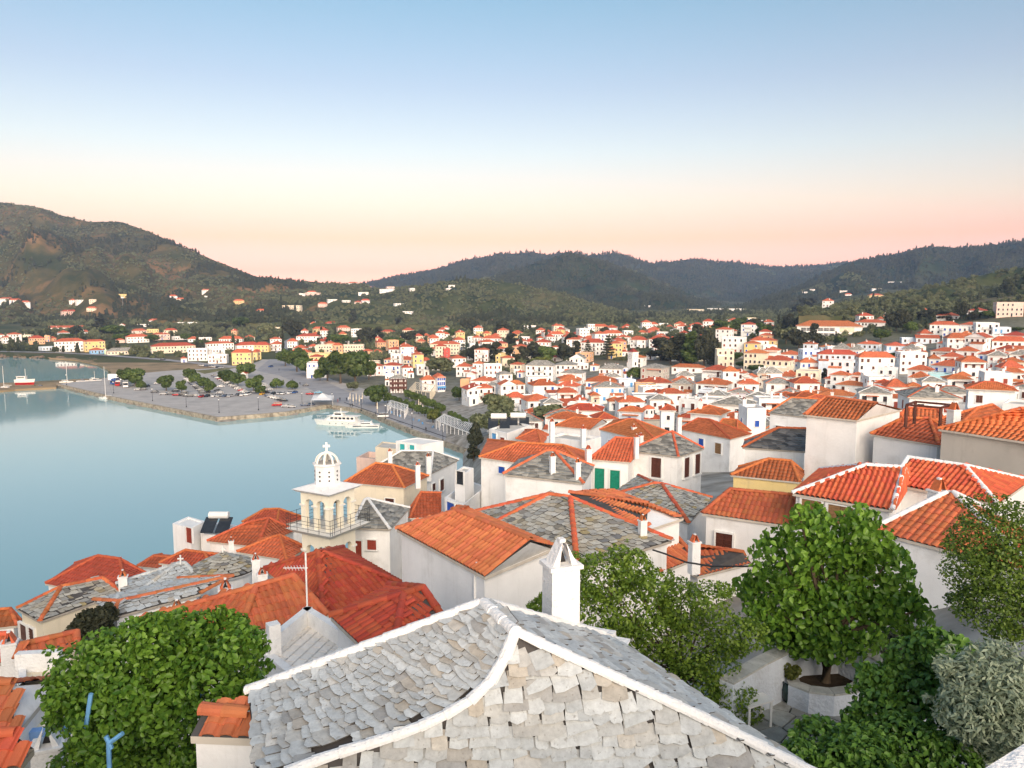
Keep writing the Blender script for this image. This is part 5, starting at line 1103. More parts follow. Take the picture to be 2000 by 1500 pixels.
X['h8a'] = hero('white house with brick-red tile roof, white hip lines and two wooden windows above the mulberry tree', [(1548, 964), (1742, 997), None, (1602, 918)], [(1691, 910), (1765, 915)], 41.8, 43.0, 'tile', 'w', 5, '', 'tile', clay_m='clay_red', hump=0.095, tw=0.21, caps_m='lime', wins=[('f', 1585, 1016, 32, 38, 'o'), ('f', 1642, 1024, 40, 34, 'o')])
X['h8b'] = hero('brick-red tile roof with bare brick under its eave, beside the grey wall', [(1742, 945), (1948, 985), (2012, 940), None], [(1773, 895), (1884, 911)], 42.0, 43.2, 'tile', 'w', 5, '', 'tile', clay_m='clay_red', hump=0.095, tw=0.21, caps_m='lime')
X['h9'] = hero('white house, orange tile roof with thick white hips and slate eave, behind the mulberry tree', [(1700, 1036), (2032, 1122), None, None], [(1848, 964), (1862, 964)], 41.9, 43.4, 'tile', 'w', 6, '', 'tile', clay_m='clay_old', hump=0.045, tw=0.24, caps_m='lime')
X['h10'] = hero('small white shed with a short orange tile roof at the bottom edge', [(372, 1438), (497, 1443), None, None], [(396, 1392), (486, 1399)], 44.3, 44.75, 'tile', 'w', 4, 'lr', 'tile', clay_m='clay', hump=0.045, tw=0.24, inset=0.06)
X['h11'] = hero('white house with hipped grey slate roof at the left edge above the sea', [(78, 1214), (238, 1157), None, (33, 1190)], [(120, 1147), (200, 1130)], 35.6, 36.8, 'slate', 'c', 6, '', 'slate', expo=0.22, tw=0.34, clay_m='slate_warm', many=200, wins=[('l', 52, 1252, 10, 28, 'n', 'door'), ('l', 65, 1253, 8, 24, 'n')])
X['h12'] = hero('red-brown hipped tile roof standing against the sea at the left', [(88, 1140), (250, 1172), (300, 1128), None], [(191, 1086), (234, 1092)], 32.7, 34.4, 'tile_dark', 'w', 6)
X['h12b'] = hero('small orange tile roof between the sea and the chapel', [(268, 1106), (352, 1114), None, None], [(300, 1086), (345, 1090)], 31.5, 32.6, 'tile', 'w', 6)
X['h12c'] = hero('dark red tile roof behind the chapel cross', [(310, 1100), (414, 1112), None, None], [(362, 1075), (400, 1080)], 33.0, 34.2, 'tile_dark', 'w', 6)
X['h14a'] = hero('white house with long orange hipped roof by the solar heater', [(404, 1057), (502, 1068), (578, 1036), None], [(484, 1021), (525, 1012)], 33.8, 35.4, 'tile', 'w', 6)
X['h14b'] = hero('low orange hipped roof just left of the bell tower', [(462, 1078), (560, 1094), (600, 1070), None], [(533, 1049), (547, 1046)], 34.2, 35.5, 'tile', 'w', 6)
X['h14c'] = hero('orange tile roof nearest the water left of the bell tower', [(472, 1020), (540, 1028), (598, 1012), None], [(516, 995), (545, 994)], 31.0, 32.4, 'tile', 'w', 7)
X['h15'] = hero('white house with grey slate roof, red door and red window beside the bell tower', [(686, 1031), (762, 1034), (800, 992), None], [(712, 977), (718, 974)], 35.2, 36.7, 'slate', 'w', 6, '', None, caps_m='lime', wins=[('f', 727, 1073, 16, 19, 'e'), ('f', 700, 1102, 14, 46, 'e', 'door')])
X['h16'] = hero('weathered cream house with striped orange hipped roof behind the bell tower', [(672, 942), (790, 953), (838, 930), None], [(733, 905), (765, 908)], 35.4, 37.0, 'tile', 'c', 7, wins=[('f', 762, 982, 16, 9, 'n')])
X['h17'] = hero('white house with twin-peaked slate roof outlined in white', [(738, 908), (841, 925), (896, 898), None], [(784, 881), (846, 881)], 34.6, 36.0, 'slate', 'w', 7, caps_m='lime', wins=[('r', 862, 958, 7, 22, 'n'), ('r', 846, 958, 6, 14, 'n')])
X['h20'] = hero('weathered white house with slate roof, red hips and two pale chimneys', [(982, 926), (1140, 944), (1160, 911), None], [(1066, 881), (1082, 880)], 38.95, 40.4, 'slate', 'w', 6, caps_m='clay_red')
X['h21'] = hero('long orange tile roof behind the two-chimney slate house', [(935, 893), (1152, 925), (1146, 884), None], [(1012, 865), (1100, 870)], 38.2, 39.6, 'tile', 'w', 5, wins=[('f', 981, 924, 12, 13, 'b')])
X['h22'] = hero('white house with orange roof and a pair of green doors', [(1150, 897), (1230, 903), None, None], [(1202, 855), (1238, 857)], 38.0, 39.6, 'tile', 'w', 6, wins=[('f', 1171, 958, 18, 44, 'g', 'door'), ('f', 1201, 962, 18, 44, 'g', 'door')])
X['h23'] = hero('white cube house with hipped slate roof and three tall brown arched windows', [(1229, 880), (1325, 892), (1375, 876), None], [(1302, 846), (1313, 843)], 38.4, 39.9, 'slate', 'w', 7, caps_m='clay_red', wins=[('f', 1282, 932, 18, 38, 'n'), ('r', 1339, 932, 9, 38, 'n'), ('r', 1360, 925, 9, 38, 'n')])
X['h24'] = hero('low house with mottled slate roof behind the orange drain roof', [(1192, 968), (1345, 1022), (1390, 973), None], [(1278, 945), (1292, 946)], 38.9, 40.4, 'slate_dark', 'w', 6, '', 'slate', expo=0.22, tw=0.34, clay_m='slate_warm', many=200, caps_m='clay_red')
X['h25'] = hero('yellow house with brick-red tile roof below the rough white wall', [(1427, 928), (1562, 942), None, None], [(1500, 897), (1545, 901)], 39.2, 40.6, 'tile', 'y', 6)
X['h26'] = hero('rough white wall house with dark slate roof', [(1450, 874), (1576, 882), None, None], [(1520, 836), (1580, 838)], 39.8, 41.2, 'slate_dark', 'w', 7, 'r')
X['h26b'] = hero('white house with pale slate roof behind the tall white house', [(1500, 806), (1585, 816), None, None], [(1545, 777), (1600, 780)], 39.2, 40.7, 'slate', 'w', 6, wins=[('f', 1523, 841, 14, 9, 'd')])
X['h27'] = hero('tall plain white house with bright orange gabled roof', [(1571, 810), (1674, 821), (1762, 800), None], [(1612, 775), (1712, 788)], 42.9, 43.6, 'tile', 'w', 10, 'r', caps_m='clay')
X['h28'] = hero('low orange tile roof with white eave band right of the tall white house', [(1700, 848), (1834, 870), None, None], [(1762, 818), (1815, 818)], 42.1, 43.4, 'tile', 'w', 5)
X['h31'] = hero('orange roof under the brown roof-frame pergola', [(1722, 840), (1856, 850), None, None], [(1772, 797), (1832, 800)], 41.2, 43.0, 'tile', 'w', 6)
X['h30'] = hero('orange barrel tile roof behind the round chimney', [(1858, 846), (1998, 832), None, None], [(1908, 798), (1938, 791)], 42.2, 44.1, 'tile', 'w', 6)
X['h29'] = hero('house with stained grey wall and orange tile roof at the right edge', [(1833, 838), (2090, 876), None, None], [(1992, 800), (2090, 792)], 43.5, 44.3, 'tile', 'g', 6)
X['h32'] = hero('bluish white house with wide orange hipped roof in the middle of town', [(1170, 839), (1290, 868), (1312, 846), None], [(1228, 818), (1240, 819)], 34.5, 36.2, 'tile', 'b', 6, wins=[('f', 1194, 870, 10, 10, 'b')])
X['h33'] = hero('white house with orange roof, one blue and one wooden shutter', [(1324, 838), (1427, 858), (1468, 848), None], [(1363, 817), (1385, 819)], 34.6, 36.1, 'tile', 'w', 6, wins=[('f', 1370, 873, 9, 16, 'b'), ('f', 1403, 886, 11, 20, 'o')])
X['h33b'] = hero('orange hipped roof right behind the blue-shuttered house', [(1395, 838), (1440, 846), None, None], [(1412, 818), (1440, 820)], 34.0, 35.4, 'tile', 'w', 6)
X['h34'] = hero('white house with orange roof over an open porch', [(1082, 832), (1153, 839), (1186, 824), None], [(1120, 815), (1176, 819)], 32.6, 34.2, 'tile', 'w', 6, 'r')
X['h35'] = hero('small orange pyramid roof left of the flat white house', [(1007, 857), (1058, 869), (1074, 850), None], [(1046, 839), (1049, 839)], 33.6, 35.2, 'tile', 'w', 6)
def flat_house(label, E, ze, h, wall='w', wins=(), par=0.5, roofm='flatroof'):
    e = [Pz(*q, ze) if q is not None else None for q in E]
    if e[3] is None: e[3] = e[0] + e[2] - e[1]
    c = (e[0] + e[1] + e[2] + e[3]) / 4; root = empty('house', (c.x, c.y, ze - h)); b = MB()
    inn = [q + (c - q).normalized() * 0.3 for q in e]
    b.prism([(q.x, q.y, ze - h) for q in e], [(q.x, q.y, ze) for q in e], cap=False)
    for i in range(4):
        j = (i + 1) % 4; b.face([e[i], e[j], inn[j], inn[i]]); b.face([inn[i], inn[j], inn[j] - Vector((0, 0, par)), inn[i] - Vector((0, 0, par))])
    b.build('wall', WALL[wall], root)
    r = MB(); r.face([q - Vector((0, 0, par - 0.003)) for q in inn]); rf = r.build('roof', M[roofm], root)
    for w in wins: wall_piece(root, e, ze, w)
    x, y = pix((e[0] + e[1]) / 2); THINGS.append((root, label, 'house', 'houses of the old town slope', x, y, c.y)); return root, rf, e
X['f18'] = flat_house('white flat-roofed house with two teal shutters near the quay', [(773, 861), (825, 868), (866, 861), None], 34.9, 6, 'w', [('f', 787, 881, 9, 14, 't'), ('f', 806, 883, 9, 14, 't')], 0.05, 'trim')
X['f19'] = flat_house('weathered pale block with roof plants beside the teal shutters', [(733, 873), (774, 877), (786, 866), None], 33.0, 8, 'c', (), 0.1)
X['f19b'] = flat_house('crumbling terrace wall above the water, right of the bell tower cross', [(696, 893), (750, 898), (772, 886), None], 31.0, 8, 'p', (), 0.7)
X['f36'] = flat_house('long white flat-roofed house with three chimneys in front of the porch roof', [(1068, 852), (1142, 862), (1174, 853), None], 36.2, 6, 'w', (), 0.25)
X['f37'] = flat_house('white house topped by a stone parapet, with blue and brown doors', [(955, 838), (990, 846), (1036, 830), None], 33.8, 7, 'w', [('f', 966, 872, 8, 26, 'l', 'door'), ('f', 982, 874, 8, 20, 'e', 'door')], 0.2)
X['f14'] = flat_house('white flat-roofed house with red door by the water', [(337, 1022), (372, 1032), (402, 1018), None], 33.5, 6, 'w', [('f', 372, 1060, 9, 28, 'e', 'door')], 0.1, 'trim')
X['f40'] = flat_house('stained white terrace house with a dark glass door and a blue door', [(868, 972), (905, 986), (950, 950), None], 35.6, 6, 'w', [('f', 882, 1001, 14, 20, 'b', 'door')], 0.8)
X['f41'] = flat_house('small stair house with a dark door on the stained terrace', [(888, 921), (908, 925), (925, 914), None], 37.4, 4.0, 'w', [('f', 900, 946, 13, 26, 'd', 'door')], 0.1)
X['f14b'] = flat_house('low white annex carrying the solar heater by the sea', [(392, 1040), (428, 1048), (462, 1026), None], 33.0, 6, 'w', (), 0.15)
X['h2b'] = hero('short strip of barrel tiles across the gable wall of the barrel-tiled house', [(952, 1145), (1066, 1110), None, None], [(953, 1132), (1066, 1099)], 41.0, 41.1, 'tile', 'w', 2, 'lr', 'tile', clay_m='clay', hump=0.09, tw=0.2, inset=0.02)
# ================================================================ foreground: the slate roof
ze, zr = 44.6, 46.0
A, B, C, Dd = Pz(485, 1352, ze), Pz(1186, 1244, ze), Pz(1605, 1524, ze), Pz(507, 1538, ze)
P1, P2 = Pz(943, 1180, zr), Pz(1006, 1238, zr)
hip_px = [(507, 1538), (594, 1500), (660, 1477), (720, 1459), (780, 1440), (840, 1417), (900, 1387), (942, 1357), (972, 1318), (996, 1270), (1006, 1238)]
hip_z = [ze + (zr - ze) * t for t in (0, 0.10, 0.17, 0.235, 0.305, 0.385, 0.49, 0.60, 0.72, 0.88, 1.0)]
HIP = [Pz(x, y, z) for (x, y), z in zip(hip_px, hip_z)]
rhip_px = [(1605, 1524), (1440, 1440), (1310, 1378), (1180, 1318), (1060, 1264), (1006, 1238)]
RHIP = [Pz(x, y, ze + (zr - ze) * t) for (x, y), t in zip(rhip_px, (0, 0.27, 0.485, 0.70, 0.90, 1.0))]
def poly_fn(pts):
    zs = np.array([p.z for p in pts]); zs = (zs - zs[0]) / (zs[-1] - zs[0])
    def f(t):
        t = min(max(t, 0), 1); i = int(min(max(np.searchsorted(zs, t) - 1, 0), len(pts) - 2)); return pts[i].lerp(pts[i + 1], float((t - zs[i]) / (zs[i + 1] - zs[i])))
    return f
FH, FR = poly_fn(HIP), poly_fn(RHIP)
base_c = (A + B + C + Dd) / 4
slate_house = empty('house', (base_c.x, base_c.y, 41.0))
b = MB(); inn = [q + (Vector((base_c.x, base_c.y, q.z)) - q).normalized() * 0.22 for q in (Dd, C, B, A)]
b.prism([(q.x, q.y, 41.0) for q in inn], [(q.x, q.y, ze - 0.05) for q in inn]); b.build('wall', WALL['w'], slate_house)
rb = MB(); N = 12
for Lf, Rf in ((lin(A, P1), FH), (FH, FR), (FR, lin(B, P1)), (lin(B, P1), lin(A, P1))):
    for i in range(N):
        t0, t1 = i / N, (i + 1) / N
        q = [Lf(t0), Rf(t0), Rf(t1), Lf(t1)]
        if (q[2] - q[3]).length < 0.01: q = q[:3]
        rb.face([p - Vector((0, 0, 0.015)) for p in q])
for i, (p, q) in enumerate(((A, Dd), (Dd, C), (C, B), (B, A))): rb.face([p - Vector((0, 0, .12)), q - Vector((0, 0, .12)), q, p])
s_roof = rb.build('roof', M['deck'], slate_house)
rnd = random.Random(99); rn2 = random.Random(98)
pl = cover(FH, FR, 0.25, 0.125, rnd, 0.2, wv=0.45, inset=0.1, twist=0.14) + cover(lin(A, P1), FH, 0.23, 0.12, rnd, 0.18, wv=0.45, inset=0.1, twist=-0.12) + cover(FR, lin(B, P1), 0.26, 0.17, rnd, 0.10, wv=0.35, inset=0.1)
def flip_ok(q): return q[1].cross(q[2]).z > 0
pl = [(p, u if u.cross(v).z > 0 else -u, v, s) for p, u, v, s in pl]
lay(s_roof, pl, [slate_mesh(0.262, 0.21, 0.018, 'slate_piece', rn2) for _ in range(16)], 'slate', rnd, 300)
cs = cap_meshes(0.085, 0.34, 'lime', rnd, 5); up = Vector((0, 0, 0.03))
lay_caps(s_roof, [p + up for p in HIP], cs, 0.32, 'hip_cap', rnd); lay_caps(s_roof, [p + up for p in RHIP], cs, 0.34, 'hip_cap', rnd)
lay_caps(s_roof, (P2 + up, P1 + up), cs, 0.34, 'hip_cap', rnd); lay_caps(s_roof, (A + up, P1 + up), cs, 0.36, 'hip_cap', rnd); lay_caps(s_roof, (B + up, P1 + up), cs, 0.36, 'hip_cap', rnd)
tall_chimney(1095, 1222, 57, 116, 11.2, s_roof, 'white')
b = MB(); q = Pz(1180, 1238, 44.68); b.box((q.x, q.y, q.z), (0.34, 0.16, 0.10), -0.4); b.box((q.x + 0.16, q.y - 0.1, q.z - 0.08), (0.42, 0.3, 0.035), -0.4); b.build('corner_slab', M['lime'], s_roof)
THINGS.append((slate_house, 'large pale slate roof with curved whitewashed hips and a tall white chimney in the foreground', 'house', 'near roofs below the viewpoint', 950, 1400, 9))
# ---------------------------------------------------------------- tiled roof terrace
TZ = 40.6; tp = [Pz(x, y, TZ) for x, y in ((522, 1283), (601, 1217), (712, 1288), (640, 1372))]
tc0 = sum(tp, Vector()) / 4; terr = empty('roof_terrace', (tc0.x, tc0.y, TZ - 5))
b = MB(); b.prism([(p.x, p.y, TZ - 5) for p in tp], [(p.x, p.y, TZ - 0.02) for p in tp]); b.build('wall', WALL['w'], terr)
b = MB(); b.prism([(p.x, p.y, TZ - 0.03) for p in tp], [(p.x, p.y, TZ) for p in tp]); b.build('grout', mat('tile_grout', (0.40, 0.35, 0.30), 0.9, 0.15, 5), terr)
M['floor_tile'] = mat('cream_floor_tile', (0.80, 0.76, 0.70), 0.5, 0.06, 6, rnd=0.06, spec=0.4)
uL, vL = (tp[1] - tp[0]), (tp[3] - tp[0]); nu, nv = max(4, int(uL.length / 0.33)), max(4, int(vL.length / 0.33))
bt = MB(); bt.box((0, 0, 0), (uL.length / nu - 0.026, vL.length / nv - 0.026, 0.03)); tme = bt.mesh('floor_tile', M['floor_tile'])
for i in range(nu):
    for j in range(nv):
        p = tp[0].lerp(tp[1], (i + .5) / nu).lerp(tp[3].lerp(tp[2], (i + .5) / nu), (j + .5) / nv)
        put_m('floor_tile', tme, terr, frame(Vector((p.x, p.y, TZ)), uL.normalized(), vL))
def parapet(root, p, q, z0, z1, th=0.22, nm='parapet', mt=None, cope=False):
    d = (q - p); d.z = 0; L_ = d.length; d.normalize(); c = (p + q) / 2; b = MB(); rz = math.atan2(d.y, d.x)
    b.box((c.x, c.y, (z0 + z1) / 2), (L_ + th * 0.98, th, z1 - z0), rz); 
    if cope: b.box((c.x, c.y, z1 + 0.03), (L_ + th * 1.1, th * 1.25, 0.06), rz)
    return b.build(nm, mt or M['lime'], root)
parapet(terr, tp[0], tp[1], TZ - .3, TZ + 0.45); parapet(terr, tp[1], tp[2], TZ - .3, TZ + 0.45); parapet(terr, tp[3], tp[0], TZ - 1, TZ + 0.12)
b = MB(); b.box((tp[0].x + .15, tp[0].y + .1, TZ + 0.4), (0.3, 0.3, 0.95), 0.6); b.build('pillar', M['lime'], terr)
b = MB(); q = Pz(634, 1206, TZ + .6); b.tube([(tp[1].x, tp[1].y, TZ + .5), (tp[1].x, tp[1].y, TZ + 2.1)], 0.025, 6)
for k in range(7): b.box((tp[1].x - 0.05 - k * 0.09, tp[1].y, TZ + 1.65), (0.012, 0.5 - k * 0.03, 0.012), 0.4)
b.box((tp[1].x - 0.3, tp[1].y, TZ + 1.65), (0.7, 0.02, 0.02), 0.0); b.build('television_aerial', M['trim'], terr)
THINGS.append((terr, 'roof terrace with cream floor tiles and white parapets', 'terrace', None, 610, 1260, 20))
# ---------------------------------------------------------------- courtyard at lower right
CZ = 41.8
def voronoi_cells(poly, step, rng, gap=0.02):
    xs = [p[0] for p in poly]; ys = [p[1] for p in poly]; pts = []
    for i, x in enumerate(np.arange(min(xs) - step, max(xs) + step, step)):
        for y in np.arange(min(ys) - step, max(ys) + step, step): pts.append((x + rng.uniform(-.38, .38) * step, y + (step / 2 if i % 2 else 0) + rng.uniform(-.38, .38) * step))
    pts = np.array(pts); ins = inside(poly, pts[:, 0], pts[:, 1]); out = []
    for k in np.nonzero(ins)[0]:
        c = pts[k]; cell = [c + np.array(q) * step * 1.6 for q in ((-1, -1), (1, -1), (1, 1), (-1, 1))]
        d = pts - c; near = np.argsort((d ** 2).sum(1))[1:13]
        for j in near:
            n = d[j]; L_ = np.hypot(*n); n = n / L_; lim = L_ / 2 - gap; new = []
            for a in range(len(cell)):
                p, q = cell[a], cell[(a + 1) % len(cell)]; dp, dq = (p - c) @ n - lim, (q - c) @ n - lim
                if dp <= 0: new.append(p)
                if dp * dq < 0: new.append(p + (q - p) * dp / (dp - dq))
            cell = new
            if len(cell) < 3: break
        if len(cell) >= 3: out.append(cell)
    return out
court = [(p.x, p.y) for p in (Pz(x, y, CZ) for x, y in ((1210, 1440), (1440, 1320), (1560, 1270), (1700, 1270), (1830, 1330), (2100, 1560), (1500, 1720), (1250, 1600)))]
M['paving'] = mat('grey_paving_stone', (0.36, 0.37, 0.35), 0.75, 0.15, 4, 0.4, 25, rnd=0.18, dirt=(0.2, 0.19, 0.16), dscale=1.2)
b = MB(); b.slab(court, CZ - 0.5, CZ - 0.03); floor = b.build('courtyard_floor', M['deck'], None); tag(floor, kind='structure')
for cell in voronoi_cells(court, 0.48, np.random.default_rng(3), 0.018):
    b = MB(); h = random.uniform(-0.006, 0.008); b.prism([(p[0], p[1], CZ - 0.05) for p in cell], [(p[0], p[1], CZ + h) for p in cell], capb=False); b.build('paving_stone', M['paving'], floor)
limeblue = mat('bluish_whitewash', (0.66, 0.72, 0.80), 0.85, 0.08, 3, 0.5, 15, dirt=(0.45, 0.47, 0.50), dscale=1.5)
cope_m = mat('stone_coping', (0.45, 0.46, 0.44), 0.8, 0.2, 5, 0.4, 20, rnd=0.15)
def low_wall(name, label, px, zt_, zb, th=0.3, mt=None, coping=True):
    pts = [Pz(x, y, zt_) for x, y in px]; c = sum(pts, Vector()) / len(pts); root = empty(name, (c.x, c.y, zb)); b = MB()
    side = []
    for i, p in enumerate(pts):
        t = pts[min(i + 1, len(pts) - 1)] - pts[max(i - 1, 0)]; t.z = 0; t.normalize(); n = Vector((-t.y, t.x, 0)); side.append((p, p + n * th))
    for i in range(len(pts) - 1):
        a, a2 = side[i]; q, q2 = side[i + 1]
        for f in (((a, zb), (q, zb), (q, zt_), (a, zt_)), ((q2, zb), (a2, zb), (a2, zt_), (q2, zt_)), ((a, zt_), (q, zt_), (q2, zt_), (a2, zt_))): b.face([(v.x, v.y, z) for v, z in f])
    a, a2 = side[0]; b.face([(a2.x, a2.y, zb), (a.x, a.y, zb), (a.x, a.y, zt_), (a2.x, a2.y, zt_)]); a, a2 = side[-1]; b.face([(a.x, a.y, zb), (a2.x, a2.y, zb), (a2.x, a2.y, zt_), (a.x, a.y, zt_)])
    b.build('wall', mt or limeblue, root)
    if coping:
        for i in range(len(pts) - 1):
            n = max(1, int((pts[i + 1] - pts[i]).length / 0.3))
            for k in range(n):
                f0, f1 = (k + 0.03) / n, (k + 0.97) / n; q = [side[i][0].lerp(side[i + 1][0], f0), side[i][0].lerp(side[i + 1][0], f1), side[i][1].lerp(side[i + 1][1], f1), side[i][1].lerp(side[i + 1][1], f0)]
                cc = sum(q, Vector()) / 4; q = [cc + (v - cc) * 1.04 for v in q]; m = MB(); m.prism([(v.x, v.y, zt_) for v in q], [(v.x, v.y, zt_ + 0.04) for v in q], capb=False); m.build('coping_stone', cope_m, root)
    x, y = px[len(px) // 2]; THINGS.append((root, label, 'wall', None, x, y, 15)); return root
low_wall('courtyard_wall', 'angled whitewashed courtyard wall with stone coping behind the mulberry tree', [(1432, 1338), (1500, 1298), (1572, 1262), (1640, 1258), (1700, 1286), (1790, 1336)], 42.75, 41.0)
low_wall('planter', 'curved whitewashed planter wall round the foot of the mulberry tree', [(1528, 1312), (1540, 1338), (1580, 1354), (1630, 1360), (1675, 1354), (1704, 1336), (1716, 1316)], 42.22, 41.0, 0.26)
low_wall('bench', 'low stone-topped bench by the dark green pot', [(1446, 1336), (1490, 1330), (1530, 1318)], 42.15, 41.0, 0.4)
b = MB(); b.slab([(p.x, p.y) for p in (Pz(x, y, 42.1) for x, y in ((1536, 1318), (1560, 1338), (1620, 1350), (1690, 1342), (1712, 1312), (1650, 1280), (1580, 1280)))], 41.5, 42.1); tag(b.build('soil', mat('dark_soil', (0.05, 0.035, 0.022), 1.0, 0.3, 8, 0.8, 20)), kind='structure')
q = Pz(1543, 1369, CZ); pot = empty('flower_pot', q); b = MB(); b.lathe(q, [(0.13, 0), (0.17, 0.08), (0.185, 0.26), (0.15, 0.38), (0.175, 0.42), (0.15, 0.42), (0.13, 0.36)], 16); b.build('pot', mat('dark_green_glaze', (0.012, 0.035, 0.035), 0.25, 0.2, 6, spec=0.5), pot, True)
b = MB()
for s in (-1, 1): b.tube([(q.x + s * 0.18, q.y, q.z + 0.3), (q.x + s * 0.23, q.y, q.z + 0.26), (q.x + s * 0.18, q.y, q.z + 0.18)], 0.015, 5)
b.build('handle', M['iron'], pot)
rg = np.random.default_rng(5); pp, aa, bb_, _ = leaves(420, [(q.x, q.y, q.z + 0.58), (q.x + .1, q.y, q.z + .66), (q.x - .08, q.y + .05, q.z + .7)], [0.13, 0.1, 0.1], 0.035, rg)
def stem_of(root, pts, r0): b = MB(); b.tube(pts, [r0] + [r0 * 0.6] * (len(pts) - 1), 6); return b.build('stem', M['bark'], root, True)
def leaf_obj(name, V, mt, root):
    off = np.array(wloc(root)); me = quads_mesh(name, V - off, mt) if V.shape[1] != 6 else folded_mesh(name, V - off, mt); o = bpy.data.objects.new(name, me); o.parent = root; return link(o)
leaf_obj('leaves', leaf_faces(pp, aa, bb_, 6), M['yellow_leaf'], pot); stem_of(pot, [(q.x, q.y, q.z + .35), (q.x + .02, q.y, q.z + .62)], 0.012)
THINGS.append((pot, 'dark green glazed pot with a small leafy plant by the planter wall', 'flower pot', None, 1543, 1345, 15))
b = MB(); tq = [Pz(x, y, 42.35) for x, y in ((1440, 1362), (1490, 1352), (1512, 1366), (1462, 1382))]; tb = empty('garden_table', Vector((tq[0].x + .3, tq[0].y, CZ))); b.prism([p - Vector((0, 0, .04)) for p in tq], tq); b.build('table_top', M['trim'], tb)
for p in tq:
    b = MB(); pc = p.lerp(sum(tq, Vector()) / 4, 0.15); b.box((pc.x, pc.y, (CZ + 42.31) / 2), (0.04, 0.04, 42.31 - CZ)); b.build('leg', M['trim'], tb)
THINGS.append((tb, 'white garden table half hidden by the bush', 'table', None, 1480, 1365, 14))
# ---------------------------------------------------------------- foreground plants
M['vine_leaf'] = leaf_mat('vine_leaves', (0.055, 0.15, 0.018), (0.20, 0.36, 0.045), 0.42, 0.35, 0.05, 1.1)
M['mulberry_leaf'] = leaf_mat('mulberry_leaves', (0.045, 0.13, 0.016), (0.22, 0.40, 0.05), 0.36, 0.35, 0.05, 0.9)
M['pomegranate_leaf'] = leaf_mat('small_bright_leaves', (0.050, 0.12, 0.016), (0.22, 0.33, 0.04), 0.45, 0.35, 0.05, 0.9)
M['feather_leaf'] = leaf_mat('fine_dark_leaves', (0.045, 0.10, 0.016), (0.17, 0.26, 0.035), 0.5, 0.3, 0.05, 1.2)
M['silver_leaf'] = leaf_mat('silvery_leaves', (0.16, 0.21, 0.13), (0.40, 0.46, 0.32), 0.5, 0.25, 0.05, 1.0)
M['shrub_leaf'] = leaf_mat('glossy_shrub_leaves', (0.04, 0.105, 0.022), (0.18, 0.34, 0.055), 0.36, 0.3, 0.05, 1.3)
def plant(name, label, cat, clumps, D, foot, n, size, mt, seed, zf, dz=0.5, k=6, limbs=True, r0=0.08, flat=0.35, droop=0.0, stretch=1.0, nm_crown='crown'):
    rg = np.random.default_rng(seed); C_, R_ = [], []
    for c in clumps:
        d = D + (c[3] if len(c) > 3 else rg.uniform(-dz, dz)); p = Pd(c[0], c[1], d); r = c[2] * (p - Vector((0, 0, CAM_H))).length / FPX
        C_.append(tuple(p)); R_.append(r)
        for q_ in range(3):                                  # smaller tufts and stray shoots break the outline
            v = rg.normal(size=3); v /= np.linalg.norm(v); f_ = (0.85, 1.0, 1.18)[q_]; C_.append(tuple(np.array(p) + v * r * f_)); R_.append(r * (0.40, 0.30, 0.17)[q_])
    p, a, b, nr = leaves(n, C_, R_, size, rg, flat, droop=droop)
    b = b * stretch
    base = Pz(foot[0], foot[1], zf); root = empty(name, base)
    leaf_obj(nm_crown, leaf_faces(p, a, b, k), mt, root)
    if limbs:
        m = MB(); fork = base + (Vector(C_[0]) - base) * 0.0 + Vector((0, 0, max(0.25, (sum(c[2] for c in C_) / len(C_) - base.z) * 0.45)))
        m.tube([base - Vector((0, 0, .2)), base.lerp(fork, 0.5) + Vector((0.03, 0.02, 0)), fork], [r0 * 1.3, r0, r0 * 0.85], 9)
        m.build('trunk', M['bark'], root, True); m = MB()
        for i in range(0, len(C_), 4):
            c = Vector(C_[i]); mid = fork.lerp(c, 0.5) + Vector((rg.normal() * .08, rg.normal() * .08, 0.1)); m.tube([fork, mid, c], [r0 * 0.5, r0 * 0.3, r0 * 0.1], 6)
        m.build('branches', M['bark'], root, True)
    THINGS.append((root, label, cat, None, clumps[0][0], clumps[0][1], D)); return root
VINE = [(165, 1310, 55), (250, 1290, 65), (330, 1265, 65), (420, 1250, 60), (472, 1262, 42), (150, 1392, 48), (230, 1390, 75), (330, 1365, 75), (415, 1335, 68), (455, 1305, 52), (250, 1460, 75), (335, 1452, 66), (150, 1345, 46), (380, 1290, 55), (450, 1225, 34), (300, 1238, 42), (205, 1262, 36), (340, 1495, 58), (470, 1360, 44), (195, 1465, 52), (300, 1330, 75), (385, 1225, 34), (120, 1370, 26), (500, 1330, 20), (160, 1500, 50), (520, 1300, 12), (110, 1335, 14), (512, 1262, 16), (350, 1205, 18), (300, 1212, 14), (430, 1200, 14), (108, 1410, 14), (380, 1470, 26), (400, 1500, 24), (260, 1225, 20)]
plant('grape_vine', 'dense bright green grape vine over a blue pergola at lower left', 'vine', VINE, 12.0, (300, 1560), 19000, 0.054, M['vine_leaf'], 21, 41.0, 0.7, 6, True, 0.05)
pg = empty('pergola', Pz(300, 1540, 41.0)); lb = mat('pale_blue_paint', (0.16, 0.38, 0.66), 0.6, 0.15, 6)
for (x0, y0, x1, y1, d) in ((178, 1355, 168, 1420, 11.2), (212, 1445, 214, 1500, 10.9), (207, 1438, 218, 1462, 10.9), (212, 1452, 240, 1432, 10.9), (390, 1300, 395, 1500, 12.2), (455, 1300, 450, 1480, 12.6)):
    b = MB(); b.tube([Pd(x0, y0, d), Pd(x1, y1, d)], 0.035, 6); b.build('post', lb, pg)
THINGS.append((pg, 'blue painted pergola posts under the grape vine', 'pergola', None, 215, 1450, 11))
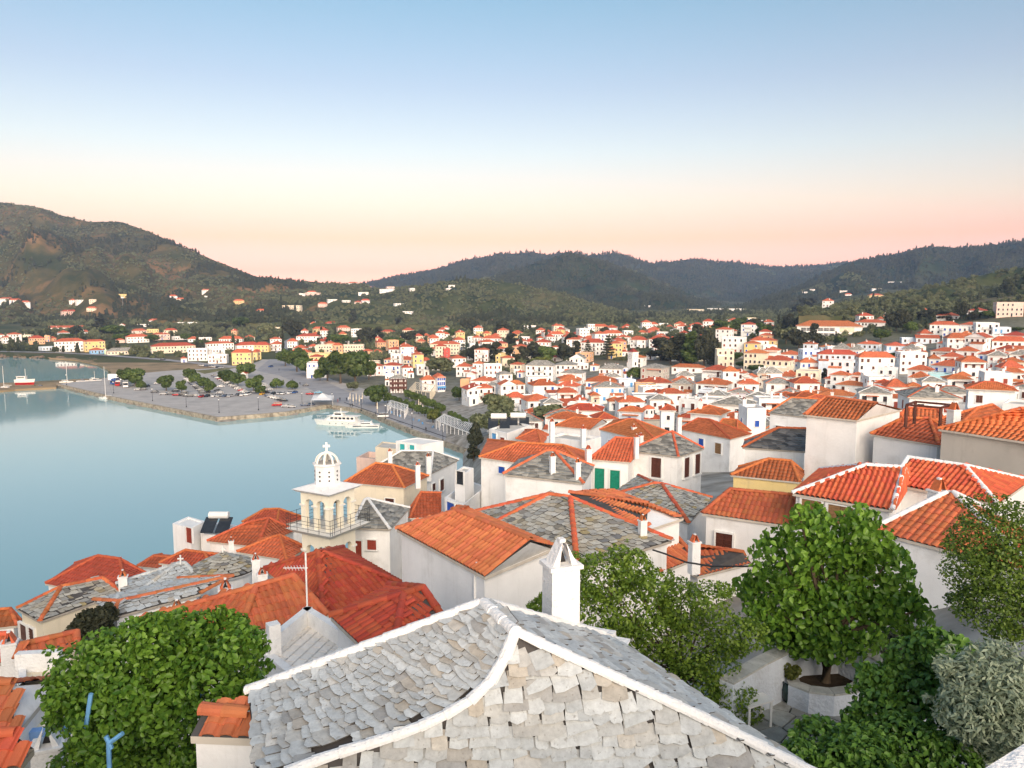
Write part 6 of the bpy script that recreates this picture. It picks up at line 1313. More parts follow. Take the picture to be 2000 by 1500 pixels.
BUSH = [(1180, 1130, 58), (1232, 1112, 46), (1160, 1195, 58), (1240, 1190, 66), (1200, 1260, 58), (1290, 1232, 58), (1332, 1182, 52), (1384, 1172, 42), (1418, 1232, 46), (1452, 1240, 38), (1352, 1262, 58), (1282, 1300, 48), (1400, 1310, 46), (1432, 1358, 42), (1352, 1340, 48), (1335, 1388, 40), (1458, 1388, 30), (1142, 1102, 26), (1272, 1138, 36), (1400, 1400, 36), (1210, 1085, 26), (1320, 1150, 30)]
plant('pomegranate_bush', 'large feathery yellow-green bush behind the white chimney', 'bush', BUSH, 14.2, (1330, 1420), 26000, 0.042, M['pomegranate_leaf'], 22, 41.3, 0.7, 4, True, 0.06)
plant('small_bush', 'small leafy shrub at the left foot of the white chimney', 'bush', [(1055, 1190, 26), (1040, 1200, 14), (1068, 1172, 16)], 15.5, (1060, 1240), 1500, 0.045, M['pomegranate_leaf'], 23, 42.0, 0.2, 4, True, 0.02)
MUL = [(1582, 1040, 52), (1532, 1090, 62), (1640, 1055, 56), (1690, 1062, 52), (1600, 1130, 85), (1700, 1130, 75), (1512, 1160, 62), (1560, 1210, 74), (1650, 1205, 76), (1740, 1180, 52), (1780, 1212, 36), (1492, 1200, 34), (1530, 1256, 42), (1622, 1256, 44), (1586, 1010, 30), (1682, 1012, 30), (1476, 1140, 24), (1732, 1100, 44), (1560, 1000, 16), (1800, 1190, 18), (1680, 1260, 34)]
plant('mulberry_tree', 'round-headed mulberry tree with big glossy leaves in the courtyard planter', 'tree', MUL, 15.2, (1612, 1332), 8800, 0.072, M['mulberry_leaf'], 24, 42.1, 0.55, 6, True, 0.12, 0.2, 0.45)
plant('fine_leaved_tree', 'fine-leaved dark green tree at the right edge', 'tree', [(1952, 1080, 85), (1900, 1060, 45), (1892, 1120, 46), (1972, 1160, 78), (1922, 1188, 46), (1995, 1040, 58), (1962, 1232, 26), (1880, 1180, 26), (2040, 1110, 90), (2050, 1200, 70)], 12.5, (2060, 1330), 22000, 0.032, M['feather_leaf'], 25, 43.0, 0.5, 4, True, 0.08)
plant('olive_shrub', 'silvery grey-green olive shrub at lower right', 'bush', [(1900, 1330, 50), (1950, 1310, 56), (1890, 1390, 50), (1950, 1390, 70), (1985, 1350, 56), (1920, 1440, 50), (1990, 1440, 50), (2030, 1380, 60), (1870, 1350, 26)], 9.6, (1960, 1560), 15000, 0.032, M['silver_leaf'], 26, 42.8, 0.4, 4, True, 0.04, 0.6, 0.0, 1.7)
plant('green_shrub', 'bright leafy shrub between the courtyard and the olive shrub', 'bush', [(1780, 1290, 42), (1832, 1272, 42), (1760, 1345, 52), (1712, 1330, 30), (1722, 1402, 50), (1810, 1380, 66), (1850, 1310, 40), (1690, 1330, 18), (1870, 1270, 26)], 11.0, (1780, 1500), 7000, 0.055, M['shrub_leaf'], 27, 42.4, 0.5, 6, True, 0.04)
plant('low_shrub', 'low dark glossy shrub along the bottom right edge', 'bush', [(1602, 1450, 48), (1680, 1470, 52), (1560, 1475, 30), (1770, 1465, 66), (1640, 1490, 40), (1720, 1490, 50), (1850, 1490, 50)], 9.6, (1700, 1580), 7500, 0.042, M['shrub_leaf'], 28, 42.6, 0.4, 6, True, 0.03)
plant('shade_shrub', 'dark shrub in the shade behind the mulberry tree', 'bush', [(1720, 1262, 34), (1770, 1255, 36), (1680, 1272, 22), (1800, 1262, 22)], 17.0, (1740, 1300), 4500, 0.05, M['dark_leaf'], 29, 41.9, 0.4, 4, True, 0.03)
plant('fig_bush', 'dark leafy tree beside the long white wall at left', 'bush', [(175, 1215, 24), (200, 1205, 20), (155, 1230, 18), (190, 1235, 26), (140, 1245, 12)], 30.0, (180, 1290), 4500, 0.10, M['dark_leaf'], 30, 34.5, 0.5, 6, True, 0.08)
b = MB(); q = [Pz(x, y, 47.2) for x, y in ((1860, 1540), (2020, 1440), (2100, 1600), (1900, 1650))]; b.prism([(p.x, p.y, 46) for p in q], q); rg2 = b.build('parapet_wall', M['lime'], None)
THINGS.append((rg2, 'corner of a rough white parapet at the bottom right', 'wall', None, 1960, 1490, 5))
# ---------------------------------------------------------------- lower left: cream terrace and its neighbours
LZ = 41.6; lt = [Pz(x, y, LZ) for x, y in ((50, 1437), (128, 1428), (112, 1308), (44, 1312))]
lc = sum(lt, Vector()) / 4; lr = empty('roof_terrace', (lc.x, lc.y, LZ - 4)); b = MB(); b.prism([(p.x, p.y, LZ - 4) for p in lt], [(p.x, p.y, LZ) for p in lt]); b.build('wall', WALL['w'], lr)
for i in range(4):
    for j in range(6):
        p = [lt[0].lerp(lt[1], (i + a) / 4).lerp(lt[3].lerp(lt[2], (i + a) / 4), (j + c) / 6) for a, c in ((.02, .02), (.98, .02), (.98, .98), (.02, .98))]
        m = MB(); m.prism([v - Vector((0, 0, .01)) for v in p], [v + Vector((0, 0, .02)) for v in p], capb=False); m.build('floor_tile', WALL['c'], lr)
parapet(lr, lt[0], lt[1], LZ - .1, LZ + 0.10, 0.16, 'blue_edge', mat('blue_edge_paint', (0.22, 0.40, 0.74), 0.7, 0.15, 5)); parapet(lr, lt[3], lt[0], LZ - .1, LZ + 0.12, 0.14); parapet(lr, lt[2], lt[3], LZ - .2, LZ + 0.45, 0.2)
tall_chimney(95, 1480, 42, 20, lt[0].y - 0.4, lr, 'white'); THINGS.append((lr, 'cream roof terrace with a blue painted edge beside the vine', 'terrace', None, 80, 1370, 13))
X['h38'] = hero('orange tile roof cut by the left edge, beside the grey gutter wall', [(-60, 1446), (28, 1438), None, None], [(-60, 1338), (24, 1336)], 42.0, 42.5, 'tile', 'w', 4, 'lr', 'tile', clay_m='clay', hump=0.05, inset=0.1)
X['h38b'] = hero('small orange tile roof in the bottom left corner', [(-40, 1506), (36, 1500), None, None], [(-40, 1440), (28, 1436)], 43.0, 43.4, 'tile', 'w', 4, 'lr', 'tile', clay_m='clay_red', hump=0.05, inset=0.1)
X['h39'] = hero('narrow old red tile roof above the cream terrace', [(40, 1300), (150, 1268), None, None], [(42, 1262), (150, 1236)], 39.6, 40.3, 'tile_dark', 'w', 5, '', 'tile', clay_m='clay_old', hump=0.04)
X['h39b'] = hero('orange roof at the left edge below the slate house', [(-60, 1232), (34, 1222), None, None], [(-60, 1198), (20, 1190)], 34.6, 35.6, 'tile', 'w', 5)
X['h39c'] = hero('red tile roof with a terracotta chimney at the left edge', [(-60, 1300), (30, 1292), None, None], [(-60, 1246), (18, 1240)], 39.0, 40.0, 'tile', 'w', 5, '', 'tile', clay_m='clay_red', hump=0.04)
# ================================================================ landmark buildings
M['cream'] = plaster('tower_cream', (0.84, 0.79, 0.65), (0.55, 0.42, 0.22), 0.62, 0.9); M['towerwhite'] = plaster('tower_white', (0.84, 0.82, 0.76), (0.6, 0.5, 0.33), 0.66, 0.95)
def arch_pier_face(b, o, t, n, W_, Hh, th, openings, seg=8, m=0):
    """a wall with round-arched openings: o lower-left corner, t along, n outward; openings (x0, x1, z0, spring)"""
    Pt = lambda x, z, d=0.0: o + t * x + Vector((0, 0, z)) - n * d
    xs = 0.0
    for (x0, x1, z0, zs) in openings:
        b.face([Pt(xs, 0), Pt(x0, 0), Pt(x0, Hh), Pt(xs, Hh)], m)
        if z0 > 0: b.face([Pt(x0, 0), Pt(x1, 0), Pt(x1, z0), Pt(x0, z0)], m); b.face([Pt(x0, z0), Pt(x1, z0), Pt(x1, z0, th), Pt(x0, z0, th)], m)
        r = (x1 - x0) / 2; c = (x0 + x1) / 2; arc = [(c - r * math.cos(math.pi * k / seg), zs + r * math.sin(math.pi * k / seg)) for k in range(seg + 1)]
        for (a, z1), (a2, z2) in zip(arc[:-1], arc[1:]): b.face([Pt(a, z1), Pt(a2, z2), Pt(a2, Hh), Pt(a, Hh)], m); b.face([Pt(a, z1), Pt(a, z1, th), Pt(a2, z2, th), Pt(a2, z2)], m)
        b.face([Pt(x0, z0), Pt(x0, z0, th), Pt(x0, zs, th), Pt(x0, zs)], m); b.face([Pt(x1, z0, th), Pt(x1, z0), Pt(x1, zs), Pt(x1, zs, th)], m)
        xs = x1
    b.face([Pt(xs, 0), Pt(W_, 0), Pt(W_, Hh), Pt(xs, Hh)], m)
def bell_tower():
    zc = 36.1; near = Pz(644, 1040, zc); D = near.y; S = 2.25; yaw = math.atan2(near.x, near.y)
    ang = -yaw + R(47); t = Vector((math.cos(ang), math.sin(ang), 0)); n = Vector((t.y, -t.x, 0))          # right-hand face runs along t, left-hand along -n... corner nearest the viewer
    k = (Vector((near.x, near.y, zc)) - Vector((0, 0, CAM_H))).length / FPX
    z_bal = zc; h_up = 70 * k; z_roof = z_bal + h_up; root = empty('bell_tower', (near.x, near.y, zc - 9)); c0 = Vector((near.x, near.y, 0)) + t * S / 2 - n * S / 2
    ctr = Vector((c0.x, c0.y, 0)); corners = lambda s: [ctr + t * (-s / 2) + n * (s / 2), ctr + t * (s / 2) + n * (s / 2), ctr + t * (s / 2) - n * (s / 2), ctr - t * (s / 2) - n * (s / 2)]
    at_ = lambda p, z: Vector((p.x, p.y, z)); cs_ = corners(S)
    def storey(z0, hh, op, nm):
        b = MB()
        for i in range(4):
            p, q = cs_[i], cs_[(i + 1) % 4]; tt = (q - p).normalized(); nn = Vector((tt.y, -tt.x, 0)); arch_pier_face(b, at_(p, z0), tt, nn, S, hh, 0.32, op)
        b.build(nm, M['cream'], root)
        for i in range(4):                                  # capitals on the piers
            p, q = cs_[i], cs_[(i + 1) % 4]; tt = (q - p).normalized(); nn = Vector((tt.y, -tt.x, 0))
            for x in (0.16, S / 2, S - 0.16): c = at_(p, z0 + op[0][3] - 0.04) + tt * x + nn * 0.02; m = MB(); m.box(tuple(c), (0.38, 0.16, 0.09), math.atan2(tt.y, tt.x)); m.build('capital', M['towerwhite'], root)
    o1 = [(0.34, 1.03, 0.0, h_up * 0.66), (1.24, 1.93, 0.0, h_up * 0.66)]
    storey(z_bal, h_up, o1, 'upper_arcade'); storey(z_bal - 3.6, 3.3, [(0.34, 1.03, 0.5, 2.25), (1.24, 1.93, 0.5, 2.25)], 'lower_arcade')
    b = MB(); b.prism([at_(p, z_bal - 9) for p in corners(S * 1.04)], [at_(p, z_bal - 3.6) for p in corners(S * 1.04)]); b.build('base', WALL['c'], root)
    b = MB(); b.prism([at_(p, z_bal - 0.32) for p in corners(S + 0.5)], [at_(p, z_bal) for p in corners(S + 1.35)]); b.build('balcony_floor', M['towerwhite'], root)
    b = MB(); rc_ = corners(S + 1.25)
    for i in range(4):
        p, q = rc_[i], rc_[(i + 1) % 4]
        for z in (0.18, 0.42, 0.62, 0.92): b.tube([at_(p, z_bal + z), at_(q, z_bal + z)], 0.012, 4)
        for k2 in range(5): x = p.lerp(q, k2 / 4); b.tube([at_(x, z_bal), at_(x, z_bal + 0.95)], 0.014, 4)
        for o in (0.05, 0.1): x = p.lerp(q, o); b.tube([at_(x, z_bal), at_(x, z_bal + 0.95)], 0.012, 4)
    b.build('railing', M['iron'], root)
    b = MB(); b.prism([at_(p, z_roof) for p in corners(S + 0.35)], [at_(p, z_roof + 0.16) for p in corners(S + 0.75)]); b.prism([at_(p, z_roof + 0.16) for p in corners(S + 0.75)], [at_(p, z_roof + 0.42) for p in corners(S * 0.5)]); b.build('cornice', M['lime'], root)
    zr_ = z_roof + 0.32; h8 = 1.2; b = MB(); r8 = 0.78; b.lathe((ctr.x, ctr.y, zr_), [(r8 * 1.05, 0), (r8, 0.12), (r8, h8), (r8 * 1.12, h8 + 0.05), (r8 * 1.12, h8 + 0.16)], 8); b.build('drum', M['lime'], root)
    for i in range(8):
        a = (i + 0.5) * math.pi / 4; d = Vector((math.cos(a), math.sin(a), 0))
        for z in (0.36, 0.62, 0.88): c = ctr + d * r8 * 0.925; m = MB(); m.tube([at_(c, zr_ + z), at_(c + d * 0.02, zr_ + z)], 0.07, 4); m.build('diamond_opening', M['iron'], root)
    b = MB()
    for i in range(8):
        a = i * math.pi / 4; pts = [(ctr.x + math.cos(a) * 0.66 * math.cos(f), ctr.y + math.sin(a) * 0.66 * math.cos(f), zr_ + h8 + 0.16 + 0.6 * math.sin(f)) for f in np.linspace(0, math.pi / 2, 7)]; b.tube(pts, 0.07, 5)
    b.build('open_dome_ribs', M['towerwhite'], root); b = MB(); b.tube([(ctr.x, ctr.y, zr_ + h8), (ctr.x, ctr.y, zr_ + h8 + 0.78)], 0.1, 8); b.lathe((ctr.x, ctr.y, zr_ + h8 + 0.16), [(0.7, 0), (0.6, 0.02), (0.1, 0.06)], 12); b.build('dome_post', M['concrete'], root)
    zx = zr_ + h8 + 0.72; b = MB(); b.box((ctr.x, ctr.y, zx + 0.33), (0.12, 0.1, 0.66), -yaw); b.box((ctr.x, ctr.y, zx + 0.44), (0.42, 0.1, 0.13), -yaw); b.build('cross', M['towerwhite'], root)
    for i, (z, s) in enumerate(((z_bal + 1.3, 0.34), (z_bal - 1.9, 0.4), (z_bal + 1.5, 0.24))):
        c = ctr + t * (0.45 - 0.45 * i) + n * (0.2 * i - 0.1); m = MB(); m.lathe((c.x, c.y, z), [(s, 0), (s * 0.78, s * 0.35), (s * 0.55, s), (s * 0.2, s * 1.25), (0.03, s * 1.9)], 12); m.build('bell', M['iron'], root, True)
    THINGS.append((root, 'cream and white bell tower with arches, iron balcony, open dome and cross', 'bell tower', None, 643, 1000, D))
bell_tower()
def chapel():
    z = 36.3; c = Pz(437, 1110, z); root = empty('chapel', (c.x, c.y, 31)); rr_ = 56 * ((c - Vector((0, 0, CAM_H))).length) / FPX
    b = MB(); b.lathe((c.x, c.y, 31), [(rr_ * 0.9, 0), (rr_ * 0.9, z - 31 - 0.1)], 24); b.lathe((c.x, c.y, z - 0.12), [(rr_ * 1.0, 0), (rr_ * 1.04, 0.1)], 28); b.build('drum', WALL['w'], root)
    b = MB(); b.lathe((c.x, c.y, z - 0.02), [(rr_ * 1.02, 0), (rr_ * 0.55, 0.42), (0.05, 0.75)], 28); rf = b.build('dome_roof', M['deck'], root)
    pl = []; rg = random.Random(6); nr = 9
    for r in range(nr):
        f0 = 1 - r / nr; rad = rr_ * 1.03 * f0; zz = z + 0.02 + 0.75 * (1 - f0) ** 0.85; nn = max(3, int(2 * math.pi * rad / 0.34))
        for k in range(nn):
            a = 2 * math.pi * (k + rg.random() * .3) / nn; p = Vector((c.x + rad * math.cos(a), c.y + rad * math.sin(a), zz)); v = Vector((-math.cos(a), -math.sin(a), 0.42)); u = Vector((-math.sin(a), math.cos(a), 0)); pl.append((p, u if u.cross(v).z > 0 else -u, v, rg.uniform(.8, 1.2)))
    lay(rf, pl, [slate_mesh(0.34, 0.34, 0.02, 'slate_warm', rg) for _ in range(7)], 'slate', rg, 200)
    for (px, py, s, zz) in ((435, 1083, 0.5, z + 0.75),): b = MB(); p = Vector((c.x, c.y, zz)); b.box((p.x, p.y, p.z + 0.2), (0.07, 0.07, 0.5)); b.box((p.x, p.y, p.z + 0.26), (0.3, 0.06, 0.07)); b.build('cross', M['trim'], root)
    THINGS.append((root, 'round slate-roofed chapel drum in front of the orange roofs left of the bell tower', 'chapel', None, 437, 1103, c.y))
chapel()
X['c1'] = hero('grey slate gable of the chapel with a small white cross', [(250, 1172), (395, 1140), None, None], [(345, 1103), (362, 1101)], 36.0, 37.2, 'slate', 'w', 5, '', 'slate', expo=0.22, tw=0.32, clay_m='slate_piece', many=220, caps_m='slate_piece')
p = Pz(353, 1101, 37.2); b = MB(); b.box((p.x, p.y, p.z + .2), (.06, .06, .45)); b.box((p.x, p.y, p.z + .25), (.28, .05, .06)); b.build('cross', M['trim'], X['c1'][0])
X['c2'] = hero('long pale slate roof with a red tile ridge beside the chapel', [(222, 1206), (392, 1160), None, None], [(232, 1176), (455, 1126)], 37.0, 37.8, 'slate', 'w', 5, '', 'slate', expo=0.22, tw=0.32, clay_m='slate_piece', many=260, caps_m='clay')
# clock tower
def clock_tower():
    p = hit(1236, 724, 0, 200, 700); k = p.y / FPX; w = 14.5 * k; h = 36 * k; root = empty('clock_tower', p); yw = 0.55
    b = MB(); b.box((p.x, p.y, p.z + h / 2 - 1), (w, w, h + 2), yw); b.build('shaft', WALL['w'], root); b = MB(); b.box((p.x, p.y, p.z + h + 0.1), (w * 1.12, w * 1.12, 0.3), yw); b.box((p.x, p.y, p.z + h * 0.55), (w * 1.05, w * 1.05, 0.2), yw); b.build('cornice', M['trim'], root)
    b = MB(); c, s = math.cos(yw), math.sin(yw); q = [(p.x + x * c - y * s, p.y + x * s + y * c, p.z + h + 0.25) for x, y in ((-w / 2, -w / 2), (w / 2, -w / 2), (w / 2, w / 2), (-w / 2, w / 2))]
    for i in range(4): b.face([q[i], q[(i + 1) % 4], (p.x, p.y, p.z + h + 7.5 * k + 0.3)])
    b.build('pointed_roof', M['redbrown'], root)
    for sgn, nn in ((0, Vector((s, -c, 0))), (1, Vector((-c, -s, 0)))):
        f = Vector((p.x, p.y, p.z + h * 0.78)) + nn * (w / 2 + 0.02); m = MB(); m.tube([f, f + nn * 0.08], w * 0.32, 20); fc = m.build('clock_face', M['trim'], root); m = MB(); a = nn.cross(Vector((0, 0, 1))); m.tube([f + nn * .1, f + nn * .1 + Vector((0, 0, w * .22))], 0.08, 4); m.tube([f + nn * .1, f + nn * .1 + a * w * .17], 0.08, 4); m.build('clock_hands', M['iron'], fc)
        m = MB(); ring = [f + nn * 0.09 + (a * math.cos(x) + Vector((0, 0, 1)) * math.sin(x)) * w * 0.33 for x in np.linspace(0, 6.283, 21)]; m.tube(ring, 0.06, 4, caps=False); m.build('clock_rim', M['iron'], fc)
    f = Vector((p.x, p.y, p.z + h * 0.3)) + Vector((s, -c, 0)) * (w / 2 + .03); put('window', WIN['d'], root, f, yw, (1.2, 1, 1.3))
    THINGS.append((root, 'white clock tower with red pointed roof in the middle of the town', 'clock tower', None, 1236, 700, p.y))
clock_tower()
# school: long two-storey block with window bands
def school():
    e = 33.0; E0, E1, E2 = hit(1556, 668, 0, 300, 700), hit(1680, 676, 0, 300, 700), None
    k = ((E0.y + E1.y) / 2) / FPX; z0 = min(E0.z, E1.z) - 2; zt_ = CAM_H + ray(1620, 641).z / ray(1620, 641).y * (E0.y + E1.y) / 2
    a = Vector((Pd(1556, 650, E0.y).x, E0.y, 0)); c = Vector((Pd(1684, 650, E0.y - 14).x, E0.y - 14, 0)); t = (c - a).normalized(); n = Vector((t.y, -t.x, 0)); dp = 16; cn = [a, c, c - n * dp, a - n * dp]; ctr = sum(cn, Vector()) / 4; root = empty('school_building', (ctr.x, ctr.y, z0))
    b = MB(); b.prism([(q.x, q.y, z0 - 3) for q in cn], [(q.x, q.y, zt_) for q in cn]); b.build('wall', WALL['w'], root); L_ = (c - a).length; rz = math.atan2(t.y, t.x)
    r = MB(); roof_geo(r, [(q.x, q.y) for q in cn], zt_, 3.6, 'hip', 0.9, 0, 400); r.build('roof', [M['tile'], M['trim'], WALL['w']], root)
    for s in range(2):
        for i in range(9):
            if i >= 6 and s == 0 or i in (7, 8): continue
            q = a + t * L_ * (0.06 + 0.088 * (i + .5)) + n * 0.03; m = MB(); m.box((q.x, q.y, zt_ - 2.2 - 3.4 * s), (L_ * 0.078, 0.1, 1.9), rz); wo_ = m.build('window', M['glass'], root); m = MB(); m.box((q.x + n.x * .06, q.y + n.y * .06, zt_ - 2.2 - 3.4 * s), (L_ * .078, .06, .12), rz)
            for x in (-.33, 0, .33): m.box((q.x + t.x * x * L_ * .07 + n.x * .06, q.y + t.y * x * L_ * .07 + n.y * .06, zt_ - 2.2 - 3.4 * s), (.1, .06, 1.9), rz)
            m.build('frame', M['trim'], wo_)
    q = a + t * L_ * 0.77 + n * 0.03; m = MB(); m.box((q.x, q.y, zt_ - 2.3), (L_ * 0.22, 0.08, 3.2), rz); m.build('cream_panel', WALL['c'], root); m = MB(); m.box((q.x, q.y, zt_ - 6.2), (L_ * 0.22, 0.08, 3.0), rz); m.build('pink_panel', WALL['p'], root)
    for s in range(2):
        for i in range(3):
            q = c - n * dp * (0.2 + 0.28 * i) + t * 0.03; m = MB(); m.box((q.x, q.y, zt_ - 2.4 - 3.6 * s), (0.1, 2.6, 1.6), rz); m.build('window', M['glass'], root)
    THINGS.append((root, 'long white school building with wide orange roof and window bands on the hillside', 'school', None, 1620, 650, E0.y))
school()
# brown timber-fronted house and the blue-balcony house on the harbour front
def front_house(label, x0, x1, xr, ye, yb, wall, slate, timber=None, band=None):
    p0, p1 = hit(x0, yb, 0, 200, 600), hit(x1, yb - 2, 0, 200, 600); zt_ = CAM_H + ray((x0 + x1) / 2, ye).z / ray((x0 + x1) / 2, ye).y * p0.y; z0 = min(p0.z, p1.z)
    a, c = Vector((p0.x, p0.y, 0)), Vector((p1.x, p1.y - 2, 0)); t = (c - a).normalized(); n = Vector((t.y, -t.x, 0)); dp = (xr - x1) * p1.y / FPX * 1.15; cn = [a, c, c - n * dp, a - n * dp]; ctr = sum(cn, Vector()) / 4; root = empty('house', (ctr.x, ctr.y, z0)); b = MB(); b.prism([(q.x, q.y, z0 - 2) for q in cn], [(q.x, q.y, zt_) for q in cn]); b.build('wall', WALL[wall], root)
    r = MB(); roof_geo(r, [(q.x, q.y) for q in cn], zt_, 2.0, 'hip', 0.5, 0 if (c - a).length > dp else 1, 400); r.build('roof', [M['slate'] if slate else M['tile'], M['eave'], WALL[wall]], root); L_ = (c - a).length; rz = math.atan2(t.y, t.x); hh = (zt_ - z0) / 3
    if timber:
        for s in range(3): m = MB(); q = (a + c) / 2 + n * 0.5; m.box((q.x, q.y, z0 + hh * s + hh), (L_, 1.0, 0.25), rz); m.build('gallery_floor', M['brown'], root)
        for i in range(7): m = MB(); q = a.lerp(c, i / 6) + n * 0.9; m.box((q.x, q.y, (z0 + zt_) / 2), (0.3, 0.3, zt_ - z0), rz); m.build('timber_post', M['brown'], root)
        for s in (1, 2): m = MB(); q = (a + c) / 2 + n * 0.92; m.box((q.x, q.y, z0 + hh * s + 0.6), (L_, 0.1, 0.9), rz); m.build('railing', M['brown'], root)
    for s in range(3):
        for i in range(3 if timber else 4): q = a.lerp(c, (i + .5) / (3 if timber else 4)) + n * 0.03; put('window', WIN['n' if timber else 'b'], root, (q.x, q.y, z0 + hh * s + 1.0), rz, (1.2, 1, 1.3))
        for i in range(2): q = c.lerp(cn[2], (i + .5) / 2) + t * 0.03; put('window', WIN['d'], root, (q.x, q.y, z0 + hh * s + 1.0), rz + math.pi / 2)
        if band and s == 1:
            for i in range(3): q = a.lerp(c, (i + .5) / 3) + n * 0.02; m = MB(); m.box((q.x + n.x * .5, q.y + n.y * .5, z0 + hh + 0.1), (1.6, 1.0, 0.9), rz); m.build('balcony', M['lblue'], root)
            q = c.lerp(cn[2], .5) + t * 0.05; m = MB(); m.box((q.x, q.y, z0 + hh * 1.95), (dp * .98, 0.1, 0.8), rz + math.pi / 2); m.build('yellow_band', WALL['y'], root)
    THINGS.append((root, label, 'house', 'houses in the valley behind the harbour', (x0 + x1) / 2, ye, p0.y))
front_house('three-storey house with dark brown timber galleries and slate roof on the harbour front', 762, 795, 818, 741, 768, 'w', True, True)
front_house('three-storey white house with blue balconies and a yellow band', 855, 870, 898, 738, 766, 'w', False, None, True)
# domed church in the town
def town_church():
    p = Pz(1266, 812, 20.5); p.z = zt(p.x, p.y); D = p.y; k = D / FPX; root = empty('church', p); zw = CAM_H + ray(1266, 797).z / ray(1266, 797).y * D; b = MB(); b.lathe((p.x, p.y, zw - 22 * k), [(12 * k, 0), (12 * k, 22 * k)], 8); b.build('drum', WALL['w'], root); b = MB(); b.lathe((p.x, p.y, zw), [(14 * k, 0), (7 * k, 4 * k), (0.1, 6.5 * k)], 8); b.build('octagonal_roof', M['tile'], root)
    for i in range(8):
        a = (i + .5) * math.pi / 4; q = Vector((p.x + math.cos(a) * 11.2 * k, p.y + math.sin(a) * 11.2 * k, zw - 9 * k)); m = MB(); m.box((q.x, q.y, q.z + 2.5 * k), (0.5, 2.2 * k, 6 * k), a); m.build('window', M['glass'], root)
    w, d = 60 * k, 40 * k; cn = [(p.x - w / 2, p.y - d * .35), (p.x + w / 2, p.y - d * .35), (p.x + w / 2, p.y + d * .65), (p.x - w / 2, p.y + d * .65)]; zz = zw - 20 * k; b = MB(); b.prism([(*q, zz - 8) for q in cn], [(*q, zz) for q in cn]); b.build('wall', WALL['g'], root); r = MB(); roof_geo(r, cn, zz, 7 * k, 'hip', .4, 0, 150); r.build('roof', [M['tile'], M['eave'], WALL['w']], root)
    b = MB(); q = Vector((p.x + 18 * k, p.y + 8 * k, zw)); arch_pier_face(b, Vector((q.x - 4 * k, q.y, zw - 8 * k)), Vector((1, 0, 0)), Vector((0, -1, 0)), 9 * k, 9 * k, 0.5, [(1 * k, 3.5 * k, 1 * k, 5 * k), (5.5 * k, 8 * k, 1 * k, 5 * k)]); b.build('bell_gable', WALL['w'], root)
    THINGS.append((root, 'church with white octagonal dome and orange roofs among the town houses', 'church', None, 1266, 800, D))
town_church()
# chimneys, pergola, solar heaters and other pieces on the near roofs
for hk, lst in {'h20': [(1079, 928, 10, 36, 46.5), (1128, 938, 10, 34, 45.5)], 'h16': [(816, 933, 9, 24, 57)], 'h17': [(762, 906, 8, 24, 67), (837, 922, 9, 30, 66)], 'h22': [(1149, 902, 11, 24, 54)], 'h23': [(1243, 875, 8, 20, 56), (1252, 866, 7, 14, 58)], 'f36': [(1078, 848, 9, 24, 73), (1139, 858, 9, 20, 72)], 'h4a': [(513, 1143, 17, 20, 29), (500, 1115, 14, 20, 31)], 'h4b': [(347, 1215, 24, 20, 23.5), (441, 1165, 22, 14, 26)], 'h11': [(242, 1160, 14, 30, 36)], 'h6b': [(1356, 1078, 18, 18, 27), (1255, 1032, 14, 14, 29)], 'h8b': [(1832, 975, 26, 14, 27)], 'h29': [(1861, 838, 17, 32, 39)], 'h2': [(931, 1118, 16, 4, 22.6)], 'h33': [(1326, 840, 8, 24, 84)], 'h32': [(1238, 843, 8, 8, 86), (1250, 866, 7, 14, 82)], 'h14a': [(452, 1072, 9, 14, 47)], 'h12': [(236, 1098, 4, 6, 47)], 'h39c': [(20, 1280, 22, 20, 22)], 'h18': []}.items():
    if hk not in X: continue
    for (x, y, w, h, d) in lst: tall_chimney(x, y, w, h, d, X[hk][1], 'tile')
def frame_on(root, px, z0, z1, nm='roof_frame', mt=None):
    g = [Pz(x, y, z1) for x, y in px]; fr = empty(nm, Vector((g[0].x, g[0].y, z0))); mt = mt or M['brown']
    for p in g: b = MB(); b.box((p.x, p.y, (z0 + z1) / 2), (0.12, 0.12, z1 - z0)); b.build('post', mt, fr)
    for i in range(4): p, q = g[i], g[(i + 1) % 4]; m = (p + q) / 2; b = MB(); b.box((m.x, m.y, z1 + .04), ((q - p).length + .1, 0.1, 0.1), math.atan2(q.y - p.y, q.x - p.x)); b.build('beam', mt, fr)
    return fr
fr = frame_on(None, [(1771, 792), (1838, 798), (1858, 792), (1788, 786)], 43.2, 44.35); THINGS.append((fr, 'bare brown timber frame standing over the orange roofs at right', 'frame', None, 1815, 800, 45))
# lean-to tile canopies right of the tall white house
X['aw1'] = hero('small tiled canopy on dark posts beside the tall white house', [(1686, 881), (1752, 886), None, None], [(1700, 862), (1756, 866)], 40.6, 41.1, 'tile_dark', 'w', 3.0, 'lr', 'tile', clay_m='clay_old', hump=0.07, tw=0.26)
X['aw2'] = hero('row of barrel tiles capping a white wall below the low orange roof', [(1742, 879), (1828, 889), None, None], [(1748, 864), (1828, 876)], 40.9, 41.2, 'tile_dark', 'w', 3.0, 'lr', 'tile', clay_m='clay_old', hump=0.07, tw=0.26)
X['lo1'] = hero('old brown tile roof with a white stone at the foot of the round-cornered house', [(1362, 1126), (1468, 1100), None, None], [(1366, 1068), (1452, 1080)], 38.4, 39.2, 'tile_dark', 'w', 4, 'lr', 'tile', clay_m='clay_old', hump=0.05)
X['lo2'] = hero('dark red barrel tile roof behind the white slate house', [(800, 1012), (862, 1010), None, None], [(822, 962), (862, 963)], 34.2, 35.8, 'tile_dark', 'w', 5, 'r')
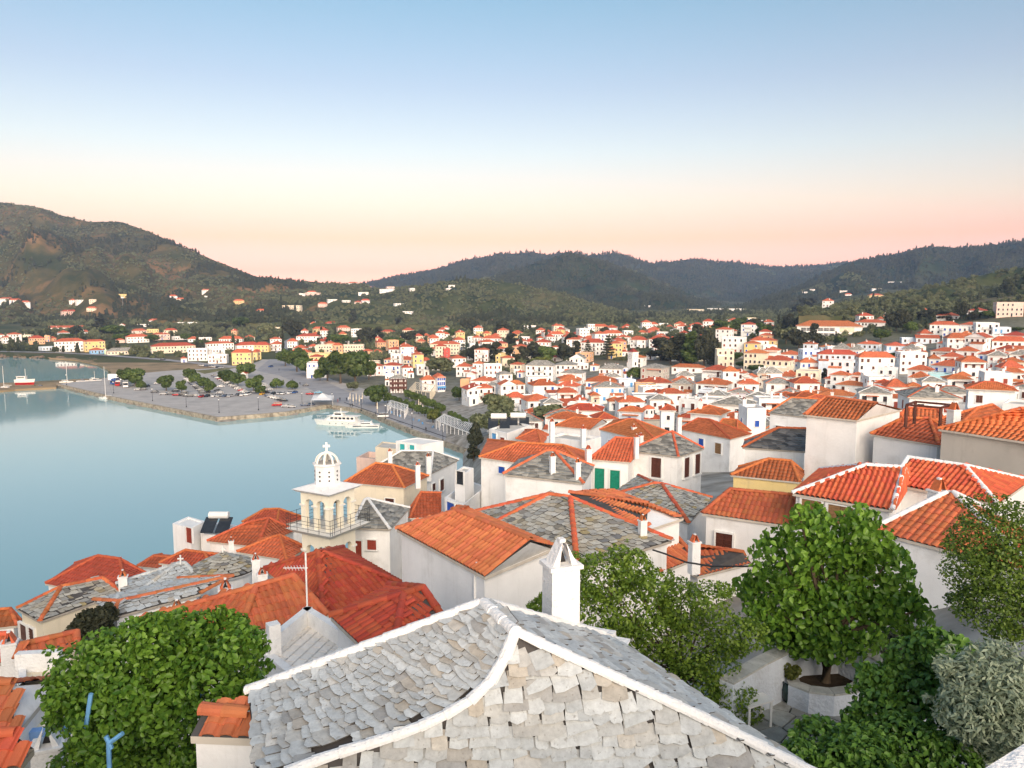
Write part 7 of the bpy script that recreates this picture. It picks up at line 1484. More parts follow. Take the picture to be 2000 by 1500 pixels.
def solar(label, px, py, D, s=1.0):
    p = Pd(px, py, D); root = empty('solar_water_heater', p); b = MB(); b.tube([(p.x - .7 * s, p.y + .5 * s, p.z + 1.0 * s), (p.x + .7 * s, p.y + .5 * s, p.z + 1.0 * s)], .26 * s, 12); b.build('tank', M['trim'], root)
    for x in (-.5, .55): b = MB(); c = [(p.x + (x - .45) * s, p.y - .7 * s, p.z + .1), (p.x + (x + .45) * s, p.y - .7 * s, p.z + .1), (p.x + (x + .45) * s, p.y + .5 * s, p.z + .85 * s), (p.x + (x - .45) * s, p.y + .5 * s, p.z + .85 * s)]; b.prism([Vector(q) - Vector((0, 0, .08)) for q in c], c); b.build('panel', M['glass'], root)
    b = MB()
    for x in (-.7, .7): b.box((p.x + x * s, p.y + .5 * s, p.z + .45 * s), (.06, .06, .9 * s)); b.box((p.x + x * s, p.y - .5 * s, p.z + .1), (.06, .06, .3))
    b.build('stand', M['iron'], root); THINGS.append((root, label, 'solar heater', None, px, py, D))
solar('solar water heater on the flat white house by the sea', 424, 1036, X['f14b'][2][1].y + 0.9, 1.0); solar('solar water heater with blue tank on the stone parapet house', 974, 836, 96, 1.4); solar('second solar water heater on the stone parapet house', 1012, 834, 98, 1.4)
b = MB(); pts = [Pd(x, y, d) for x, y, d in ((908, 1072, 24.3), (908, 1060, 24.5), (918, 1040, 25), (938, 1026, 25.4), (960, 1024, 25.4), (985, 1034, 24.6))]; b.tube(pts, 0.022, 6); hs_ = b.build('hose', mat('purple_hose', (0.10, 0.06, 0.35), 0.5)); THINGS.append((hs_, 'purple hose looping over the orange barrel tile roof', 'hose', None, 920, 1040, 25))
b = MB(); pts = [Pd(x, y, d) for x, y, d in ((1275, 1074, 26.4), (1300, 1082, 26), (1340, 1098, 25.6), (1390, 1106, 25.2), (1460, 1106, 24.4), (1520, 1098, 24))]; b.tube(pts, 0.03, 6); THINGS.append((b.build('cable', M['iron']), 'thick black cable hanging from the slate house to the mulberry tree', 'cable', None, 1400, 1106, 25))
p = Pd(1377, 906, 66); 
# ================================================================ harbour front
QZ = 1.5
M['asphalt'] = mat('pale_asphalt', (0.44, 0.42, 0.40), 0.92, 0.10, 0.25, 0.1, 3, dirt=(0.32, 0.31, 0.30), dscale=0.12, coord='World')
M['road'] = mat('blue_grey_asphalt', (0.33, 0.33, 0.345), 0.9, 0.10, 0.3, 0.1, 3, dirt=(0.18, 0.18, 0.19), dscale=0.15, coord='World')
M['quaystone'] = mat('quay_stone', (0.40, 0.35, 0.27), 0.9, 0.25, 0.8, 0.4, 3, dirt=(0.12, 0.10, 0.08), dscale=0.5, dlo=0.45, dhi=0.7)
M['sand'] = mat('beach_sand', (0.30, 0.22, 0.13), 0.95, 0.2, 0.08, 0.1, 2, dirt=(0.12, 0.11, 0.06), dscale=0.05, dlo=0.5, dhi=0.7, coord='World')
M['grass'] = mat('dry_grass', (0.16, 0.15, 0.06), 0.95, 0.25, 0.2, coord='World')
def poly(px, z): return [(p.x, p.y) for p in (Pz(x, y, z) for x, y in px)]
def sheet(name, px, z0, z1, mt):
    b = MB(); b.slab(poly(px, z1), z0, z1); o = b.build(name, M[mt], None); tag(o, kind='structure'); return o
EDGE = [(110, 750), (220, 776), (425, 816), (560, 805), (640, 791), (704, 800), (800, 839), (908, 878)]
sheet('quay', EDGE + [(960, 868), (905, 838), (840, 806), (770, 778), (720, 762), (650, 742), (590, 712), (575, 690), (535, 690), (505, 706), (470, 716), (330, 724), (240, 732), (190, 741)], -3, QZ, 'asphalt')
sheet('harbour_road', [(547, 686), (559, 686), (570, 704), (610, 733), (668, 760), (720, 780), (800, 812), (906, 858), (906, 872), (800, 834), (704, 796), (650, 785), (600, 757), (545, 733), (500, 724), (516, 710)], QZ - 0.3, QZ + 0.02, 'road')
# stone kerb along the water, block by block
kerb = empty('quay_edge', Pz(425, 816, QZ)); kb = MB()
for (x0, y0), (x1, y1) in zip(EDGE[:-1], EDGE[1:]):
    p, q = Pz(x0, y0, QZ), Pz(x1, y1, QZ); d = (q - p); n = max(1, int(d.length / 6)); d.normalize(); nv = Vector((-d.y, d.x, 0)); rz = math.atan2(d.y, d.x)
    for k in range(n):
        a, c = p.lerp(q, (k + .02) / n), p.lerp(q, (k + .98) / n); m = (a + c) / 2 + nv * 0.5; mb = MB(); mb.box((m.x, m.y, QZ + 0.06), ((c - a).length, 1.3, 0.22), rz); mb.build('kerb_stone', M['quaystone'], kerb)
    m = (p + q) / 2; kb.box((m.x, m.y, 0.3), ((q - p).length, 0.5, 2.3), rz)
kb.build('quay_wall', M['quaystone'], kerb)
THINGS.append((kerb, 'long stone quay edge running round the harbour basin', 'quay edge', None, 425, 816, 300))
b = MB(); p, q = Pz(672, 786, QZ), Pz(906, 866, QZ)
pr = empty('promenade_kerb', p); n = 40; d = (q - p); rz = math.atan2(d.y, d.x); b = MB(); m = (p + q) / 2; b.box((m.x, m.y, QZ + .07), (d.length, 0.35, 0.14), rz); b.build('kerb', M['iron'], pr)
THINGS.append((pr, 'dark kerb line between the road and the cafe promenade', 'kerb', None, 790, 826, 280))
sheet('promenade', [(674, 780), (720, 775), (800, 795), (905, 840), (930, 858), (908, 862), (800, 819), (720, 790)], QZ - .3, QZ + 0.012, 'asphalt')
sheet('beach', [(96, 699), (150, 703), (190, 711), (214, 722), (221, 733), (205, 742), (240, 734), (330, 725), (420, 722), (430, 716), (330, 706), (210, 696)], 0.2, 1.3, 'sand')
sheet('grass_verge', [(380, 724), (470, 716), (440, 722), (400, 730)], 0.8, 1.56, 'grass')
sheet('mole', [(-160, 768), (0, 763), (30, 760), (110, 756), (112, 750), (160, 744), (208, 741), (205, 738), (120, 742), (30, 747), (-160, 752)], -3, 1.0, 'sand')
def ribbon(name, px, w, mt, dz=0.25):
    pts = [hit(x, y, 0.0, 200, 3000) for x, y in px]; V = []
    for i, p in enumerate(pts):
        t = pts[min(i + 1, len(pts) - 1)] - pts[max(i - 1, 0)]; t.z = 0; t.normalize(); n = Vector((-t.y, t.x, 0)); V.append((p + n * w / 2 + Vector((0, 0, dz)), p - n * w / 2 + Vector((0, 0, dz))))
    b = MB()
    for (a, c), (e, f) in zip(V[:-1], V[1:]): b.face([c, f, e, a])
    o = b.build(name, M[mt], None); tag(o, kind='structure')
ribbon('shore_road', [(-150, 684), (0, 687), (120, 690), (205, 694), (320, 703), (420, 714), (505, 722)], 8, 'road')
ribbon('town_road', [(548, 690), (553, 680), (560, 670), (575, 660)], 9, 'road')
ribbon('stadium_field', [(180, 626), (250, 625), (350, 624), (450, 624)], 22, 'sand', 0.6)
# shore rocks
rng = np.random.default_rng(8); rb_ = MB(); rr = random.Random(4)
def rock(b, c, s):
    n = 7; prof = [(0.6, -0.5), (1.0, 0.0), (0.7, 0.5)]
    rings = [[(c[0] + s * r * rr.uniform(.75, 1.25) * math.cos(6.283 * j / n), c[1] + s * r * rr.uniform(.75, 1.25) * math.sin(6.283 * j / n), c[2] + s * z * rr.uniform(.7, 1.2)) for j in range(n)] for r, z in prof]
    for i in range(2):
        for j in range(n): k = (j + 1) % n; b.face([rings[i][j], rings[i][k], rings[i + 1][k], rings[i + 1][j]])
    b.face(rings[2])
for i in range(420):
    t = rr.random(); x = -60 + 250 * t; y = 692 + 5.5 * t + rr.uniform(-1.5, 4.5) + max(0, (x - 150) / 40 * 6); p = Pz(x, y, 0.5); rock(rb_, (p.x, p.y, rr.uniform(0.0, 1.0)), rr.uniform(0.6, 1.6))
tag(rb_.build('shore_rocks', mat('shore_rock', (0.20, 0.15, 0.11), 0.95, 0.35, 0.5, 0.4, 3), None), 'brown boulders piled along the far shore below the road', 'rocks', kind='stuff')
# ---------------------------------------------------------------- cars
CAR_COL = {'w': (0.75, 0.75, 0.74), 's': (0.45, 0.46, 0.47), 'k': (0.02, 0.021, 0.023), 'g': (0.14, 0.145, 0.15), 'r': (0.42, 0.02, 0.02), 'b': (0.03, 0.08, 0.25), 'y': (0.65, 0.35, 0.03), 'n': (0.10, 0.13, 0.2), 'l': (0.2, 0.42, 0.6)}
CAR_WORD = {'w': 'white', 's': 'silver', 'k': 'black', 'g': 'dark grey', 'r': 'red', 'b': 'blue', 'y': 'yellow', 'n': 'slate blue', 'l': 'light blue'}
CARM = {k: mat('car_paint_' + k, c, 0.25, 0.03, 2, spec=0.6) for k, c in CAR_COL.items()}
def car_body_mesh(mt, van=False):
    L_, W_ = (4.2, 1.75) if not van else (4.9, 1.95); b = MB()
    prof = [(-L_ / 2, 0.35), (-L_ / 2, 0.75), (-L_ / 2 + 0.25, 0.88), (-0.55, 0.98), (L_ / 2 - 0.35, 0.92), (L_ / 2, 0.7), (L_ / 2, 0.35)] if not van else [(-L_ / 2, 0.35), (-L_ / 2, 0.9), (-L_ / 2 + 0.7, 1.15), (L_ / 2, 1.15), (L_ / 2, 0.35)]
    for s in (-1, 1): b.face([(x, s * W_ / 2, z) for x, z in (prof if s < 0 else reversed(prof))])
    for (x0, z0), (x1, z1) in zip(prof, prof[1:] + prof[:1]): b.face([(x0, -W_ / 2, z0), (x0, W_ / 2, z0), (x1, W_ / 2, z1), (x1, -W_ / 2, z1)])
    r = [(-0.35, 1.42), (1.0, 1.42)] if not van else [(-1.5, 1.95), (2.35, 1.95)]                       # roof plate over the glasshouse
    b.box(((r[0][0] + r[1][0]) / 2, 0, r[0][1]), (r[1][0] - r[0][0], W_ * 0.78, 0.06))
    return b.mesh('body', mt)
def car_glass_mesh(van=False):
    b = MB(); w0, w1 = (0.82, 0.68) if not van else (0.95, 0.84); lo, hi = ([(-1.15, 0.95), (1.6, 0.94)], [(-0.35, 1.40), (1.05, 1.40)]) if not van else ([(-1.9, 1.13), (2.43, 1.15)], [(-1.5, 1.92), (2.36, 1.92)])
    bot = [(lo[0][0], -w0, lo[0][1]), (lo[1][0], -w0, lo[1][1]), (lo[1][0], w0, lo[1][1]), (lo[0][0], w0, lo[0][1])]; top = [(hi[0][0], -w1, hi[0][1]), (hi[1][0], -w1, hi[1][1]), (hi[1][0], w1, hi[1][1]), (hi[0][0], w1, hi[0][1])]
    b.prism(bot, top); return b.mesh('windows', M['glass'])
def wheel_mesh(r=0.31):
    b = MB(); b.tube([(0, -0.1, 0), (0, 0.1, 0)], r, 12); return b.mesh('wheel', M['iron'])
CB = {(k, v): car_body_mesh(CARM[k], v) for k in CARM for v in (False, True)}; CG = {v: car_glass_mesh(v) for v in (False, True)}; CWM = wheel_mesh()
def car(px, py, col, ang, van=False, where='parked on the quay', D=None):
    p = Pz(px, py, QZ + 0.03); root = empty('van' if van else 'car', p, 0); s = 0.9
    c, sn = math.cos(ang), math.sin(ang)
    for nm, me, loc in [('body', CB[(col, van)], (0, 0, 0)), ('windows', CG[van], (0, 0, 0))] + [('wheel', CWM, (x, y, 0.31)) for x in (-1.3, 1.3) for y in (-0.82, 0.82)]:
        o = bpy.data.objects.new(nm, me); o.parent = root; o.location = (loc[0] * c * s - loc[1] * sn * s, loc[0] * sn * s + loc[1] * c * s, loc[2] * s); o.rotation_euler = (0, 0, ang); o.scale = (s, s, s); link(o)
    THINGS.append((root, f"{CAR_WORD[col]} {'van' if van else 'car'} {where}", 'van' if van else 'car', 'vehicles parked by the harbour', px, py, p.y)); return root
rc = random.Random(12)
for i, (x, y, c, a) in enumerate([(320, 771, 's', .1), (333, 771, 'g', .2), (345, 773, 'r', .1), (357, 773, 'k', .2), (364, 774, 'g', .1), (371, 775, 'g', .3), (381, 774, 's', .2), (394, 776, 'r', 1.4), (405, 775, 'k', 1.5), (418, 775, 'w', 1.5), (428, 775, 's', 1.5), (439, 775, 'n', 1.5), (450, 775, 's', 1.4), (464, 773, 'g', 1.5), (474, 773, 'w', 1.5), (265, 753, 'w', .3), (272, 753, 'w', .3), (270, 762, 's', .2), (280, 762, 'g', .4), (302, 767, 'g', .1), (308, 750, 'w', .4), (287, 756, 'k', 1.4), (343, 765, 'k', .3), (360, 768, 'g', .2), (395, 768, 'g', .1), (404, 767, 'k', .1), (432, 756, 'w', .2), (425, 764, 'g', .1), (430, 768, 's', .2), (496, 768, 'g', .1), (512, 771, 'y', 1.5), (520, 768, 'k', .1), (534, 770, 'k', 1.5), (545, 770, 's', 1.5), (553, 770, 'w', 1.5), (566, 769, 'w', 1.4), (576, 768, 'b', 1.4), (558, 795, 's', .2), (570, 796, 's', .1), (595, 793, 'n', .2), (607, 792, 'n', .8)]): car(x, y, c, a)
for i in range(9): t = i / 8; car(368 + 26 * t, 744 + 21 * t, 'wsgnsgksg'[i], 0.25 + rc.uniform(-.1, .1))
for i in range(17): t = i / 16; car(418 + 62 * t, 735 + 33 * t, 'gnwrwswwgwsgwsrws'[i], 0.35 + rc.uniform(-.1, .1))
for i in range(6): t = i / 5; car(524 + 30 * t, 774 + 10 * t, 'nswskk'[i], 0.1 + rc.uniform(-.05, .05))
for i in range(5): t = i / 4; car(514 + 12 * t, 752 + 10 * t, 'swsgs'[i], 0.4)
for i in range(8): t = i / 7; car(392 + 40 * t, 714.5 + 5 * t, 'swngswks'[i], 2.75, where='parked along the shore road')
car(484, 772, 'w', 1.5, True); car(367, 741, 'w', .1, True); car(605, 771, 'r', .05, where='driving on the harbour road'); car(622, 768, 'l', .2, where='driving on the harbour road'); car(597, 754, 'g', .3, where='driving on the harbour road'); car(529, 717, 'b', 1.2, where='on the road into town'); car(748, 815, 'w', .2, True, 'stopped beside the promenade'); car(541, 793, 'r', .2, True); car(318, 703, 'k', .1, where='on the shore road'); car(84, 688, 'k', 0.0, where='on the far shore road')
# bus and trucks
def big_vehicle(name, label, px, py, L_, W_, Hh, ang, cols, cab=None):
    p = Pz(px, py, QZ); root = empty(name, p); c, s = math.cos(ang), math.sin(ang); R2 = lambda x, y: (p.x + x * c - y * s, p.y + x * s + y * c)
    b = MB(); q = R2(0, 0); b.box((q[0], q[1], p.z + 0.45 + Hh / 2), (L_, W_, Hh), ang, 0); b.build('body', cols[0], root)
    if cab is None:
        g = MB(); g.box((q[0], q[1], p.z + 0.45 + Hh * 0.66), (L_ * 0.9, W_ + 0.04, Hh * 0.34), ang); g.box((*R2(-L_ / 2, 0), p.z + 0.45 + Hh * 0.62), (0.06, W_ * 0.9, Hh * 0.5), ang); g.build('windows', M['glass'], root)
    else:
        g = MB(); g.box((*R2(-L_ / 2 - 0.9, 0), p.z + 1.4), (1.7, W_ * 0.95, 2.0), ang); g.build('cab', cab, root); g = MB(); g.box((*R2(-L_ / 2 - 1.77, 0), p.z + 1.8), (0.06, W_ * 0.8, 0.8), ang); g.build('windscreen', M['glass'], root)
    for x in (-L_ * 0.36, L_ * 0.33):
        for y in (-1, 1): put('wheel', CWM, root, (*R2(x, y * W_ * 0.45), p.z + 0.45), ang, (1.5, 1.2, 1.5))
    THINGS.append((root, label, name.replace('_', ' '), None, px, py, p.y))
big_vehicle('bus', 'white coach parked at the left of the car park', 246, 756, 9, 2.5, 2.6, 2.0, [CARM['w']])
big_vehicle('truck', 'blue truck parked beside the white coach', 226, 750, 6, 2.4, 2.8, 1.7, [CARM['b']], CARM['b']); big_vehicle('truck', 'red-cabbed truck between the blue truck and the coach', 233, 753, 5, 2.3, 2.4, 1.8, [CARM['w']], CARM['r'])
b = MB(); p = Pz(226, 741, QZ); b.box((p.x, p.y, p.z + 1.6), (7.5, 3, 3.2), 0.1); kc = empty('site_cabin', p); b.build('wall', WALL['w'], kc); b = MB(); b.box((p.x + 2, p.y - 1.53, p.z + 2), (1.2, 0.05, 0.9), 0.1); b.build('window', M['glass'], kc); b = MB(); b.box((p.x, p.y, p.z + 3.25), (7.8, 3.3, 0.12), 0.1); b.build('roof', M['flatroof'], kc); THINGS.append((kc, 'white site cabin behind the parked trucks', 'cabin', None, 226, 738, p.y))
# ---------------------------------------------------------------- lamp posts
def lamp_meshes():
    a = MB(); a.tube([(0, 0, 0), (0, 0, 0.5), (0, 0, 5.2)], [0.16, 0.09, 0.06], 8); a.lathe((0, 0, 0), [(0.26, 0), (0.26, 0.25), (0.12, 0.5)], 10)
    h = MB(); h.lathe((0, 0, 5.2), [(0.06, 0), (0.22, 0.12), (0.26, 0.5), (0.14, 0.62)], 8); c = MB(); c.lathe((0, 0, 5.82), [(0.3, 0), (0.12, 0.22), (0.02, 0.34)], 8)
    return a.mesh('post', M['iron']), h.mesh('lantern', mat('frosted_lamp_glass', (0.75, 0.76, 0.75), 0.3)), c.mesh('lantern_cap', M['iron'])
LP_ = lamp_meshes()
for (x, y) in ((298, 783), (364, 795), (428, 806), (505, 801), (590, 792), (649, 793), (706, 803), (753, 819), (805, 836), (865, 861), (222, 768), (130, 752)):
    p = Pz(x, y, QZ + 0.17); root = empty('street_lamp', p)
    for nm, me in zip(('post', 'lantern', 'lantern_cap'), LP_): put(nm, me, root, p)
    THINGS.append((root, 'black lantern street lamp on the quay edge', 'street lamp', 'street lamps along the quay', x, y, p.y))
for (x, y, h) in ((195, 616, 26), (241, 620, 24), (404, 618, 24), (433, 618, 24)):
    p = hit(x, y, 0, 600, 2500); hh = h * 1.6 * p.y / FPX; root = empty('floodlight_mast', p); b = MB(); b.tube([p, p + Vector((0, 0, hh))], [0.35, 0.2], 6); b.build('mast', M['concrete'], root); b = MB(); b.box((p.x, p.y, p.z + hh), (5, 0.6, 2.2)); b.build('floodlight_panel', M['trim'], root)
    THINGS.append((root, 'tall stadium floodlight mast behind the far shore', 'floodlight mast', 'stadium floodlight masts', x, y, p.y))
# ---------------------------------------------------------------- boats
def hull(b, L_, W_, Hh, z0, bow=1.0, n=14, m=0, flare=0.75):
    st = []
    for i in range(n + 1):
        t = i / n; w = W_ / 2 * (1 - max(0, (t - 0.45) / 0.55) ** 2.2) * (0.86 + 0.14 * min(1, t * 4)); sh = Hh * (1 + 0.35 * bow * max(0, t - 0.4) ** 1.5); x = -L_ / 2 + L_ * t
        st.append([(x + 0.04 * L_ * t, -w, z0 + sh), (x - 0.02 * L_ * t, -w * flare, z0 - 0.25), (x - 0.02 * L_ * t, w * flare, z0 - 0.25), (x + 0.04 * L_ * t, w, z0 + sh)])
    for a, c in zip(st[:-1], st[1:]):
        b.face([a[1], c[1], c[0], a[0]], m); b.face([a[3], c[3], c[2], a[2]], m); b.face([a[0], c[0], c[3], a[3]], m)
    b.face([st[0][0], st[0][3], st[0][2], st[0][1]], m)
    return st
def place(b_, px, py, ang, z=0.0):
    p = Pz(px, py, z); c, s = math.cos(ang), math.sin(ang); b_.v = [(p.x + x * c - y * s, p.y + x * s + y * c, p.z + zz) for x, y, zz in b_.v]; return p
white_gel = mat('white_gelcoat', (0.80, 0.79, 0.75), 0.25, 0.04, 2, spec=0.5); navy = mat('navy_gelcoat', (0.02, 0.03, 0.06), 0.25, 0.1, 2, spec=0.5)
def yacht(px, py, ang):
    parts = []; L_ = 19.0
    b = MB(); hull(b, L_, 5.0, 1.9, 0, 1.0); parts.append(('hull', b, white_gel))
    b = MB(); b.prism([(-7.5, -2.0, 1.85), (4.5, -1.7, 2.0), (6.2, 0, 2.1), (4.5, 1.7, 2.0), (-7.5, 2.0, 1.85)], [(-7.2, -1.85, 3.6), (3.0, -1.55, 3.6), (4.0, 0, 3.6), (3.0, 1.55, 3.6), (-7.2, 1.85, 3.6)]); parts.append(('deckhouse', b, white_gel))
    b = MB(); b.prism([(-8.4, -2.1, 3.62), (4.4, -1.8, 3.62), (4.4, 1.8, 3.62), (-8.4, 2.1, 3.62)], [(-8.4, -2.1, 3.78), (4.2, -1.8, 3.78), (4.2, 1.8, 3.78), (-8.4, 2.1, 3.78)]); parts.append(('upper_deck', b, white_gel))
    b = MB(); b.prism([(-2.2, -1.4, 3.78), (2.4, -1.3, 3.78), (2.4, 1.3, 3.78), (-2.2, 1.4, 3.78)], [(-1.9, -1.2, 5.0), (1.2, -1.1, 5.0), (1.2, 1.1, 5.0), (-1.9, 1.2, 5.0)]); b.box((-1, 0, 5.1), (5.0, 2.9, 0.16)); parts.append(('wheelhouse', b, white_gel))
    b = MB(); b.box((-1.0, 0, 5.9), (0.25, 0.25, 1.5)); b.box((-1.0, 0, 6.4), (0.12, 1.6, 0.12)); parts.append(('mast', b, white_gel))
    for s in (-1, 1):
        for k in range(6): b = MB(); b.box((-6.2 + k * 1.65, s * 1.86, 2.95), (1.15, 0.16, 0.75)); parts.append(('window', b, M['glass']))
        b = MB(); b.box((-0.2, s * 1.28, 4.45), (2.6, 0.14, 0.6)); parts.append(('window', b, M['glass']))
        for k in range(4): b = MB(); b.tube([(-5 + k * 2.6, s * 2.36, 1.0), (-5 + k * 2.6, s * 2.5, 1.0)], 0.18, 8); parts.append(('porthole', b, M['glass']))
    b = MB(); b.prism([(3.1, -1.5, 2.6), (4.0, 0, 2.6), (3.1, 1.5, 2.6), (2.9, 1.4, 3.4), (3.7, 0, 3.4), (2.9, -1.4, 3.4)][:3], [(2.85, -1.45, 3.4), (3.75, 0, 3.4), (2.85, 1.45, 3.4)]); parts.append(('windscreen', b, M['glass']))
    b = MB()
    for s in (-1, 1):
        b.tube([(0, s * 2.4, 2.8), (6, s * 1.9, 3.1), (9.3, s * 0.15, 3.6)], 0.03, 4)
        for x, y, z in ((1, 2.35, 1.95), (4, 2.1, 2.1), (6.5, 1.6, 2.3), (8.5, 0.7, 2.5)): b.tube([(x, s * y, z), (x, s * y, z + 0.95)], 0.025, 4)
    parts.append(('railing', b, M['trim']))
    return finish('yacht', 'large white motor yacht with a row of dark windows moored at the quay', 'yacht', parts, px, py, ang)
def finish(name, label, cat, parts, px, py, ang, z=0.0):
    p = Pz(px, py, z); root = empty(name, p)
    for nm, b, mt in parts: place(b, px, py, ang, z); b.build(nm, mt, root)
    THINGS.append((root, label, cat, None, px, py, p.y)); return root
yacht(662, 830, math.pi - 0.18)
parts = []; b = MB(); hull(b, 13.0, 3.8, 1.25, 0, 0.7); parts.append(('hull', b, white_gel)); b = MB()
for s in (-1, 1): b.face([(-6.0, s * 1.72, 0.55), (3.4, s * 1.70, 0.62), (3.4, s * 1.76, 0.95), (-6.0, s * 1.80, 0.85)] if s > 0 else [(3.4, s * 1.70, 0.62), (-6.0, s * 1.72, 0.55), (-6.0, s * 1.80, 0.85), (3.4, s * 1.76, 0.95)])
parts.append(('stripe', b, navy)); b = MB(); b.prism([(-4.5, -1.5, 1.2), (1.5, -1.3, 1.35), (4.2, 0, 1.4), (1.5, 1.3, 1.35), (-4.5, 1.5, 1.2)], [(-3.0, -1.1, 2.1), (-0.6, -1.0, 2.15), (0.2, 0, 2.15), (-0.6, 1.0, 2.15), (-3.0, 1.1, 2.1)]); parts.append(('coachroof', b, white_gel)); b = MB(); b.prism([(-3.4, -1.42, 1.5), (1.0, -1.27, 1.55), (2.4, 0, 1.6), (1.0, 1.27, 1.55), (-3.4, 1.42, 1.5)], [(-2.9, -1.22, 1.85), (-0.1, -1.12, 1.9), (0.9, 0, 1.9), (-0.1, 1.12, 1.9), (-2.9, 1.22, 1.85)]); parts.append(('windscreen', b, M['glass'])); b = MB(); b.box((-3.4, 0, 2.5), (0.5, 2.6, 0.12)); b.box((-3.4, -1.2, 1.9), (0.3, 0.1, 1.2)); b.box((-3.4, 1.2, 1.9), (0.3, 0.1, 1.2)); parts.append(('radar_arch', b, white_gel))
finish('motor_boat', 'low sporty white motor boat with a dark stripe beside the large yacht', 'boat', parts, 708, 835, math.pi + 0.05)
def sailboat(px, py, ang, L_, label, masth, hullm=white_gel, z=0.0):
    P_ = []; b = MB(); hull(b, L_, L_ * 0.3, L_ * 0.09, 0, 0.8); P_.append(('hull', b, hullm)); b = MB(); b.prism([(-L_ * .2, -L_ * .08, L_ * .085), (L_ * .18, -L_ * .06, L_ * .1), (L_ * .18, L_ * .06, L_ * .1), (-L_ * .2, L_ * .08, L_ * .085)], [(-L_ * .19, -L_ * .07, L_ * .13), (L_ * .14, -L_ * .05, L_ * .13), (L_ * .14, L_ * .05, L_ * .13), (-L_ * .19, L_ * .07, L_ * .13)]); P_.append(('cabin', b, white_gel))
    b = MB(); b.tube([(L_ * .05, 0, L_ * .1), (L_ * .05, 0, masth)], [0.12, 0.08], 6); P_.append(('mast', b, M['trim'])); b = MB(); b.tube([(L_ * .05, 0, L_ * .2), (-L_ * .35, 0, L_ * .19)], 0.12, 6); P_.append(('boom', b, M['trim']))
    b = MB()
    for q in ((L_ * .5, 0, L_ * .13), (-L_ * .47, 0, L_ * .09), (L_ * .05, L_ * .14, L_ * .09), (L_ * .05, -L_ * .14, L_ * .09)): b.tube([(L_ * .05, 0, masth * 0.97), q], 0.02, 3)
    P_.append(('rigging', b, M['iron'])); return finish('sailboat', label, 'sailboat', P_, px, py, ang, z)
sailboat(208, 779, 2.9, 8.5, 'white sailboat with a tall mast moored at the car park corner', 16); sailboat(10, 760, 3.1, 11, 'white sailboat at the left edge behind the mole', 12.5); sailboat(130, 747, 0.2, 7, 'bare-masted sailboat hauled out on the mole', 12, z=1.0); sailboat(184, 741, 0.3, 5, 'small sailing dinghy on the sand at the end of the mole', 5, z=1.0)
b1, b2, b3, b4 = MB(), MB(), MB(), MB(); hull(b1, 10, 3.4, 1.6, 1.6, 0.8); hull(b2, 9.4, 3.0, 1.3, 0.2, 0.3, flare=0.4); b3.box((-1.5, 0, 4.0), (4.5, 2.2, 1.6)); b3.box((-1.5, 0, 4.9), (5, 2.6, 0.14)); b4.tube([(0.5, 0, 3.2), (0.5, 0, 9)], 0.1, 6); b5 = MB(); b5.box((-1.5, 0, 4.2), (3.6, 2.24, 0.6))
finish('fishing_boat', 'fishing boat with blue rail and red underside hauled out on the mole', 'boat', [('hull', b1, white_gel), ('red_bottom', b2, CARM['r']), ('cabin', b3, white_gel), ('mast', b4, M['trim']), ('window', b5, M['glass'])], 49, 752, 0.1, 0.8)
for (x, y, a, lb, zz) in ((80, 757, 0.1, 'small white motor boat tied to the mole', 0), (162, 746, 0.2, 'small open boat on the sand of the mole', 1.0), (186, 745, 0.4, 'white rowing boat at the root of the mole', 1.0)):
    b1, b2 = MB(), MB(); hull(b1, 6.5, 2.2, 0.8, 0, 0.6); b2.prism([(-1.2, -0.7, 0.75), (1.0, -0.6, 0.8), (1.0, 0.6, 0.8), (-1.2, 0.7, 0.75)], [(-1.0, -0.6, 1.5), (0.3, -0.5, 1.5), (0.3, 0.5, 1.5), (-1.0, 0.6, 1.5)]); b3 = MB(); b3.box((-3.1, 0, 0.8), (0.4, 0.4, 0.9)); finish('small_boat', lb, 'boat', [('hull', b1, white_gel), ('canopy', b2, navy), ('outboard_motor', b3, M['iron'])], x, y, a, zz)
# ---------------------------------------------------------------- cafe pergolas, tent, parasols, people, tables
def pergola(name, label, px, zh, slats=True, mt=None, cat='pergola'):
    g = [Pz(x, y, QZ) for x, y in px]; c = sum(g, Vector()) / 4; root = empty(name, c); top = QZ + zh; mt = mt or M['trim']
    for e in range(4):
        n = max(1, int((g[(e + 1) % 4] - g[e]).length / 3.2))
        for k in range(n): p = g[e].lerp(g[(e + 1) % 4], k / n); b = MB(); b.box((p.x, p.y, QZ + zh / 2), (0.18, 0.18, zh)); b.build('post', mt, root)
    for e in range(4): p, q = g[e], g[(e + 1) % 4]; m = (p + q) / 2; b = MB(); b.box((m.x, m.y, top + 0.1), ((q - p).length + .2, 0.2, 0.24), math.atan2(q.y - p.y, q.x - p.x)); b.build('beam', mt, root)
    n = max(3, int((g[1] - g[0]).length / 1.4))
    for k in range(n + 1): p, q = g[0].lerp(g[1], k / n), g[3].lerp(g[2], k / n); m = (p + q) / 2; b = MB(); b.box((m.x, m.y, top + 0.33), ((q - p).length + .6, 0.22 if slats else 0.2, 0.08), math.atan2(q.y - p.y, q.x - p.x)); b.build('slat', mt, root)
    THINGS.append((root, label, cat, None, px[0][0], px[0][1], c.y))
pergola('cafe_pergola', 'white slatted cafe pergola in the middle of the promenade', [(757, 806), (790, 818), (797, 806), (764, 796)], 3.0); pergola('cafe_pergola', 'long white cafe pergola at the near end of the promenade', [(852, 838), (920, 866), (930, 850), (868, 826)], 3.2)
pergola('roof_frame', 'bare white timber frame in front of the brown timber house', [(800, 778), (840, 786), (850, 770), (812, 764)], 4.5, False, WALL['c'], 'frame')
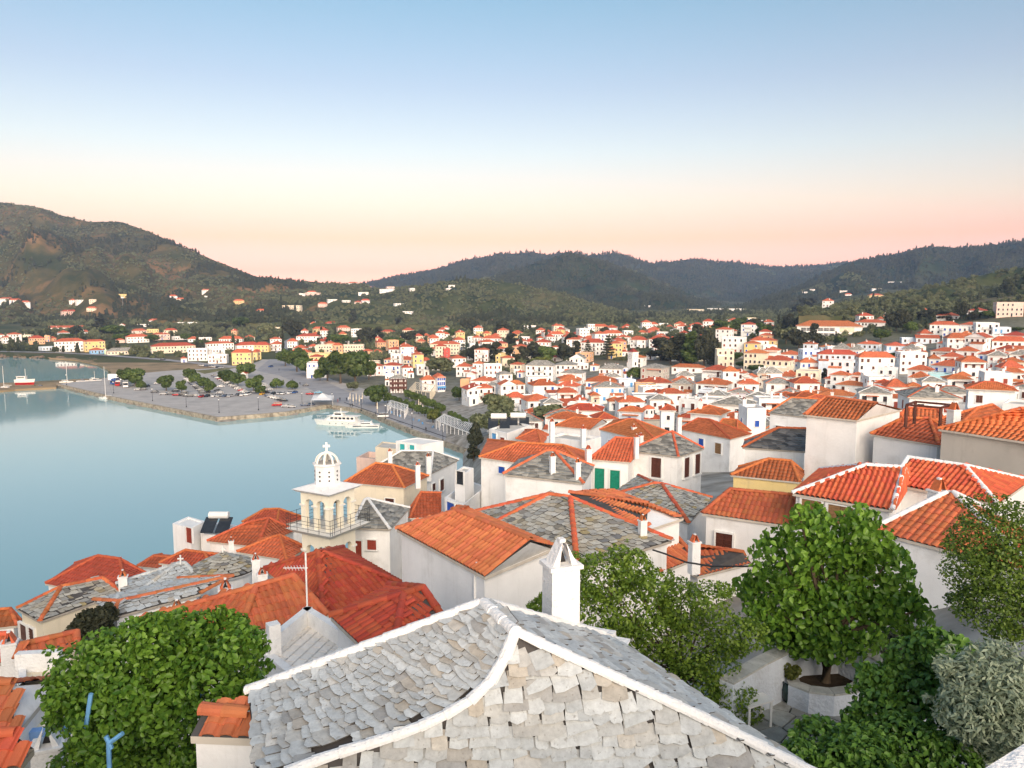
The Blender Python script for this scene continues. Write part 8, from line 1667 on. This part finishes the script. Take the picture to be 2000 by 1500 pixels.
g = [Pz(x, y, QZ) for x, y in ((608, 794), (650, 794), (652, 784), (612, 784))]; root = empty('tent', sum(g, Vector()) / 4)
for p in g: b = MB(); b.box((p.x, p.y, QZ + 1.4), (0.1, 0.1, 2.8)); b.build('pole', M['trim'], root)
b = MB(); c = sum(g, Vector()) / 4; t0 = [p + Vector((0, 0, 2.8)) for p in g]
for i in range(4):
    ap = Vector((c.x, c.y, QZ + 5)); p, q = t0[i], t0[(i + 1) % 4]; m1, m2 = p.lerp(ap, .5) - Vector((0, 0, .45)), q.lerp(ap, .5) - Vector((0, 0, .45)); b.face([p, q, m2, m1]); b.face([m1, m2, ap])
b.build('canopy', mat('white_canvas', (0.80, 0.80, 0.79), 0.8, 0.04), root); THINGS.append((root, 'white peaked canvas tent on the quay near the yacht', 'tent', None, 630, 785, c.y))
rp_ = random.Random(3)
def parasol_mesh(): b = MB(); b.tube([(0, 0, 0), (0, 0, 2.4)], 0.04, 6); b.lathe((0, 0, 1.0), [(0.16, 0), (0.22, 0.3), (0.08, 1.9), (0.02, 2.1)], 8); return b.mesh('canopy', WALL['c'])
PM = parasol_mesh()
for i, (x, y) in enumerate([(690, 790), (696, 787), (702, 791), (708, 786), (684, 786), (737, 806), (818, 800), (822, 806), (826, 812)]):
    p = Pz(x, y, QZ); root = empty('parasol', p); put('canopy', PM, root, p, 0, (1.3, 1.3, 1.5)); b = MB(); b.box((p.x, p.y, QZ + .08), (0.6, 0.6, 0.16)); b.build('base', M['concrete'], root); THINGS.append((root, 'tall closed cream parasol on the cafe promenade', 'parasol', 'closed parasols on the promenade', x, y, p.y))
def person_mesh(mt):
    b = MB(); b.tube([(-.1, 0, 0), (-.11, 0.02, .45), (-.09, 0, .88)], [.06, .075, .1], 7); b.tube([(.1, 0.05, 0), (.11, 0.02, .45), (.09, 0, .88)], [.06, .075, .1], 7); b.tube([(0, 0, .85), (0, 0, 1.1), (0, 0, 1.4), (0, 0, 1.5)], [.17, .16, .2, .08], 8)
    for s in (-1, 1): b.tube([(s * .2, 0, 1.42), (s * .26, .02, 1.12), (s * .24, -.08, .85)], [.06, .05, .035], 6)
    b.lathe((0, 0, 1.5), [(.05, 0), (.06, .04), (.1, .12), (.1, .2), (.05, .27)], 8); me = b.mesh('body', mt); return me
PMM = {k: person_mesh(m) for k, m in (('dark', M['iron']), ('red', M['redbrown']), ('white', M['trim']))}
for i, (x, y, k) in enumerate([(660, 786, 'red'), (664, 783, 'dark'), (684, 796, 'dark'), (688, 795, 'dark'), (677, 783, 'dark'), (681, 782, 'white'), (586, 752, 'dark'), (571, 746, 'dark'), (545, 725, 'dark'), (733, 812, 'dark'), (832, 843, 'dark')]):
    p = Pz(x, y, QZ + .03); root = empty('person', p); put('body', PMM[k], root, p, rp_.uniform(0, 6)); THINGS.append((root, f"person in {k} clothes walking on the harbour front", 'person', 'people walking on the harbour front', x, y, p.y))
tb_ = MB(); tb_.box((0, 0, .72), (.8, .8, .05)); tb_.box((0, 0, .36), (.08, .08, .7)); tb_.box((0, 0, .02), (.5, .5, .04)); TBM = tb_.mesh('table', mat('cafe_furniture', (.28, .29, .31), .6, .1)); ch = MB(); ch.box((0, 0, .45), (.45, .45, .05)); ch.box((0, .2, .7), (.45, .05, .5))
for sx in (-.18, .18):
    for sy in (-.18, .18): ch.box((sx, sy, .22), (.04, .04, .44))
CHM = ch.mesh('chair', M['lblue'])
for i, (x, y, k) in enumerate([(800, 818, 0), (806, 822, 1), (812, 816, 0), (818, 824, 1), (826, 830, 1), (833, 824, 0), (790, 812, 0), (782, 815, 1), (776, 808, 0), (840, 830, 0), (765, 808, 1), (845, 836, 1)]):
    p = Pz(x, y, QZ + .02); nm = 'cafe_chair' if k else 'cafe_table'; root = empty(nm, p); put('seat' if k else 'table_top', CHM if k else TBM, root, p, rp_.uniform(0, 6), (1.3, 1.3, 1.1)); THINGS.append((root, ('blue cafe chair' if k else 'grey cafe table') + ' on the open promenade', 'chair' if k else 'table', 'cafe furniture on the promenade', x, y, p.y))
# ================================================================ houses past the 300 largest become one far mass; then every thing gets its own label
SMALL = []
def join_far(items, name, label, cat):
    V, F, MI, mats, UV = [], [], [], {}, []; base = 0; drop = []
    for it in items:
        root = it[0]; stack = list(KIDS.get(root.name, []))
        while stack:
            o = stack.pop(); stack += KIDS.get(o.name, []); drop.append(o)
            if o.type != 'MESH': continue
            me = o.data; n = len(me.vertices); co = np.empty(n * 3); me.vertices.foreach_get('co', co); co = co.reshape(-1, 3) * np.array(o.scale)
            a = o.rotation_euler.z; c, s = math.cos(a), math.sin(a); w = wloc(o); q = np.stack([co[:, 0] * c - co[:, 1] * s + w.x, co[:, 0] * s + co[:, 1] * c + w.y, co[:, 2] + w.z], 1); V.append(q)
            idx = [mats.setdefault(m.name, (len(mats), m))[0] for m in me.materials]
            uv = np.empty(len(me.loops) * 2); me.uv_layers[0].data.foreach_get('uv', uv); UV.append(uv)
            for p in me.polygons: F.append([v + base for v in p.vertices]); MI.append(idx[p.material_index])
            base += n
        drop.append(root)
    me = bpy.data.meshes.new(name); me.from_pydata(np.concatenate(V).tolist(), [], F)
    for _, m in sorted(mats.values(), key=lambda t: t[0]): me.materials.append(m)
    me.polygons.foreach_set('material_index', MI); u = me.uv_layers.new(name='UVMap'); u.data.foreach_set('uv', np.concatenate(UV))
    o = link(bpy.data.objects.new(name, me)); tag(o, label, cat, kind='stuff')
    bpy.data.batch_remove(drop)
KIDS = {}
for o in bpy.data.objects:
    if o.parent: KIDS.setdefault(o.parent.name, []).append(o)
hs = [t for t in THINGS if t[0].name.split('.')[0] == 'house']
hs.sort(key=lambda t: t[6]); far_h = hs[290:]
gone = {t[0].name for t in far_h}
THINGS = [t for t in THINGS if t[0].name not in gone]
if far_h: join_far(far_h, 'distant_houses', 'scattered small houses of the far valley and slopes', 'houses')
LAND = [(643, 1000, 'the bell tower'), (1236, 700, 'the clock tower'), (1620, 650, 'the school building'), (660, 820, 'the large yacht'), (778, 750, 'the timber-fronted house'), (1640, 800, 'the tall plain white house'), (1266, 800, 'the domed church'), (1430, 670, 'the four-storey block'), (1015, 830, 'the stone parapet house'), (150, 675, 'the far shore hotel'), (340, 690, 'the shore shopping building'), (480, 772, 'the white van'), (690, 730, 'the big harbour trees'), (875, 735, 'the blue-balcony house'), (1300, 880, 'the slate cube house'), (870, 680, 'the red-walled hotel')]
def where(px, py):
    best = min(LAND, key=lambda l: (l[0] - px) ** 2 + ((l[1] - py) * 1.6) ** 2); dx, dy = px - best[0], (py - best[1]) * 1.6; d = math.hypot(dx, dy)
    near = 'just ' if d < 60 else ('' if d < 170 else 'far ')
    if abs(dx) > 1.6 * abs(dy): s = 'left of' if dx < 0 else 'right of'
    elif abs(dy) > 1.6 * abs(dx): s = 'above' if dy < 0 else 'below'
    else: s = ('above' if dy < 0 else 'below') + (' left of' if dx < 0 else ' right of')
    return f"{near}{s} {best[2]}"
ORD = ['first', 'second', 'third', 'fourth', 'fifth', 'sixth', 'seventh', 'eighth', 'ninth', 'tenth', 'eleventh', 'twelfth', 'thirteenth', 'fourteenth', 'fifteenth', 'sixteenth', 'seventeenth', 'eighteenth', 'nineteenth', 'twentieth']
GENERIC = {'tree', 'car', 'van', 'street lamp', 'floodlight mast', 'parasol', 'person', 'chair', 'table', 'house'}
lab = {}
for t in THINGS:
    root, look, cat, group, px, py, D = t
    words = look if cat not in GENERIC or len(look.split()) > 11 or group is None else f"{look}, {where(px, py)}"
    lab.setdefault(words, []).append(t)
for words, ts in lab.items():
    ts.sort(key=lambda t: t[4])
    for i, t in enumerate(ts):
        w = words
        if len(ts) > 1:
            w = words.replace(', hipped orange tile roof', '').replace(' house,', ' house with orange roof,') if len(words.split()) > 12 else words
            w = f"{w}, {ORD[min(i, 19)]} from the left"
        w = w.replace('hipped orange tile roof', 'orange roof').replace('hipped grey slate roof', 'slate roof') if len(w.split()) > 16 else w
        for a_, b_ in ((', orange roof', ''), (' broadleaf', ''), ('parked ', ''), (' with orange roof', ''), ('-storey house, flat roof', '-storey flat-roofed house'), ('closed cream ', 'closed '), (' building', ''), (' walking', '')):
            if len(w.split()) > 16: w = w.replace(a_, b_)
        w = ' '.join(w.split()[:16])
        tag(t[0], w, t[2], t[3])
if os.environ.get('DBGH'): open('/workdir/labels.txt', 'w').write('\n'.join(sorted(f"{o['label']}  [{o['category']}]" for o in bpy.data.objects if 'label' in o and o.parent is None)))
HAZE = 0.0001
# ---------------------------------------------------------------- air
hm = bpy.data.materials.new('haze'); hm.use_nodes = True; nt = hm.node_tree; nt.nodes.clear()
pv = nt.nodes.new('ShaderNodeVolumePrincipled'); pv.inputs['Color'].default_value = (0.40, 0.60, 1.0, 1); pv.inputs['Density'].default_value = HAZE; pv.inputs['Anisotropy'].default_value = 0.0
ho = nt.nodes.new('ShaderNodeOutputMaterial'); nt.links.new(pv.outputs[0], ho.inputs['Volume'])
mb = MB(); mb.box((0, 1300, 255), (11000, 8000, 560))
hz = mb.build('haze', hm); tag(hz, 'pale blue haze in the air over the bay and hills', 'haze', kind='stuff')
